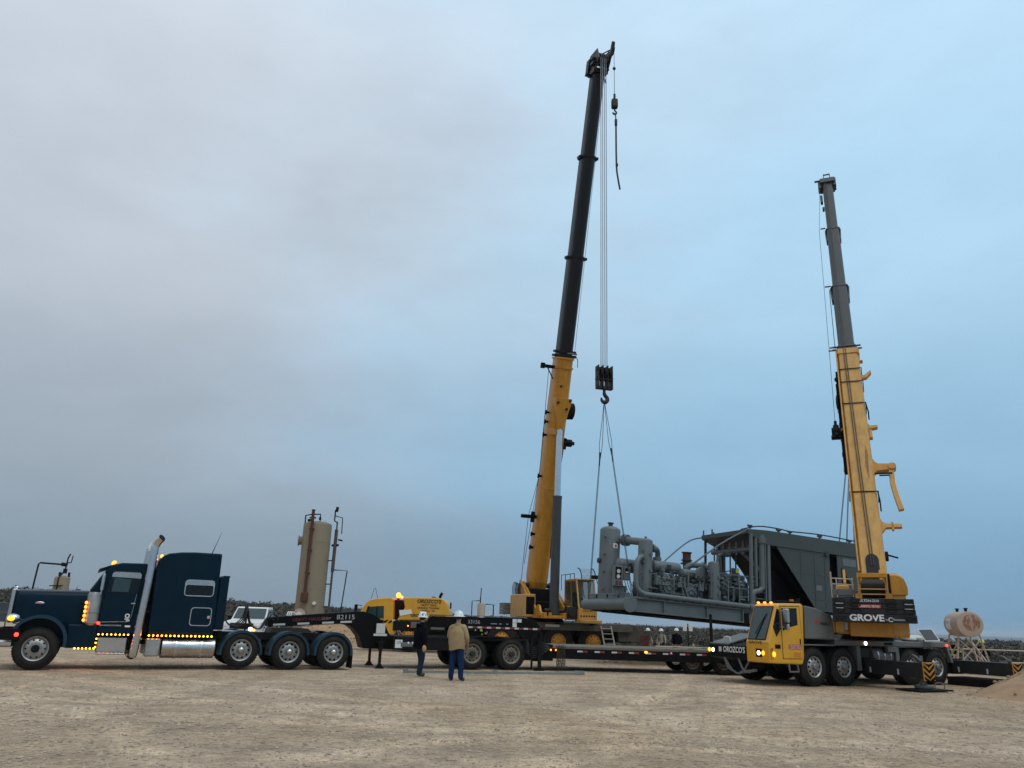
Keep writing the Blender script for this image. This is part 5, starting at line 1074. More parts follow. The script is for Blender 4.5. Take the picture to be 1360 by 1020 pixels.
# cab
prof = [(1.76, .66), (1.76, 1.26), (1.73, 1.32), (1.34, 2.34), (1.22, 2.41), (.28, 2.43), (.22, 2.36), (.34, .62)]
CY0, CY1 = .46, 1.44
m = M(); m.prism(prof, CY0, CY1); cb = m.build('cab', YELC, tc_, bevel=.045)
def slope(z): return 1.73-(z-1.32)*.382
m = M()
zz = (1.31, 2.32); m.add([(slope(zz[0])+.006, CY0+.07, zz[0]), (slope(zz[0])+.006, CY1-.15, zz[0]), (slope(zz[1])+.006, CY1-.11, zz[1]), (slope(zz[1])+.006, CY0+.05, zz[1])], [[0, 1, 2, 3]]).build('windshield_seal', BLK, cb); m = M(); zz = (1.34, 2.29); m.add([(slope(zz[0])+.012, CY0+.10, zz[0]), (slope(zz[0])+.012, CY1-.18, zz[0]), (slope(zz[1])+.012, CY1-.14, zz[1]), (slope(zz[1])+.012, CY0+.08, zz[1])], [[0, 1, 2, 3]]); m.build('windshield', GLASSB, cb)
m = M(); m.bar((slope(1.34)+.03, CY0+.42, 1.34), (slope(2.0)+.03, CY0+.62, 2.0), .02, .02); m.bar((slope(1.45)+.035, CY0+.38, 1.5), (slope(2.1)+.035, CY0+.66, 2.1), .03, .02); m.build('wiper', BLK, cb)
m = M(); m.prism([(1.56, 1.70), (1.36, 2.24), (1.25, 2.22), (1.24, 1.65), (1.44, 1.42)], CY1-.004, CY1+.006); m.build('quarter_window', GLASS, cb)
m = M(); m.prism([(1.21, .80), (1.21, 2.30), (.42, 2.33), (.38, 1.0), (.45, .80)], CY1-.01, CY1+.012); dr = m.build('door', YELC, cb, bevel=.008)
M().prism([(1.23, .785), (1.23, 2.32), (.405, 2.35), (.365, 1.0), (.44, .785)], CY1-.01, CY1+.003).build('door_gap', BLK, cb); M().prism([(1.175, 1.60), (1.185, 2.265), (.535, 2.285), (.535, 1.785), (.915, 1.705)], CY1+.01, CY1+.0145).build('window_seal', BLK, dr)
m = M(); m.prism([(1.16, 1.62), (1.17, 2.25), (.55, 2.27), (.55, 1.80), (.92, 1.72)], CY1+.01, CY1+.018); m.build('window', GLASS, dr)
m = M(); m.box(.50, .46, CY1+.01, CY1+.03, 1.22, 1.38, .008); m.build('handle', BLK, dr)
m = M(); m.box(.98, .42, CY1+.012, CY1+.018, 1.07, 1.21, .002); sg = m.build('door_sign', RLET, dr)
text('CRANE RENTAL', .045, (.70, CY1+.02, 1.15), (-1, 0, 0), (0, 0, 1), WLET, sg, w=.5); text('LAREDO, TEXAS', .045, (.70, CY1+.02, 1.085), (-1, 0, 0), (0, 0, 1), WLET, sg, w=.5)
m = M(); m.box(.78, .48, CY1+.012, CY1+.018, .84, .98, .002); m.build('step_plate', AMBERO, dr)
m = M(); m.box(1.52, 1.30, CY1-.0, CY1+.012, 1.08, 1.20, .004); m.build('vent', BLKM, cb)
lamp(cb, (1.60, CY1+.02, .92), .065, AMBER, 'turn_signal', 10, (1, .4, 1.2))
for k in range(3): lamp(cb, (1.27, CY0+.14+.27*k, 2.43), .045, AMBER, 'roof_light', 10, (1, 1.2, .6))
text('GROVE', .09, (1.768, .88, 1.20), (0, 1, 0), (0, 0, 1), BLET, cb, w=.55, bold=.01)
m = M(); m.bar((1.28, CY1, 2.2), (1.22, CY1+.24, 2.18), .025, .025); m.bar((1.28, CY1, 1.7), (1.22, CY1+.24, 1.72), .025, .025); m.box(1.26, 1.16, CY1+.12, CY1+.34, 1.83, 2.25, .04); m.box(1.26, 1.16, CY1+.14, CY1+.32, 1.62, 1.80, .03); m.build('mirror', ALU, cb)
m = M(); m.box(1.60, 1.50, CY0-.22, CY0-.04, 1.70, 2.12, .03); m.bar((1.5, CY0, 2.1), (1.55, CY0-.1, 2.1), .03, .03); m.build('far_mirror', BLK, cb)
m = M(); m.tube([(.98, CY1-.04, .66), (.98, CY1, .42), (.62, CY1, .42), (.62, CY1-.04, .66)], .032, 8, 0); m.build('step', CARG, tc_)
m = M(); m.box(.9, .2, CY0+.1, CY1-.2, 2.44, 2.50, .02); m.build('roof_pad', BLK, cb)
m = M(); m.cyl((.35, 1.1, 2.43), (.35, 1.1, 2.56), .07, n=12); m.build('roof_beacon', AMBERO, cb)
# grey engine cover
m = M(); m.prism([(.20, 1.38), (.13, 2.38), (-.35, 2.32), (-1.05, 2.10), (-1.12, 1.38)], -.6, 1.41); ec = m.build('engine_cover', CARG, tc_, bevel=.04)
text('TMS', .10, (-.32, 1.415, 1.86), (-1, 0, 0), (0, 0, 1), RLET, ec, w=.26, bold=.015, shear=.2); text('9000-2', .10, (-.68, 1.415, 1.80), (-1, 0, 0), (0, 0, 1), BLET, ec, w=.42, bold=.015, shear=.2)
m = M(); m.ball((-.2, 1.3, 2.3), .03, 8); m.cyl((-.1, .9, 2.2), (-.15, .9, 2.62), .07, n=10); m.build('exhaust_stub', BLKM, ec)
# fuel tank and machinery under the deck
m = M(); m.lathe([(.001, 0), (.26, .01), (.28, .05), (.28, .95), (.26, .99), (.001, 1.0)], (-2.95, 1.02, .90), (-1, 0, 0), 26); ft = m.build('fuel_tank', CARG, tc_)
m = M()
for x in (-3.15, -3.45, -3.75): m.lathe([(.285, 0), (.29, .004), (.29, .06), (.285, .064)], (x, 1.02, .90), (-1, 0, 0), 26)
m.build('tank_strap', ALU, ft)
m = M(); m.box(-2.3, -2.9, .6, 1.2, .5, 1.15, .02); m.box(-4.1, -4.0, .7, 1.3, .4, 1.15)
for k in range(8): m.tube([(-2.3-.3*k, .8, 1.15), (-2.4-.3*k, 1.05, .85), (-2.5-.3*k, .9, .5)], .03, 6, 4)
m.build('machinery', GREASE, tc_)
# outriggers: box housing across the carrier, beam, chevron plate, jack, float
for x, jack in ((-2.62, 1), (-7.02, 1)):
    m = M(); m.box(x+.28, x-.28, -1.42, 1.40, .34, .84, .01); hs = m.build('outrigger_housing', BLKM, tc_)
    m = M(); m.box(x+.24, x-.24, 1.0, 3.42, .38, .80, .012); obm = m.build('outrigger_beam', CWB, tc_)
    m = M(); m.box(x+.25, x-.25, 3.42, 3.46, .30, .82, .008); pl = m.build('chevron_plate', YEL, tc_)
    for k in range(4):
        z = .72-.17*k
        for s in (1, -1):
            a_, b_ = (0, z), (.24*s, z+.17); q_ = [(x+a_[0], max(.31, a_[1]-.045)), (x+b_[0], min(.81, max(.31, b_[1]-.045))), (x+b_[0], min(.81, max(.31, b_[1]+.045))), (x+a_[0], min(.81, a_[1]+.045))]
            m = M(); m.prism(q_, 3.461, 3.466); m.build('chevron_stripe', BLK, pl)
    for y in (1.55, 2.55):
        m = M(); m.box(x+.242, x+.25, y, y+.06, .42, .58, .003); m.build('reflector', TAPEW, obm)
    m = M(); m.cyl((x, 3.22, .40), (x, 3.22, .06), .085, n=14); m.build('jack', CARG, tc_)
    m = M(); m.lathe([(.001, .055), (.22, .055), (.26, .09), (.27, .15), (.20, .16), (.001, .16)], (x, 3.22, 0), n=20); m.build('float', CARG, tc_)
    m = M(); m.tube([(x+.1, 3.3, .84), (x+.05, 3.0, 1.0), (x, 2.8, .84)], .04, 6, 3) ; m.cyl((x, 3.22, .8), (x, 3.22, 1.0), .06, n=10); m.build('jack_cover', CARG, tc_)
ctw = lambda x, y, z: tc_.matrix_world @ Vector((x, y, z))
bpy.context.view_layer.update()
pc = ctw(-2.62, 3.22, 0); m = M(Matrix.Translation(pc) @ Matrix.Rotation(radians(206.5), 4, 'Z')); m.box(-.75, .75, -.42, .42, .012, .055, .004)
tag(m.build('outrigger_mat', BLKM), 'dark flat mat on the ground under the jack with the striped beam end', 'mat')
m = M(Matrix.Translation(pc) @ Matrix.Rotation(radians(206.5), 4, 'Z')); m.tube([(-.5, .3, .06), (-.5, .32, .22), (-.1, .32, .24), (-.1, .3, .06)], .015, 6, 3); m.build('mat_handle', CARG, bpy.data.objects['outrigger_mat'])
# superstructure, turned so the counterweight faces the viewer
TCI = tc_.matrix_world.inverted()
TXW = Matrix.Translation((12.75, 28.3, 0)) @ Matrix.Rotation(radians(67), 4, 'Z'); TX = TCI @ TXW
m = M(TX); m.lathe([(.001, 1.37), (.85, 1.37), (.85, 1.46), (.8, 1.47), (.8, 1.55), (.001, 1.55)], n=36); m.build('slewing_ring', BLKM, tc_)
m = M(TX); m.box(-3.0, 1.6, -.95, .95, 1.55, 1.68, .02); m.box(-3.3, -2.4, -1.15, .55, 1.50, 1.95, .03); m.box(-3.3, -2.2, .98, 1.22, 1.58, 1.95, .02)
for s in (-1, 1): m.prism([(-2.6, 1.6), (-2.4, 3.2), (-1.8, 3.65), (-1.1, 3.6), (.6, 2.2), (1.6, 1.9), (1.6, 1.6)], s*.52, s*.60)
fm = m.build('turret_frame', YEL, tc_, bevel=.01)
m = M(TX); m.box(-3.31, -3.1, -1.16, -.70, 1.58, 2.0, .01); m.build('turret_plate', YELR, fm)
for k, (z0, z1, w) in enumerate(((1.93, 2.17, 1.36), (2.175, 2.33, 1.34), (2.335, 2.485, 1.33), (2.49, 2.64, 1.32))):
    m = M(TX); m.box(-3.95, -3.0, -w, w-.34, z0, z1, .014); m.build('counterweight_slab', CWB, tc_)
for y in (-1.16, -.68, .33, .78):
    for z in (2.05, 2.27, 2.44, 2.58):
        if y in (-.68, .33) and z < 2.2: continue
        m = M(TX); m.tube([(-3.955, y-.14, z+.035), (-4.0, y-.13, z-.02), (-4.01, y, z-.055), (-4.0, y+.13, z-.02), (-3.955, y+.14, z+.035)], .014, 6)
        m.box(-3.94, -3.956, y-.13, y+.13, z+.03, z+.05, .003); m.build('lifting_lug', BLK, tc_)
m = M(TX)
for z in (2.44, 2.30):
    for y in (-1.16, .78): m.box(-3.956, -3.962, y-.11, y+.11, z+.03, z+.055, .002)
m.build('slab_tape', TAPEW, tc_)
XD, cwx = (0, -1, 0), -3.956
text('GROVE', .185, (cwx, .04, 1.975), XD, U_, WLET, tc_, w=.98, bold=.035, xf=TX)
text('by', .05, (cwx, -.52, 2.0), XD, U_, WLET, tc_, xf=TX); text('C', .13, (cwx, -.62, 1.96), XD, U_, WLET, tc_, bold=.02, xf=TX); text('Manitowoc', .055, (cwx, -.86, 2.0), XD, U_, WLET, tc_, w=.34, xf=TX)
text('US.TDN-2310', .075, (cwx, -.07, 2.535), XD, U_, WLET, tc_, w=.56, bold=.012, xf=TX)
m = M(TX); m.box(cwx, cwx-.004, -.39, .25, 2.355, 2.455, .001); rs = m.build('red_sign', RLET, tc_); text('LAREDO, TEXAS', .062, (cwx-.006, -.07, 2.375), XD, U_, WLET, rs, w=.56, bold=.01, xf=TX)
m = M(TX); m.prism([(-.09, 2.168), (-.17, 2.168), (-.13, 2.10)], cwx-.002, cwx-.006, 'x'); m.build('logo_wedge', RLET, tc_)
# winch frame behind the boom, rails, dome
m = M(TX)
AY = -.25
for y in (-.40, .40): m.bar((-3.1, AY+y, 2.64), (-3.1, AY+y, 3.42), .09, .08)
m.box(-3.16, -2.9, AY-.45, AY+.45, 3.32, 3.46, .01)
for s in (1, -1): m.prism([(AY+s*.45, 3.33), (AY+s*.28, 3.33), (AY+s*.36, 3.12), (AY+s*.45, 3.08)], -3.14, -3.05, 'x'); m.prism([(AY+s*.34, 2.64), (AY+s*.54, 2.64), (AY+s*.54, 2.78), (AY+s*.44, 2.86), (AY+s*.34, 2.80)], -3.2, -2.9, 'x')
m.build('winch_frame', YEL, tc_)
m = M(TX); m.bar((-3.18, AY-.42, 2.96), (-3.18, AY+.42, 2.96), .03, .035); m.bar((-3.18, AY-.42, 2.80), (-3.18, AY+.42, 2.80), .03, .035)
for y in (.42, -.42): m.bar((-3.18, AY+y, 2.72), (-3.18, AY+y, 3.34), .03, .04)
m.build('rail', YELR, tc_)
m = M(TX); m.cyl((-2.5, AY-.40, 3.0), (-2.5, AY+.40, 3.0), .30, n=20); m.box(-2.8, -2.0, -.42, .42, 2.5, 2.7); m.cyl((-2.1, -.4, 2.75), (-2.1, .4, 2.75), .2, n=16); m.build('winch', GREASE, tc_)
m = M(TX); secs = []
for x in np.linspace(-3.0, -1.4, 7):
    q_ = 1 if x > -2.8 else .975; pts = [(-.78, 2.80), (-.78, 3.48*q_), (-.95, 3.49*q_), (-1.07, 3.45*q_), (-1.17, 3.36*q_), (-1.23, 3.22*q_), (-1.26, 3.0), (-1.25, 2.80)]
    secs.append([(x, y, z) for y, z in pts])
m.loft(secs); hd2 = m.build('hydraulic_tank_cover', YEL, tc_)
m = M(TX); m.box(-2.95, -1.5, -.80, -1.18, 2.45, 2.80, .02); m.build('cover_base', YELR, hd2)
m = M(TX); m.box(-3.05, -2.95, -.70, -.77, 2.62, 3.44, .004); m.build('gap_panel', BLK, hd2)
m = M(TX); m.box(-3.0, -1.6, .28, .98, 2.70, 2.76, .01); m.box(-3.02, -2.98, .26, .98, 2.76, 2.95, .004); pf_ = m.build('catwalk', CARG, tc_)
m = M(TX)
for z in (3.08, 3.26): m.tube([(-3.0, .30, z), (-3.0, .98, z+.04), (-1.6, .98, z+.04)], .022, 6)
for x, y in ((-3.0, .34), (-3.0, .82), (-3.0, .98), (-2.3, .98), (-1.6, .98)): m.bar((x, y, 2.7), (x, y, 3.32), .04, .04)
m.tube([(-3.0, .98, 3.05), (-3.05, .98, 3.48), (-3.05, .98, 3.5)], .03, 6); m.build('handrail', TANP, pf_)
m = M(TX); m.box(-2.6, -1.8, .45, .85, 2.76, 3.10, .03); m.build('valve_box', YELR, tc_)
m = M(TX); m.box(-3.2, -2.9, .70, .97, 1.60, 2.66, .02); m.build('side_tank', YELR, tc_)
# boom
BW, BL = boom_frame((12.66, 27.15, 3.4), (16.42, 35.8, 24.3), (cos(radians(67)), sin(radians(67)), 0), True); BX = TCI @ BW
m = M(BX); boom_tube(m, -.2, 10.35, .86, 1.06, .84, 1.02); bb = m.build('boom_base_section', YELR, tc_)
m = M(BX); boom_tube(m, 10.15, 10.42, .92, 1.1); m.box(-.47, -.42, .0, 10.2, -.56, -.30, .004); m.build('boom_collar', YELR, tc_)
for s, W, H in ((10.45, .86, 1.0), (10.62, .80, .98), (14.5, .74, .84), (18.75, .66, .74)):
    m = M(BX); boom_tube(m, s, s+.07, W, H)
    for q_ in (-1, 1): m.prism([(q_*W*.5, s+.07), (q_*W*.56, s+.07), (q_*W*.5, s-.75), (q_*W*.42, s-.7)], -H*.3, H*.1, 'z') if s > 12 else m.box(q_*W*.5, q_*W*.68, s+.01, s+.06, -.45, -.38, .004)
    m.box(-W*.5, -W*.85, s+.02, s+.06, -.42, -.36, .004); m.build('boom_collar', BOOMG if s > 12 else CARD, tc_)
for s0, s1, W, H in ((10.3, 14.6, .63, .80), (14.4, 18.85, .56, .70), (18.6, 22.9, .49, .61)):
    m = M(BX); boom_tube(m, s0, s1, W, H); m.build('boom_section', BOOMG, tc_)
m = M(BX)
for s, W in ((9.25, .92), (8.55, .92), (7.4, .92), (3.2, .98)):
    h = -.545; m.tube([(-W*.5, s, .1), (-W*.49, s, h), (W*.49, s, h), (W*.5, s, .2)], .022, 6)
m.tube([(.44, 7.4, -.5), (.50, 7.0, -.45), (.50, 6.7, -.3)], .025, 6); m.tube([(.46, 3.2, -.5), (.50, 2.9, -.4), (.50, 2.5, -.3)], .025, 6); m.build('boom_strap', BLKM, bb)
m = M(BX)
for k, a in enumerate((-.10, -.02)): m.tube([(a+.06, .2, -.56), (a, 4.5, -.57), (a-.05, 10.5, -.55), (a-.06, 14.5, -.50), (a-.06, 18.7, -.44), (a-.04, 22.9, -.34)], .016, 5)
m.build('hoist_line', WIRE, bb)
m = M(BX)
m.prism([(.20, 4.0), (.24, 3.8), (.26, 4.3), (.29, 4.9), (.24, 5.3), (.20, 5.0), (.17, 4.5)], -.534, -.529, 'z'); m.build('grease_stain', mat('grease_stain', (.30, .17, .055), .7, 0, .5, (.06, .04, .02), .7, scale=6), bb)
m = M(BX); m.prism([(-.21, -.1), (.21, -.1), (.21, .42)]+[(.21*cos(radians(t)), .42+.24*sin(radians(t))) for t in (20, 45, 70, 90, 110, 135, 160)]+[(-.21, .42)], -.545, -.52, 'z'); m.build('access_cover', BOOMB, bb)
m = M(BX); m.box(-.46, -.58, 4.4, 8.9, -.05, .1, .01); m.build('side_rail', BLKM, bb)
for k in range(18):
    m = M(BX); m.box(-.58, -.60, 4.5+.245*k, 4.62+.245*k, -.06, .08, .002); m.build('rail_tape', TAPER if k % 2 else TAPEW, bb) if k % 3 == 0 else None
m = M(BX); m.ball((-.56, 7.9, .0), .16, 12, (.5, 3.0, 1)); m.ball((-.5, 9.0, -.2), .12, 10); m.box(-.55, -.42, 8.8, 9.2, -.5, .0, .02); m.build('rope_guard', BLK, bb)
m = M(BX); m.tube([(-.42, 6.45, -.1), (-.62, 6.38, -.1)], .06, 8); arm = m.build('reel_arm', YELR, bb)
m = M(BX); m.box(-.84, -.62, 6.05, 6.62, -.25, .04, .04); m.cyl((-.90, 6.32, -.1), (-.57, 6.32, -.1), .19, n=16); m.box(-.79, -.68, 6.58, 6.84, -.2, -.05, .02); m.box(-.93, -.56, 6.0, 6.12, -.2, .0, .02); m.build('cable_reel', BLK, arm)
m = M(BX); m.tube([(-.74, 6.85, -.1), (-.66, 14.5, -.3), (-.62, 18.8, -.3), (-.34, 23.0, -.28)], .010, 5); m.tube([(-.46, 10.6, -.35), (-.44, 14.4, -.3)], .016, 5); m.build('signal_cable', WIRE, bb)
m = M(BX); m.prism([(.42, 9.25), (.52, 9.2), (.60, 9.26), (.80, 9.46), (.82, 9.34), (.62, 9.08), (.42, 9.05)], -.12, .06, 'z'); m.box(.42, .56, 9.95, 10.0, -.2, 0, .01); m.build('boom_hook_lug', YELR, bb)
m = M(BX); m.prism([(.42, 6.7), (.52, 6.55), (.78, 6.56), (.78, 6.46), (.42, 6.38)], -.12, .06, 'z'); m.box(.44, .56, 5.9, 6.3, -.2, 0, .02); m.build('jib_pin_bracket', YELR, bb)
m = M(BX); m.prism([(.42, 5.0), (.52, 4.80), (.62, 4.72), (1.06, 4.70), (1.08, 4.46), (.55, 4.40), (.42, 4.22)], -.12, .08, 'z'); m.cyl((1.08, 4.58, -.16), (1.08, 4.58, .12), .14, n=16); arm2 = m.build('jib_swing_arm', YEL, bb)
m = M(BX); m.prism([(.95, 4.5), (1.13, 4.5), (1.11, 3.85), (1.17, 3.3), (1.27, 2.72), (1.10, 2.68), (1.0, 3.3), (.94, 3.85)], -.10, .06, 'z'); m.build('jib_arm_tip', YELR, arm2, bevel=.01)
m = M(BX); m.box(.45, 1.05, 4.16, 4.22, -.25, -.2, .01); m.box(.6, .95, 4.08, 4.12, -.25, -.2, .004); m.build('hose_tray', BLK, arm2)
m = M(BX); m.prism([(.42, 2.4), (.50, 2.2), (.62, 2.12), (1.12, 2.10), (1.12, 1.98), (.6, 1.96), (.48, 1.8), (.42, 1.65)], -.10, .06, 'z'); m.box(.78, .86, 1.86, 2.2, -.1, .02, .01); m.build('jib_storage_pin', YELR, bb)
m = M(BX); m.box(.45, .55, .65, .95, -.2, 0, .02); m.tube([(.54, .85, -.1), (.85, .74, -.1)], .03, 6); m.build('sensor_bracket', BLKM, bb); M(BX).tube([(.42, -.1, -.1), (.62, -.16, -.1)], .04, 6).build('limit_switch', BLKM, bb)
m = M(BX); m.box(-.36, .36, 22.6, 22.95, -.42, .35, .02); m.box(-.46, -.3, 22.3, 23.0, -.3, .1, .02); m.box(.26, .42, 22.4, 23.05, -.3, .1, .02); m.box(-.62, -.3, 22.85, 22.92, -.35, -.25, .01)
for a in (-.16, .16): m.bar((a, 22.9, -.25), (a*.9, 23.55, -.2), .04, .05)
m.bar((-.17, 23.5, -.2), (.17, 23.5, -.2), .05, .06); m.box(-.42, -.30, 21.2, 21.8, -.2, 0, .02); m.box(-.36, -.26, 20.6, 20.8, -.2, 0, .02); m.build('boom_head', BOOMG, tc_)
m = M(BX)
for a in (-.14, 0, .14): m.cyl((a-.03, 22.85, .35), (a+.03, 22.85, .35), .28, n=20)
m.build('sheave', CARD, tc_)
tip2 = BW @ Vector((0, 22.9, .62)); hb2 = Vector((tip2.x, tip2.y, 12.6))
m = M(TCI)
for k in (-.12, -.04, .04, .12): m.cyl(tip2+Vector((k, 0, 0)), hb2+Vector((k, 0, .5)), .015, n=6, caps=False)
m.build('hoist_rope', WIREG, tc_)
hk2 = thing('hook_block', 'dark hook block hanging behind the yellow boom of the front crane', 'hook block', hb2)
m = M()
for a in (-.24, 0, .24): m.box(a-.03, a+.03, -.18, .18, -.5, .5, .02)
m.box(-.3, .3, -.12, .12, -.1, .1, .01); bk = m.build('block_plate', GREASE, hk2)
m = M(); m.tube([(0, 0, -.5), (.03, 0, -.75), (.13, 0, -.88), (.1, 0, -1.0), (-.06, 0, -1.02), (-.13, 0, -.92)], [.06, .07, .08, .08, .06, .03], 10, 3); m.build('hook', GREASE, hk2)
hp2 = hb2+Vector((0, 0, -1.0))
sling(hp2, SKM @ Vector((12.4, 1.3, 4.2)), 'wire sling running down to the cooler top just left of the front boom')
sling(hp2, SKM @ Vector((12.5, .9, 4.2)), 'second wire sling down to the cooler top, nearer the front boom')
sling(hp2, SKM @ Vector((12.4, .3, 4.2)), 'wire sling mostly hidden behind the front boom, above the cooler end')
# ------------------------------------------------------------------ pickup
pk = thing('pickup_truck', 'white crew cab pickup parked behind the blue truck', 'pickup', (-14.55, 46.8, terr1(-14.55, 46.8)), radians(275))
m = M(); P_ = [(2.85, .45), (2.88, .95), (2.80, 1.12), (1.45, 1.22), (1.30, 1.24), (-.95, 1.22), (-2.85, 1.20), (-2.88, .5)]
m.prism(P_, -.99, .99); bdy = m.build('body', WHITE, pk, bevel=.06)
m = M(); m.loft([[(x, s*w, z) for s, x, w, z in ((1, 1.38, .96, 1.2), (1, .62, .87, 1.86), (1, .45, .84, 1.92), (1, -.75, .84, 1.92), (1, -1.0, .92, 1.2))], [(x, s*w, z) for s, x, w, z in ((-1, 1.38, .96, 1.2), (-1, .62, .87, 1.86), (-1, .45, .84, 1.92), (-1, -.75, .84, 1.92), (-1, -1.0, .92, 1.2))]], smooth=False); cbp = m.build('cab', WHITE, pk, bevel=.03)
m = M(); m.add([(1.31, .86, 1.29), (1.31, -.86, 1.29), (.68, -.80, 1.83), (.68, .80, 1.83)], [[0, 1, 2, 3]]); o = m.build('windshield', GLASSB, cbp); o.location = (.012, 0, .014)
for s in (1, -1):
    for x0, x1, xt0, xt1 in ((1.1, .25, .55, .22), (.12, -.78, .1, -.6)):
        m = M(); m.add([(x0, s*.962, 1.27), (x1, s*.962, 1.27), (xt1, s*.888, 1.80), (xt0, s*.888, 1.80)], [[0, 1, 2, 3]]); m.build('window', GLASS, cbp)
    m = M(); m.box(1.05, .9, s*.98, s*1.25, 1.22, 1.42, .03); m.build('mirror', BLK, cbp)
    lamp(pk, (2.84, s*.80, .92), .13, WLET, 'headlight', 10, (.5, 1, .8))
    for x in (1.75, -1.85): wheel(pk, x, s*.86, .39, .39, .26, .23, s, 'pickup')
    m = M(); fender_sheet(m, 1.75, .39, .50, 0, 180, s*.8, s*1.0, .05, 14, .08); fender_sheet(m, -1.85, .39, .50, 0, 180, s*.8, s*1.0, .05, 14, .08); m.build('wheel_arch', BLK, pk)
m = M(); m.box(2.84, 2.90, -.62, .62, .74, 1.05, .02); m.build('grille', BLKM, pk)
m = M(); m.box(2.80, 2.98, -.98, .98, .48, .68, .04); m.build('bumper', CHROME, pk)

# ------------------------------------------------------------------ tanks and pipework in the background
zt = terr1(-18.5, 80)
tw = thing('storage_tank', 'tall tan vertical tank with a rusty standpipe, behind the trailer neck', 'tank', (-19.5, 80, zt-.3))
H_ = 11.0-zt
m = M(); m.lathe([(1.5, 0), (1.5, .25), (1.42, .26), (1.42, H_-.4)]+[(1.42*cos(radians(t)), H_-.4+.42*sin(radians(t))) for t in (15, 30, 45, 60, 75, 89)], n=48); sh = m.build('shell', TAN, tw)
m = M()
for z in (.4, 4.6, 9.2): m.lathe([(1.425, z), (1.432, z+.01), (1.432, z+.05), (1.425, z+.06)], n=48)
m.build('weld_seam', TAN, sh)
m = M(); m.tube([(-.22, -1.62, 4.0), (-.20, -1.62, 12.35)], .155, 12); m.box(-.55, .12, -1.9, -1.42, 3.35, 4.3, .08); m.cyl((-.20, -1.62, 12.3), (-.20, -1.62, 12.42), .19, n=14); m.bar((-.5, -1.62, 11.6), (.1, -1.62, 11.6), .3, .14)
for z in (6.2, 8.4, 10.5): m.bar((-.2, -1.3, z), (-.2, -1.75, z), .5, .08)
m.build('standpipe', RUSTY, tw)
m = M(); m.cyl((-1.38, -.2, 9.4), (-1.72, -.25, 9.4), .42, n=20); m.cyl((-1.68, -.25, 9.4), (-1.78, -.27, 9.4), .52, n=20); m.build('manhole', TAN, tw)
m = M(); m.cyl((-.55, -1.3, 2.2), (-.55, -1.55, 2.2), .40, n=20); m.cyl((-.55, -1.52, 2.2), (-.55, -1.62, 2.2), .58, n=24); mh = m.build('manway', TANP, tw); m = M(); m.cyl((-.55, -1.62, 2.2), (-.55, -1.68, 2.2), .28, n=20); m.build('manway_cover', WHITE, mh)
m = M(); m.cyl((.75, -1.2, 3.3), (.75, -1.5, 3.3), .16, n=12); m.build('nozzle', WHITE, tw)
m = M(); m.tube([(-1.2, -.5, H_-.7), (-1.2, -.6, H_+.5), (-.6, -.8, H_+.6), (.35, -.8, H_+.65), (.35, -.7, H_)], .07, 8); m.cyl((.35, -.8, H_+.05), (.35, -.8, H_+.35), .12, n=8); m.cyl((-.75, -.6, H_-.1), (-.75, -.6, H_+.15), .2, n=10); m.build('vent_pipe', BLKM, tw)
pp = thing('pipe_riser', 'slim dark pipe riser with valves standing right of the tall tan tank', 'pipe', (-17.5, 79.6, zt-.3))
m = M(); m.tube([(0, 0, 0), (.02, 0, 6.4)], .11, 8); m.tube([(.02, 0, 6.4), (.05, 0, 10.6)], .17, 10); m.tube([(.05, 0, 10.6), (.05, 0, 11.4)], .08, 8); m.build('riser', mat('weathered_pipe', (.075, .062, .05), .8, 0, .3, RUST, .5, scale=4), pp)
m = M(); m.tube([(.05, 0, 11.3), (-.25, 0, 11.5), (-.25, 0, 12.6)], .07, 8); m.cyl((-.12, 0, 12.4), (-.05, 0, 12.9), .15, n=8); m.tube([(-.25, 0, 12.0), (.55, 0, 11.8), (.6, 0, 10.2)], .05, 6); m.cyl((.3, 0, 9.6), (.75, 0, 9.5), .08, n=8); m.cyl((-.3, 0, 9.0), (.4, 0, 9.05), .12, n=8); m.build('valve_stack', BLKM, pp)
m = M(); m.tube([(.1, 0, 6.6), (1.5, 0, 6.55), (1.1, 0, 1.2)], .06, 8)
for z in (7.5, 5.2, 3): m.bar((-.9, .4, z), (0, 0, z), .08, .1)
m.build('branch_pipe', BLKM, pp)
z2 = terr1(-39, 70)
t2 = thing('storage_tank', 'small tan tank far left, seen above the blue hood', 'tank', (-39.0, 70, z2-.4))
H_ = 4.55-z2
m = M(); m.lathe([(.62, 0), (.62, H_-.2)]+[(.62*cos(radians(t)), H_-.2+.2*sin(radians(t))) for t in (20, 45, 70, 89)], n=28); m.build('shell', TAN, t2)
m = M(); m.tube([(0, -.66, .5), (.02, -.66, H_-.2), (.1, -.3, H_+.2), (.1, 0, H_+.6), (.15, 0, H_+1.5), (.3, 0, H_+1.9)], .06, 8); m.cyl((.1, 0, H_+.2), (.1, 0, H_+.6), .17, n=10); m.tube([(.15, 0, H_+1.1), (.5, 0, H_+1.15), (.55, 0, H_+1.75)], .05, 6); m.cyl((-.35, .1, H_-.1), (-.35, .1, H_+.3), .12, n=8); m.cyl((.45, .1, H_-.1), (.45, .1, H_+.3), .1, n=8); m.bar((-.65, -.66, H_-.9), (.5, -.66, H_-.85), .08, .08); m.build('pipework', BLKM, t2)
fr_ = thing('overhead_pipe', 'dark bent pipe reaching over from the left to the small tan tank', 'pipe', (-41.6, 70, z2-.4))
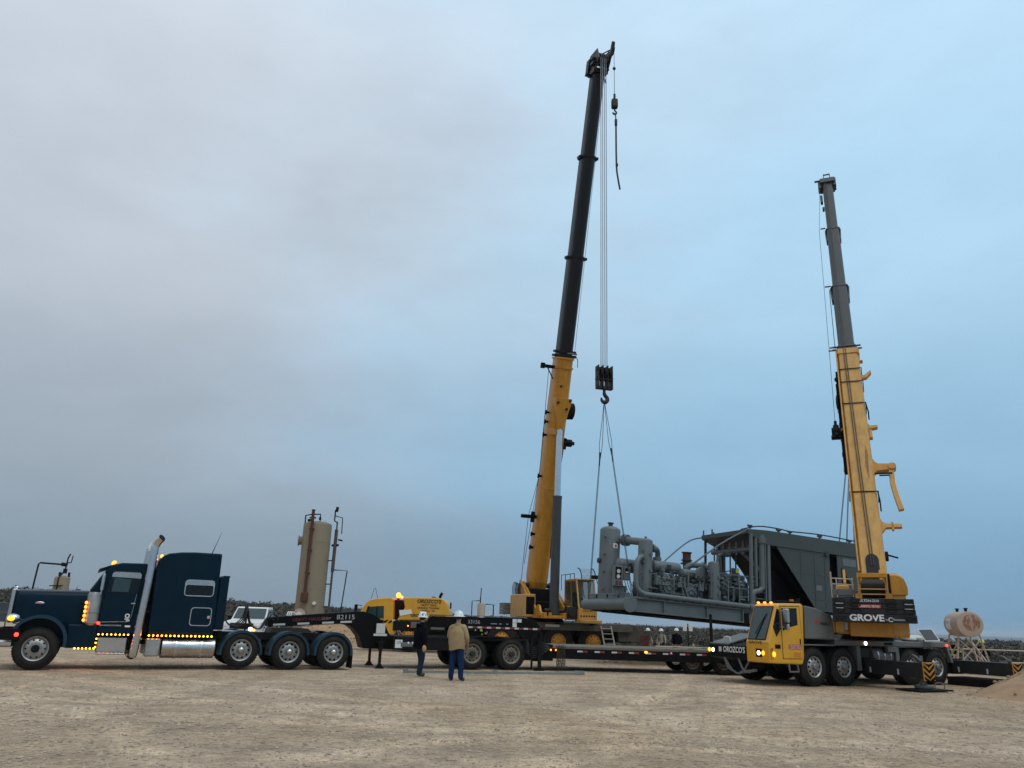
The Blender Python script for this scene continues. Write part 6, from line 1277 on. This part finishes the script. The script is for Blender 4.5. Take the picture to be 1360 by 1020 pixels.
m = M(); m.tube([(0, 0, 0), (.25, 0, H_+.95), (.40, 0, H_+1.05), (2.55, 0, H_+.95)], .075, 8); m.cyl((2.3, 0, H_+.98), (2.75, 0, H_+.94), .16, n=8); m.cyl((1.1, 0, H_-1.6), (2.1, 0, H_-1.6), .10, n=8); m.cyl((1.0, 0, H_-1.6), (1.12, 0, H_-1.6), .18, n=8); m.build('pipe', BLKM, fr_)
zw = terr1(-2.3, 80)
wl = thing('storage_tank', 'small tan vertical drum with thin pipes, above the trailer numbered 33156', 'tank', (-2.35, 80, zw-.4))
m = M(); m.lathe([(.40, 0), (.40, 3.4-zw), (.36, 3.5-zw), (.001, 3.52-zw)], n=24); m.build('shell', TANP, wl)
m = M(); m.tube([(-.95, -.2, .3), (-.95, -.2, 4.4), (-.2, -.2, 4.45)], .05, 6); m.tube([(-.15, 0, 3.4), (-.12, 0, 4.8)], .06, 6); m.tube([(-.1, 0, 4.15), (1.2, 0, 4.1), (1.18, 0, 0)], .06, 8); m.box(-1.2, -.8, -.35, -.05, 2.4, 2.8, .05); m.cyl((-.9, -.2, 2.0), (-.5, -.2, 2.0), .12, n=8); m.cyl((0, -.45, 2.6), (.02, -.38, 2.6), .1, n=8); m.build('pipework', BLKM, wl)
m = M(); m.tube([(-.12, 0, 4.8), (-.08, 0, 5.7)], .05, 6); m.build('red_mast', RUSTY, wl)
# horizontal tank on a stand, right
ht = thing('fuel_tank', 'pale tan horizontal drum tank with rust stained end, on a braced stand', 'tank', (20.60, 36.0, 0), radians(-102))
m = M(); m.lathe([(.001, -.87), (.40, -.86), (.52, -.84), (.54, -.82), (.54, .895), (.532, .918), (.50, .925), (.001, .925)], (0, 0, 2.08), (1, 0, 0), 40); hb_ = m.build('drum', TANP, ht)
m = M(); m.lathe([(.001, .003), (.33, .0025), (.36, 0)], (.9252, .06, 2.14), (1, 0, 0), 28); RS = mat('rust_stained_paint', (.45, .345, .262), .6, 0, .07, (.26, .10, .045), .95, scale=5.0); [setattr(e_, 'position', p_) for n_1 in RS.node_tree.nodes if n_1.type == 'VALTORGB' and n_1.color_ramp.elements[1].color[0] > .9 for e_, p_ in zip(n_1.color_ramp.elements, (.45, .54))]; m.build('rust_stain', RS, hb_)
sp_ = [(.543*cos(radians(t)), 2.08+.543*sin(radians(t))) for t in range(155, 206, 5)]
m = M(); V = [(x, y, z) for x in (-.55, .05) for y, z in sp_]; n_ = len(sp_); m.add(V, [[k, k+1, n_+k+1, n_+k] for k in range(n_-1)], True); lab_ = m.build('label_sheet', WLET, hb_)
text('DIESEL', .10, (-.25, -.552, 2.10), (1, 0, 0), (0, 0, 1), BLET, lab_, w=.40); text('NO SMOKING', .05, (-.25, -.540, 2.22), (1, 0, 0), (0, 0, 1), GLET, lab_, w=.40)
m = M(); m.cyl((-.5, 0, 2.62), (-.5, 0, 2.74), .06, n=10); m.cyl((-.5, 0, 2.73), (-.5, 0, 2.77), .09, n=10); m.cyl((.6, 0, 2.62), (.6, 0, 2.74), .06, n=10); m.cyl((.6, 0, 2.73), (.6, 0, 2.77), .09, n=10); m.build('fill_cap', BLK, hb_)
m = M()
for x in (-.6, .6):
    m.bar((x, -.45, 1.62), (x, .45, 1.62), .06, .06)
    for s in (-1, 1): m.bar((x, s*.42, 1.65), (x*1.25, s*.72, 0), .06, .06)
    m.bar((x*1.2, -.66, .3), (x*1.02, .45, 1.45), .045, .045); m.bar((x*1.2, .66, .3), (x*1.02, -.45, 1.45), .045, .045)
for s in (-1, 1): m.bar((-.7, s*.66, .32), (.64, s*.5, 1.3), .045, .045); m.bar((.7, s*.66, .32), (-.64, s*.5, 1.3), .045, .045); m.bar((-.72, s*.68, .3), (.72, s*.68, .3), .05, .05)
m.build('stand', TANP, ht)
m = M(); m.tube([(-.5, .2, 1.5), (-.4, .5, 1.1), (0, .6, .6), (.3, .5, .35), (.6, .3, .6)], .035, 8, 4); m.build('fuel_hose', TANP, ht)
rl = thing('pipe_rail', 'tan pipe railing behind the horizontal tank at the right', 'railing', (21.8, 38.4, 0))
m = M(); m.tube([(0, 0, .98), (3.9, .4, .96)], .03, 8); m.tube([(2.2, .2, .42), (3.9, .4, .42)], .03, 8)
for x in (0, 3.9): m.tube([(x, .1*x, 0), (x, .1*x, 1.0)], .03, 8)
m.build('rail', TANP, rl)
rl = thing('pipe_rail', 'low brown pipe railing behind the deck, beside the three workers', 'railing', (8.9, 47.5, terr1(10, 47.5)))
m = M(); m.tube([(0, 0, .62), (5.8, -.3, .60)], .05, 8)
for x in (.2, 2.2, 3.2, 5.6): m.tube([(x, -.05*x, 0), (x, -.05*x, .85)], .05, 8)
m.build('rail', TANP, rl)
sg = thing('sign_post', 'thin post with two small white plates behind the trailer deck', 'sign', (11.5, 50.4, terr1(11.5, 50.4)))
m = M(); m.bar((0, 0, 0), (0, 0, 2.1), .06, .06); m.build('post', BLKM, sg)
for x in (-.20, .16): m = M(); m.box(x-.12, x+.12, -.05, -.04, 1.66, 2.05, .003); m.build('plate', WHITE, sg)
bd_ = thing('barricade', 'red and white striped board leaning at the back of the rear crane', 'barrier', (6.78, 38.9, 0))
m = M(); m.box(-.22, .22, -.02, .02, .25, 1.15, .005); br = m.build('board', CARD, bd_)
for k in range(4): z = .28+.25*k; m = M(); m.prism([(-.215, z), (.215, min(1.13, z+.28)), (.215, min(1.14, z+.38)), (-.215, z+.10)], -.027, -.021); m.build('stripe', TAPER, br)
m = M(); m.bar((-.2, .25, 0), (-.2, .03, 1.0), .05, .05); m.bar((.2, .25, 0), (.2, .03, 1.0), .05, .05); m.bar((-.24, 0, 0), (-.24, 0, .3), .05, .05); m.bar((.24, 0, 0), (.24, 0, .3), .05, .05); m.build('prop', CARD, bd_)
# panel and sacks lying on the crane deck
ctl = lambda x, y, z: tc_.matrix_world @ Vector((x, y, z))
sp = thing('solar_module', 'dark framed panel propped up on the rear deck of the front crane', 'panel', (14.55, 27.35, 1.385))
R_ = Matrix.Rotation(radians(-44), 4, 'X') @ Matrix.Rotation(radians(-4), 4, 'Y')
m = M(R_); m.box(-.26, .26, -.015, .015, .02, .56, .004); pf = m.build('frame', WHITE, sp); m = M(R_); m.box(-.232, .232, -.02, -.014, .048, .532, .002); m.build('glass', PVGL, pf)
m = M(); m.bar((.0, .62, .0), (0, .30, .28), .03, .03); m.build('prop', CARG, sp)
for x, y, r, lb_ in ((-5.20, .95, .34, 'white sack on the crane deck, nearest the counterweight'), (-5.75, .75, .42, 'largest white sack, middle of the crane deck below the panel'), (-6.25, 1.0, .30, 'white sack at the tail end of the crane deck')):
    m = M(); m.ball((0, 0, 0), r, 14, (1.15, .8, .30)); m.ball((r*.5, .05, .01), r*.6, 12, (1, .9, .4)); o = m.build('sack', BAG); o.location = ctl(x, y, 1.375+r*.22); o.rotation_euler = (0, 0, x); tag(o, lb_, 'sack')
pv = thing('solar_array', 'grey ground mounted solar panels at the far left edge', 'solar panels', (-38.6, 59.5, terr1(-38.6, 59.5)-.1), radians(-8))
for k in range(3):
    for r_ in range(2):
        m = M(Matrix.Rotation(radians(-18), 4, 'X')); m.box(-2.0+1.35*k, -.72+1.35*k, 0, .04, .55+.72*r_, 1.2+.74*r_, .004); m.build('panel', PVGL, pv)
        m = M(Matrix.Rotation(radians(-18), 4, 'X')); m.box(-2.03+1.35*k, -.69+1.35*k, .01, .05, .53+.72*r_, 1.22+.74*r_, .004); m.build('panel_frame', WOODC, pv)
m = M(); [m.bar((x, .6, 0), (x, .55, 1.3), .07, .07) for x in (-1.8, 0, 1.6)]; m.build('support', CARG, pv)

tm = thing('dark_slab_stack', 'stack of dark timber layers on the dirt under the rear striped beam', 'mat', tc_.matrix_world @ Vector((-7.05, 2.3, 0)), radians(206.5))  # low dark slabs laid flat under the rear outrigger beam
for k in range(2):
    for j in range(4): M().box(-.52+.26*j, -.28+.26*j, -1.05, .95, .005+.13*k, .13+.13*k, .012).build('slab', BLKM, tm)
# ------------------------------------------------------------------ people
def seg_d(p, a, b):
    ab = b-a; t_ = np.clip(((p-a)@ab)/max(1e-9, ab@ab), 0, 1); return np.linalg.norm(p-a-t_[:, None]*ab, axis=1)
def person(label, loc, face, pose=None, mats=None, hat=None, scale=1., cat='person', glove=None, sub=2, lean=0., group=None):
    p = dict(pel=.94, sit=0, eL=(.02, .27, 1.13), wL=(.10, .28, .90), eR=(-.02, -.27, 1.13), wR=(.08, -.28, .89), kL=(.03, .11, .50), aL=(-.03, .12, .08), kR=(.03, -.11, .50), aR=(-.03, -.12, .08), fist=.35, turn=0)
    p.update(pose or {})
    pz = p['pel']; dz = pz-.94
    def up_(x, y, z): return (x+lean*(z-.94), y, z+dz)
    V, E, R, T = [], [], [], []
    def v(co, r, par=None, t=None):
        V.append(co); R.append(r); i_ = len(V)-1
        if par is not None: E.append((par, i_)); T.append(t)
        return i_
    b0 = v((0, 0, pz), (.145, .125)); b1 = v(up_(.0, 0, 1.09), (.145, .12), b0, 'torso'); b2 = v(up_(0, 0, 1.27), (.165, .13), b1, 'torso'); b3 = v(up_(-.01, 0, 1.42), (.10, .085), b2, 'torso')
    nk = v(up_(.005, 0, 1.50), (.055, .058), b3, 'head'); h1 = v(up_(.02, 0, 1.58), (.066, .078), nk, 'head'); h2 = v(up_(.015, 0, 1.66), (.075, .092), h1, 'head'); h3 = v(up_(.005, 0, 1.735), (.05, .06), h2, 'head')
    tr_ = p['turn']; v(up_(.02+.105*cos(tr_), .105*sin(tr_), 1.625), (.014, .016), h2, 'head')
    for s in (-1, 1): v(up_(.0-.085*s*sin(tr_), s*.082*cos(tr_), 1.63), (.012, .022), h2, 'head')
    for s, e, w in ((1, p['eL'], p['wL']), (-1, p['eR'], p['wR'])):
        sh_ = v(up_(-.01, s*.195, 1.385), (.082, .08), b3, 'arm'); el = v(up_(*e), (.066, .064), sh_, 'arm'); wr = v(up_(*w), (.042, .044), el, 'arm')
        d = np.array(up_(*w))-np.array(up_(*e)); d /= np.linalg.norm(d); inw = np.array((0, -s*1., 0)); sd = np.cross(d, inw); sd /= max(1e-6, np.linalg.norm(sd)); inw = np.cross(sd, d)
        W_ = np.array(up_(*w)); pl = v(tuple(W_+d*.07), (.036, .024), wr, 'hand')
        for k, ln in enumerate((.062, .072, .068, .052)):
            o_ = sd*(.030-.020*k); a_ = W_+d*.10+o_; b_ = a_+d*ln*.55+inw*.012; c_ = b_+d*ln*.45*(1-p['fist'])+inw*ln*.5*p['fist']
            i1 = v(tuple(a_), (.010, .010), pl, 'hand'); i2 = v(tuple(b_), (.0092, .0092), i1, 'hand'); v(tuple(c_), (.008, .008), i2, 'hand')
        a_ = W_+d*.045+sd*.042+inw*.01; i1 = v(tuple(a_), (.011, .011), wr, 'hand'); v(tuple(a_+d*.05+inw*.02), (.009, .009), i1, 'hand')
    for s, k, a in ((1, p['kL'], p['aL']), (-1, p['kR'], p['aR'])):
        hp = v((0, s*.10, pz-.06), (.125, .12), b0, 'leg'); kn = v(k, (.090, .090), hp, 'leg'); an_ = v(a, (.075, .075), kn, 'leg')
        he = v((a[0]-.02, a[1], a[2]-.03), (.052, .045), an_, 'foot'); v((a[0]+.20, a[1]+s*.03, a[2]-.04), (.052, .038), he, 'foot')
    me = bpy.data.meshes.new('body'); me.from_pydata(V, E, []); o = bpy.data.objects.new('body', me); COL.objects.link(o)
    md = o.modifiers.new('skin', 'SKIN'); md.use_smooth_shade = True; md.branch_smoothing = .35
    for i_, r in enumerate(R): me.skin_vertices[0].data[i_].radius = r; me.skin_vertices[0].data[i_].use_root = i_ == 0
    su = o.modifiers.new('subsurf', 'SUBSURF'); su.levels = sub; su.render_levels = sub
    dg = bpy.context.evaluated_depsgraph_get(); me2 = bpy.data.meshes.new_from_object(o.evaluated_get(dg)); bpy.data.objects.remove(o)
    kinds = ['torso', 'arm', 'hand', 'leg', 'foot', 'head']; mm = dict(torso=BHOOD, arm=BHOOD, hand=SKIN, leg=DENIM, foot=BOOT, head=SKIN); mm.update(mats or {})
    me2.materials.clear()
    for k in kinds: me2.materials.append(mm[k])
    C_ = np.empty(len(me2.polygons)*3); me2.polygons.foreach_get('center', C_); C_ = C_.reshape(-1, 3)
    D = np.full((len(C_), len(kinds)), 9.)
    for (a, b), t in zip(E, T):
        d = seg_d(C_, np.array(V[a]), np.array(V[b]))-.5*(R[b][0]+min(R[a][0], R[b][0]*1.6))
        k = kinds.index(t); D[:, k] = np.minimum(D[:, k], d)
    me2.polygons.foreach_set('material_index', D.argmin(1).astype(np.int32)); me2.polygons.foreach_set('use_smooth', [True]*len(me2.polygons)); me2.name = 'body'
    root = thing('person', label, cat, loc, face, group); root.scale = (scale,)*3
    ob = bpy.data.objects.new('body', me2); COL.objects.link(ob); ob.parent = root
    hx, _, hz = up_(.012, 0, 1.66)
    if hat:
        m = M(); m.lathe([(.138, .0), (.132, .035), (.118, .085), (.092, .122), (.05, .145), (.001, .15)], (hx, 0, hz+.015), n=24); m.box(hx-.11, hx+.11, -.018, .018, hz+.10, hz+.172, .01); ht_ = m.build('hard_hat', hat, root)
        m = M(); m.lathe([(.128, .012), (.175, .0), (.178, -.006), (.128, .0)], (hx+.012, 0, hz+.015), n=24); m.build('brim', hat, ht_)
    m = M(); m.lathe([(.001, .10), (.06, .095), (.088, .06), (.096, .0), (.085, -.05), (.05, -.075)], (hx-.018, 0, hz+.0), n=16, sx=.9); m.build('hair', HAIR, root)
    return root, up_
def hem(root, up_, mt_, z0=.80, z1=1.43, name='shirt', seed=0, k=1.07):
    m = M(); secs = []; n_ = 30; k_ = k
    for i_ in range(15):
        q = i_/14; z = z0+(z1-z0)*q; secs.append([])
        for j_ in range(n_):
            a = 2*pi*j_/n_; w = k_*.205+.035*sin(pi*min(1, q*1.15))-.095*max(0, q-.72)/.28; d_ = k_*.150+.012*sin(pi*q)-.05*max(0, q-.75)/.25
            f_ = 1+.045*mnoise.noise((cos(a)*2.2, sin(a)*2.2, z*4+seed))+.018*sin(a*7+z*9)*(1-q)
            x, y, zz = up_(d_*f_*cos(a)-.005, w*f_*sin(a), z+(.03*sin(a*2+seed) if i_ == 0 else 0)); secs[-1].append((x, y, zz))
    m.loft(secs, caps=False); return m.build(name, mt_, root)
r_, u_ = person('man in tan shirt, blue jeans and white hard hat with his back turned', (-1.32, 23.0, 0), radians(72), dict(eR=(-.03, -.30, 1.10), wR=(.14, -.25, .92), eL=(.04, .29, 1.12), wL=(.22, .14, 1.02), kL=(.01, .12, .5), aL=(-.02, .14, .08), kR=(.02, -.12, .5), aR=(-.02, -.15, .08), fist=.7, turn=-.5), dict(torso=TSHIRT, arm=TSHIRT, leg=DENIM), HATW, 1.03, lean=.02)
hem(r_, u_, TSHIRT)
m = M(); m.lathe([(.085, 1.425), (.092, 1.46), (.088, 1.49), (.080, 1.485)], (0, 0, 0), n=20); m.build('collar', TSHIRT, r_)
r_, u_ = person('man in black hooded jacket, stickered white hard hat and tan glove, standing', (-2.49, 24.2, 0), radians(38), dict(eR=(-.04, -.29, 1.10), wR=(-.06, -.33, .86), eL=(.05, .27, 1.12), wL=(.14, .20, .92), kL=(.12, .10, .50), aL=(.10, .10, .08), kR=(.03, -.10, .5), aR=(-.07, -.11, .09), fist=.5, turn=-.9), dict(torso=BHOOD, arm=BHOOD, leg=DENIMD, hand=GLOVE), HATW, 1.0, lean=.03)
hem(r_, u_, BHOOD, .80, 1.43, name='jacket', seed=4, k=1.16)
m = M(); m.lathe([(.05, 1.36), (.11, 1.40), (.125, 1.45), (.10, 1.49), (.07, 1.49)], (-.045, 0, 0), n=18); m.build('hood', BHOOD, r_)
hx, _, hz = u_(.012, 0, 1.66); m = M()
for a, z, s_ in ((-2.2, .07, .035), (-1.4, .06, .03), (-.7, .08, .03), (2.6, .06, .03), (-1.9, .11, .025)): q = .125-.25*max(0, z-.05); m.ball((hx+q*cos(a), q*sin(a), hz+.015+z), s_, 8, (.6, .6, 1))
m.build('sticker', BLK, r_)
m = M(); m.ball(u_(-.06, -.335, .79), .08, 12, (.85, .65, 1.35)); m.build('glove_cuff', GLOVE, r_)
zp = lambda x, y: terr1(x, y)-.01
person('worker in tan work clothes and white hard hat, leftmost of three behind the deck', (9.25, 52.3, zp(9.25, 52.3)), radians(-60), dict(eL=(.12, .26, 1.1), wL=(.30, .2, .98), eR=(.1, -.26, 1.1), wR=(.30, -.15, 1.0), kL=(.18, .12, .52)), dict(torso=GREYCL, arm=GREYCL, leg=GREYCL), HATW, 1.0, lean=.15)
person('worker in grey work clothes and white hard hat, middle of three behind the deck', (10.17, 52.2, zp(10.17, 52.2)), radians(-110), dict(eL=(.1, .28, 1.12), wL=(.26, .3, 1.0), kR=(.15, -.12, .52), aR=(.1, -.14, .08)), dict(torso=GREYCL, arm=GREYCL, leg=DENIMD), HATW, 1.0)
r_, u_ = person('worker in black jacket and white hard hat, right of three behind the deck', (11.12, 52.0, zp(11.12, 52.0)), radians(-95), None, dict(torso=BHOOD, arm=BHOOD, leg=GREYCL), HATW, 1.03)
hem(r_, u_, BHOOD, .84, 1.43, name='jacket', seed=2)
r_, u_ = person('worker in hi-vis vest and white hard hat behind the trailer numbered 33156', (-1.15, 37.6, 0), radians(-30), dict(eL=(.12, .24, 1.1), wL=(.32, .1, 1.1), eR=(.1, -.25, 1.1), wR=(.3, -.1, 1.05)), dict(torso=HIVIS, arm=BHOOD, leg=BHOOD), HATW, .98, lean=.1)
m = M(); m.lathe([(.20, 1.05), (.208, 1.055), (.208, 1.10), (.20, 1.105)], (0, 0, 0), n=24, sx=.75); m.build('dark_band', BHOOD, r_)
r_, u_ = person('worker in navy hi-vis banded jacket and grey cap, left of the tank stand', (22.05, 39.6, zp(22.05, 39.6)), radians(-150), dict(eL=(.05, .33, 1.14), wL=(.16, .24, 1.0), eR=(.05, -.33, 1.14), wR=(.16, -.24, 1.0)), dict(torso=BHOOD, arm=BHOOD, leg=DENIMD), mat('grey_hard_hat', (.30, .30, .31), .4), 1.0)
for z in (1.02, 1.26):
    m = M(); m.lathe([(.225, z), (.232, z+.005), (.232, z+.045), (.225, z+.05)], (0, 0, 0), n=24, sx=.72); m.build('reflective_band', HIVIS, r_)
for s in (1, -1): m = M(); m.cyl(u_(.03, s*.30, 1.20), u_(.04, s*.315, 1.16), .07, n=12); m.build('sleeve_band', HIVIS, r_)
person('worker in dark clothes and yellow hard hat behind the tank stand legs', (23.45, 39.6, zp(23.45, 39.6)), radians(-120), dict(eL=(.1, .28, 1.14), wL=(.28, .18, 1.05)), dict(torso=BHOOD, arm=BHOOD, leg=BHOOD), HATY, 1.0)
sw = SXW @ Vector((.78, 1.5, 1.86))
person('crane operator in dark clothes seated inside the glazed cab of the tall crane', sw, radians(-74), dict(pel=.50, kL=(.42, .14, .52), aL=(.48, .14, .10), kR=(.42, -.14, .52), aR=(.48, -.14, .10), eL=(.08, .28, 1.14), wL=(.32, .2, 1.08), eR=(.08, -.28, 1.14), wR=(.32, -.2, 1.08)), dict(torso=BHOOD, arm=BHOOD, leg=BHOOD), None, 1.0, sub=1)

# ------------------------------------------------------------------ air
m = M(); m.box(-14500, 14500, -14500, 14500, -32, 36, 0.0)
hv = bpy.data.materials.new('pale_air'); hv.use_nodes = True; h_ = hv.node_tree; h_.nodes.clear(); ho = h_.nodes.new('ShaderNodeOutputMaterial'); hp_ = h_.nodes.new('ShaderNodeVolumePrincipled')
hp_.inputs['Color'].default_value = (.86, .92, 1, 1); hp_.inputs['Density'].default_value = .00013; hp_.inputs['Anisotropy'].default_value = .2; h_.links.new(hp_.outputs[0], ho.inputs['Volume'])
hz_ = m.build('haze', hv); hz_['kind'] = 'stuff'
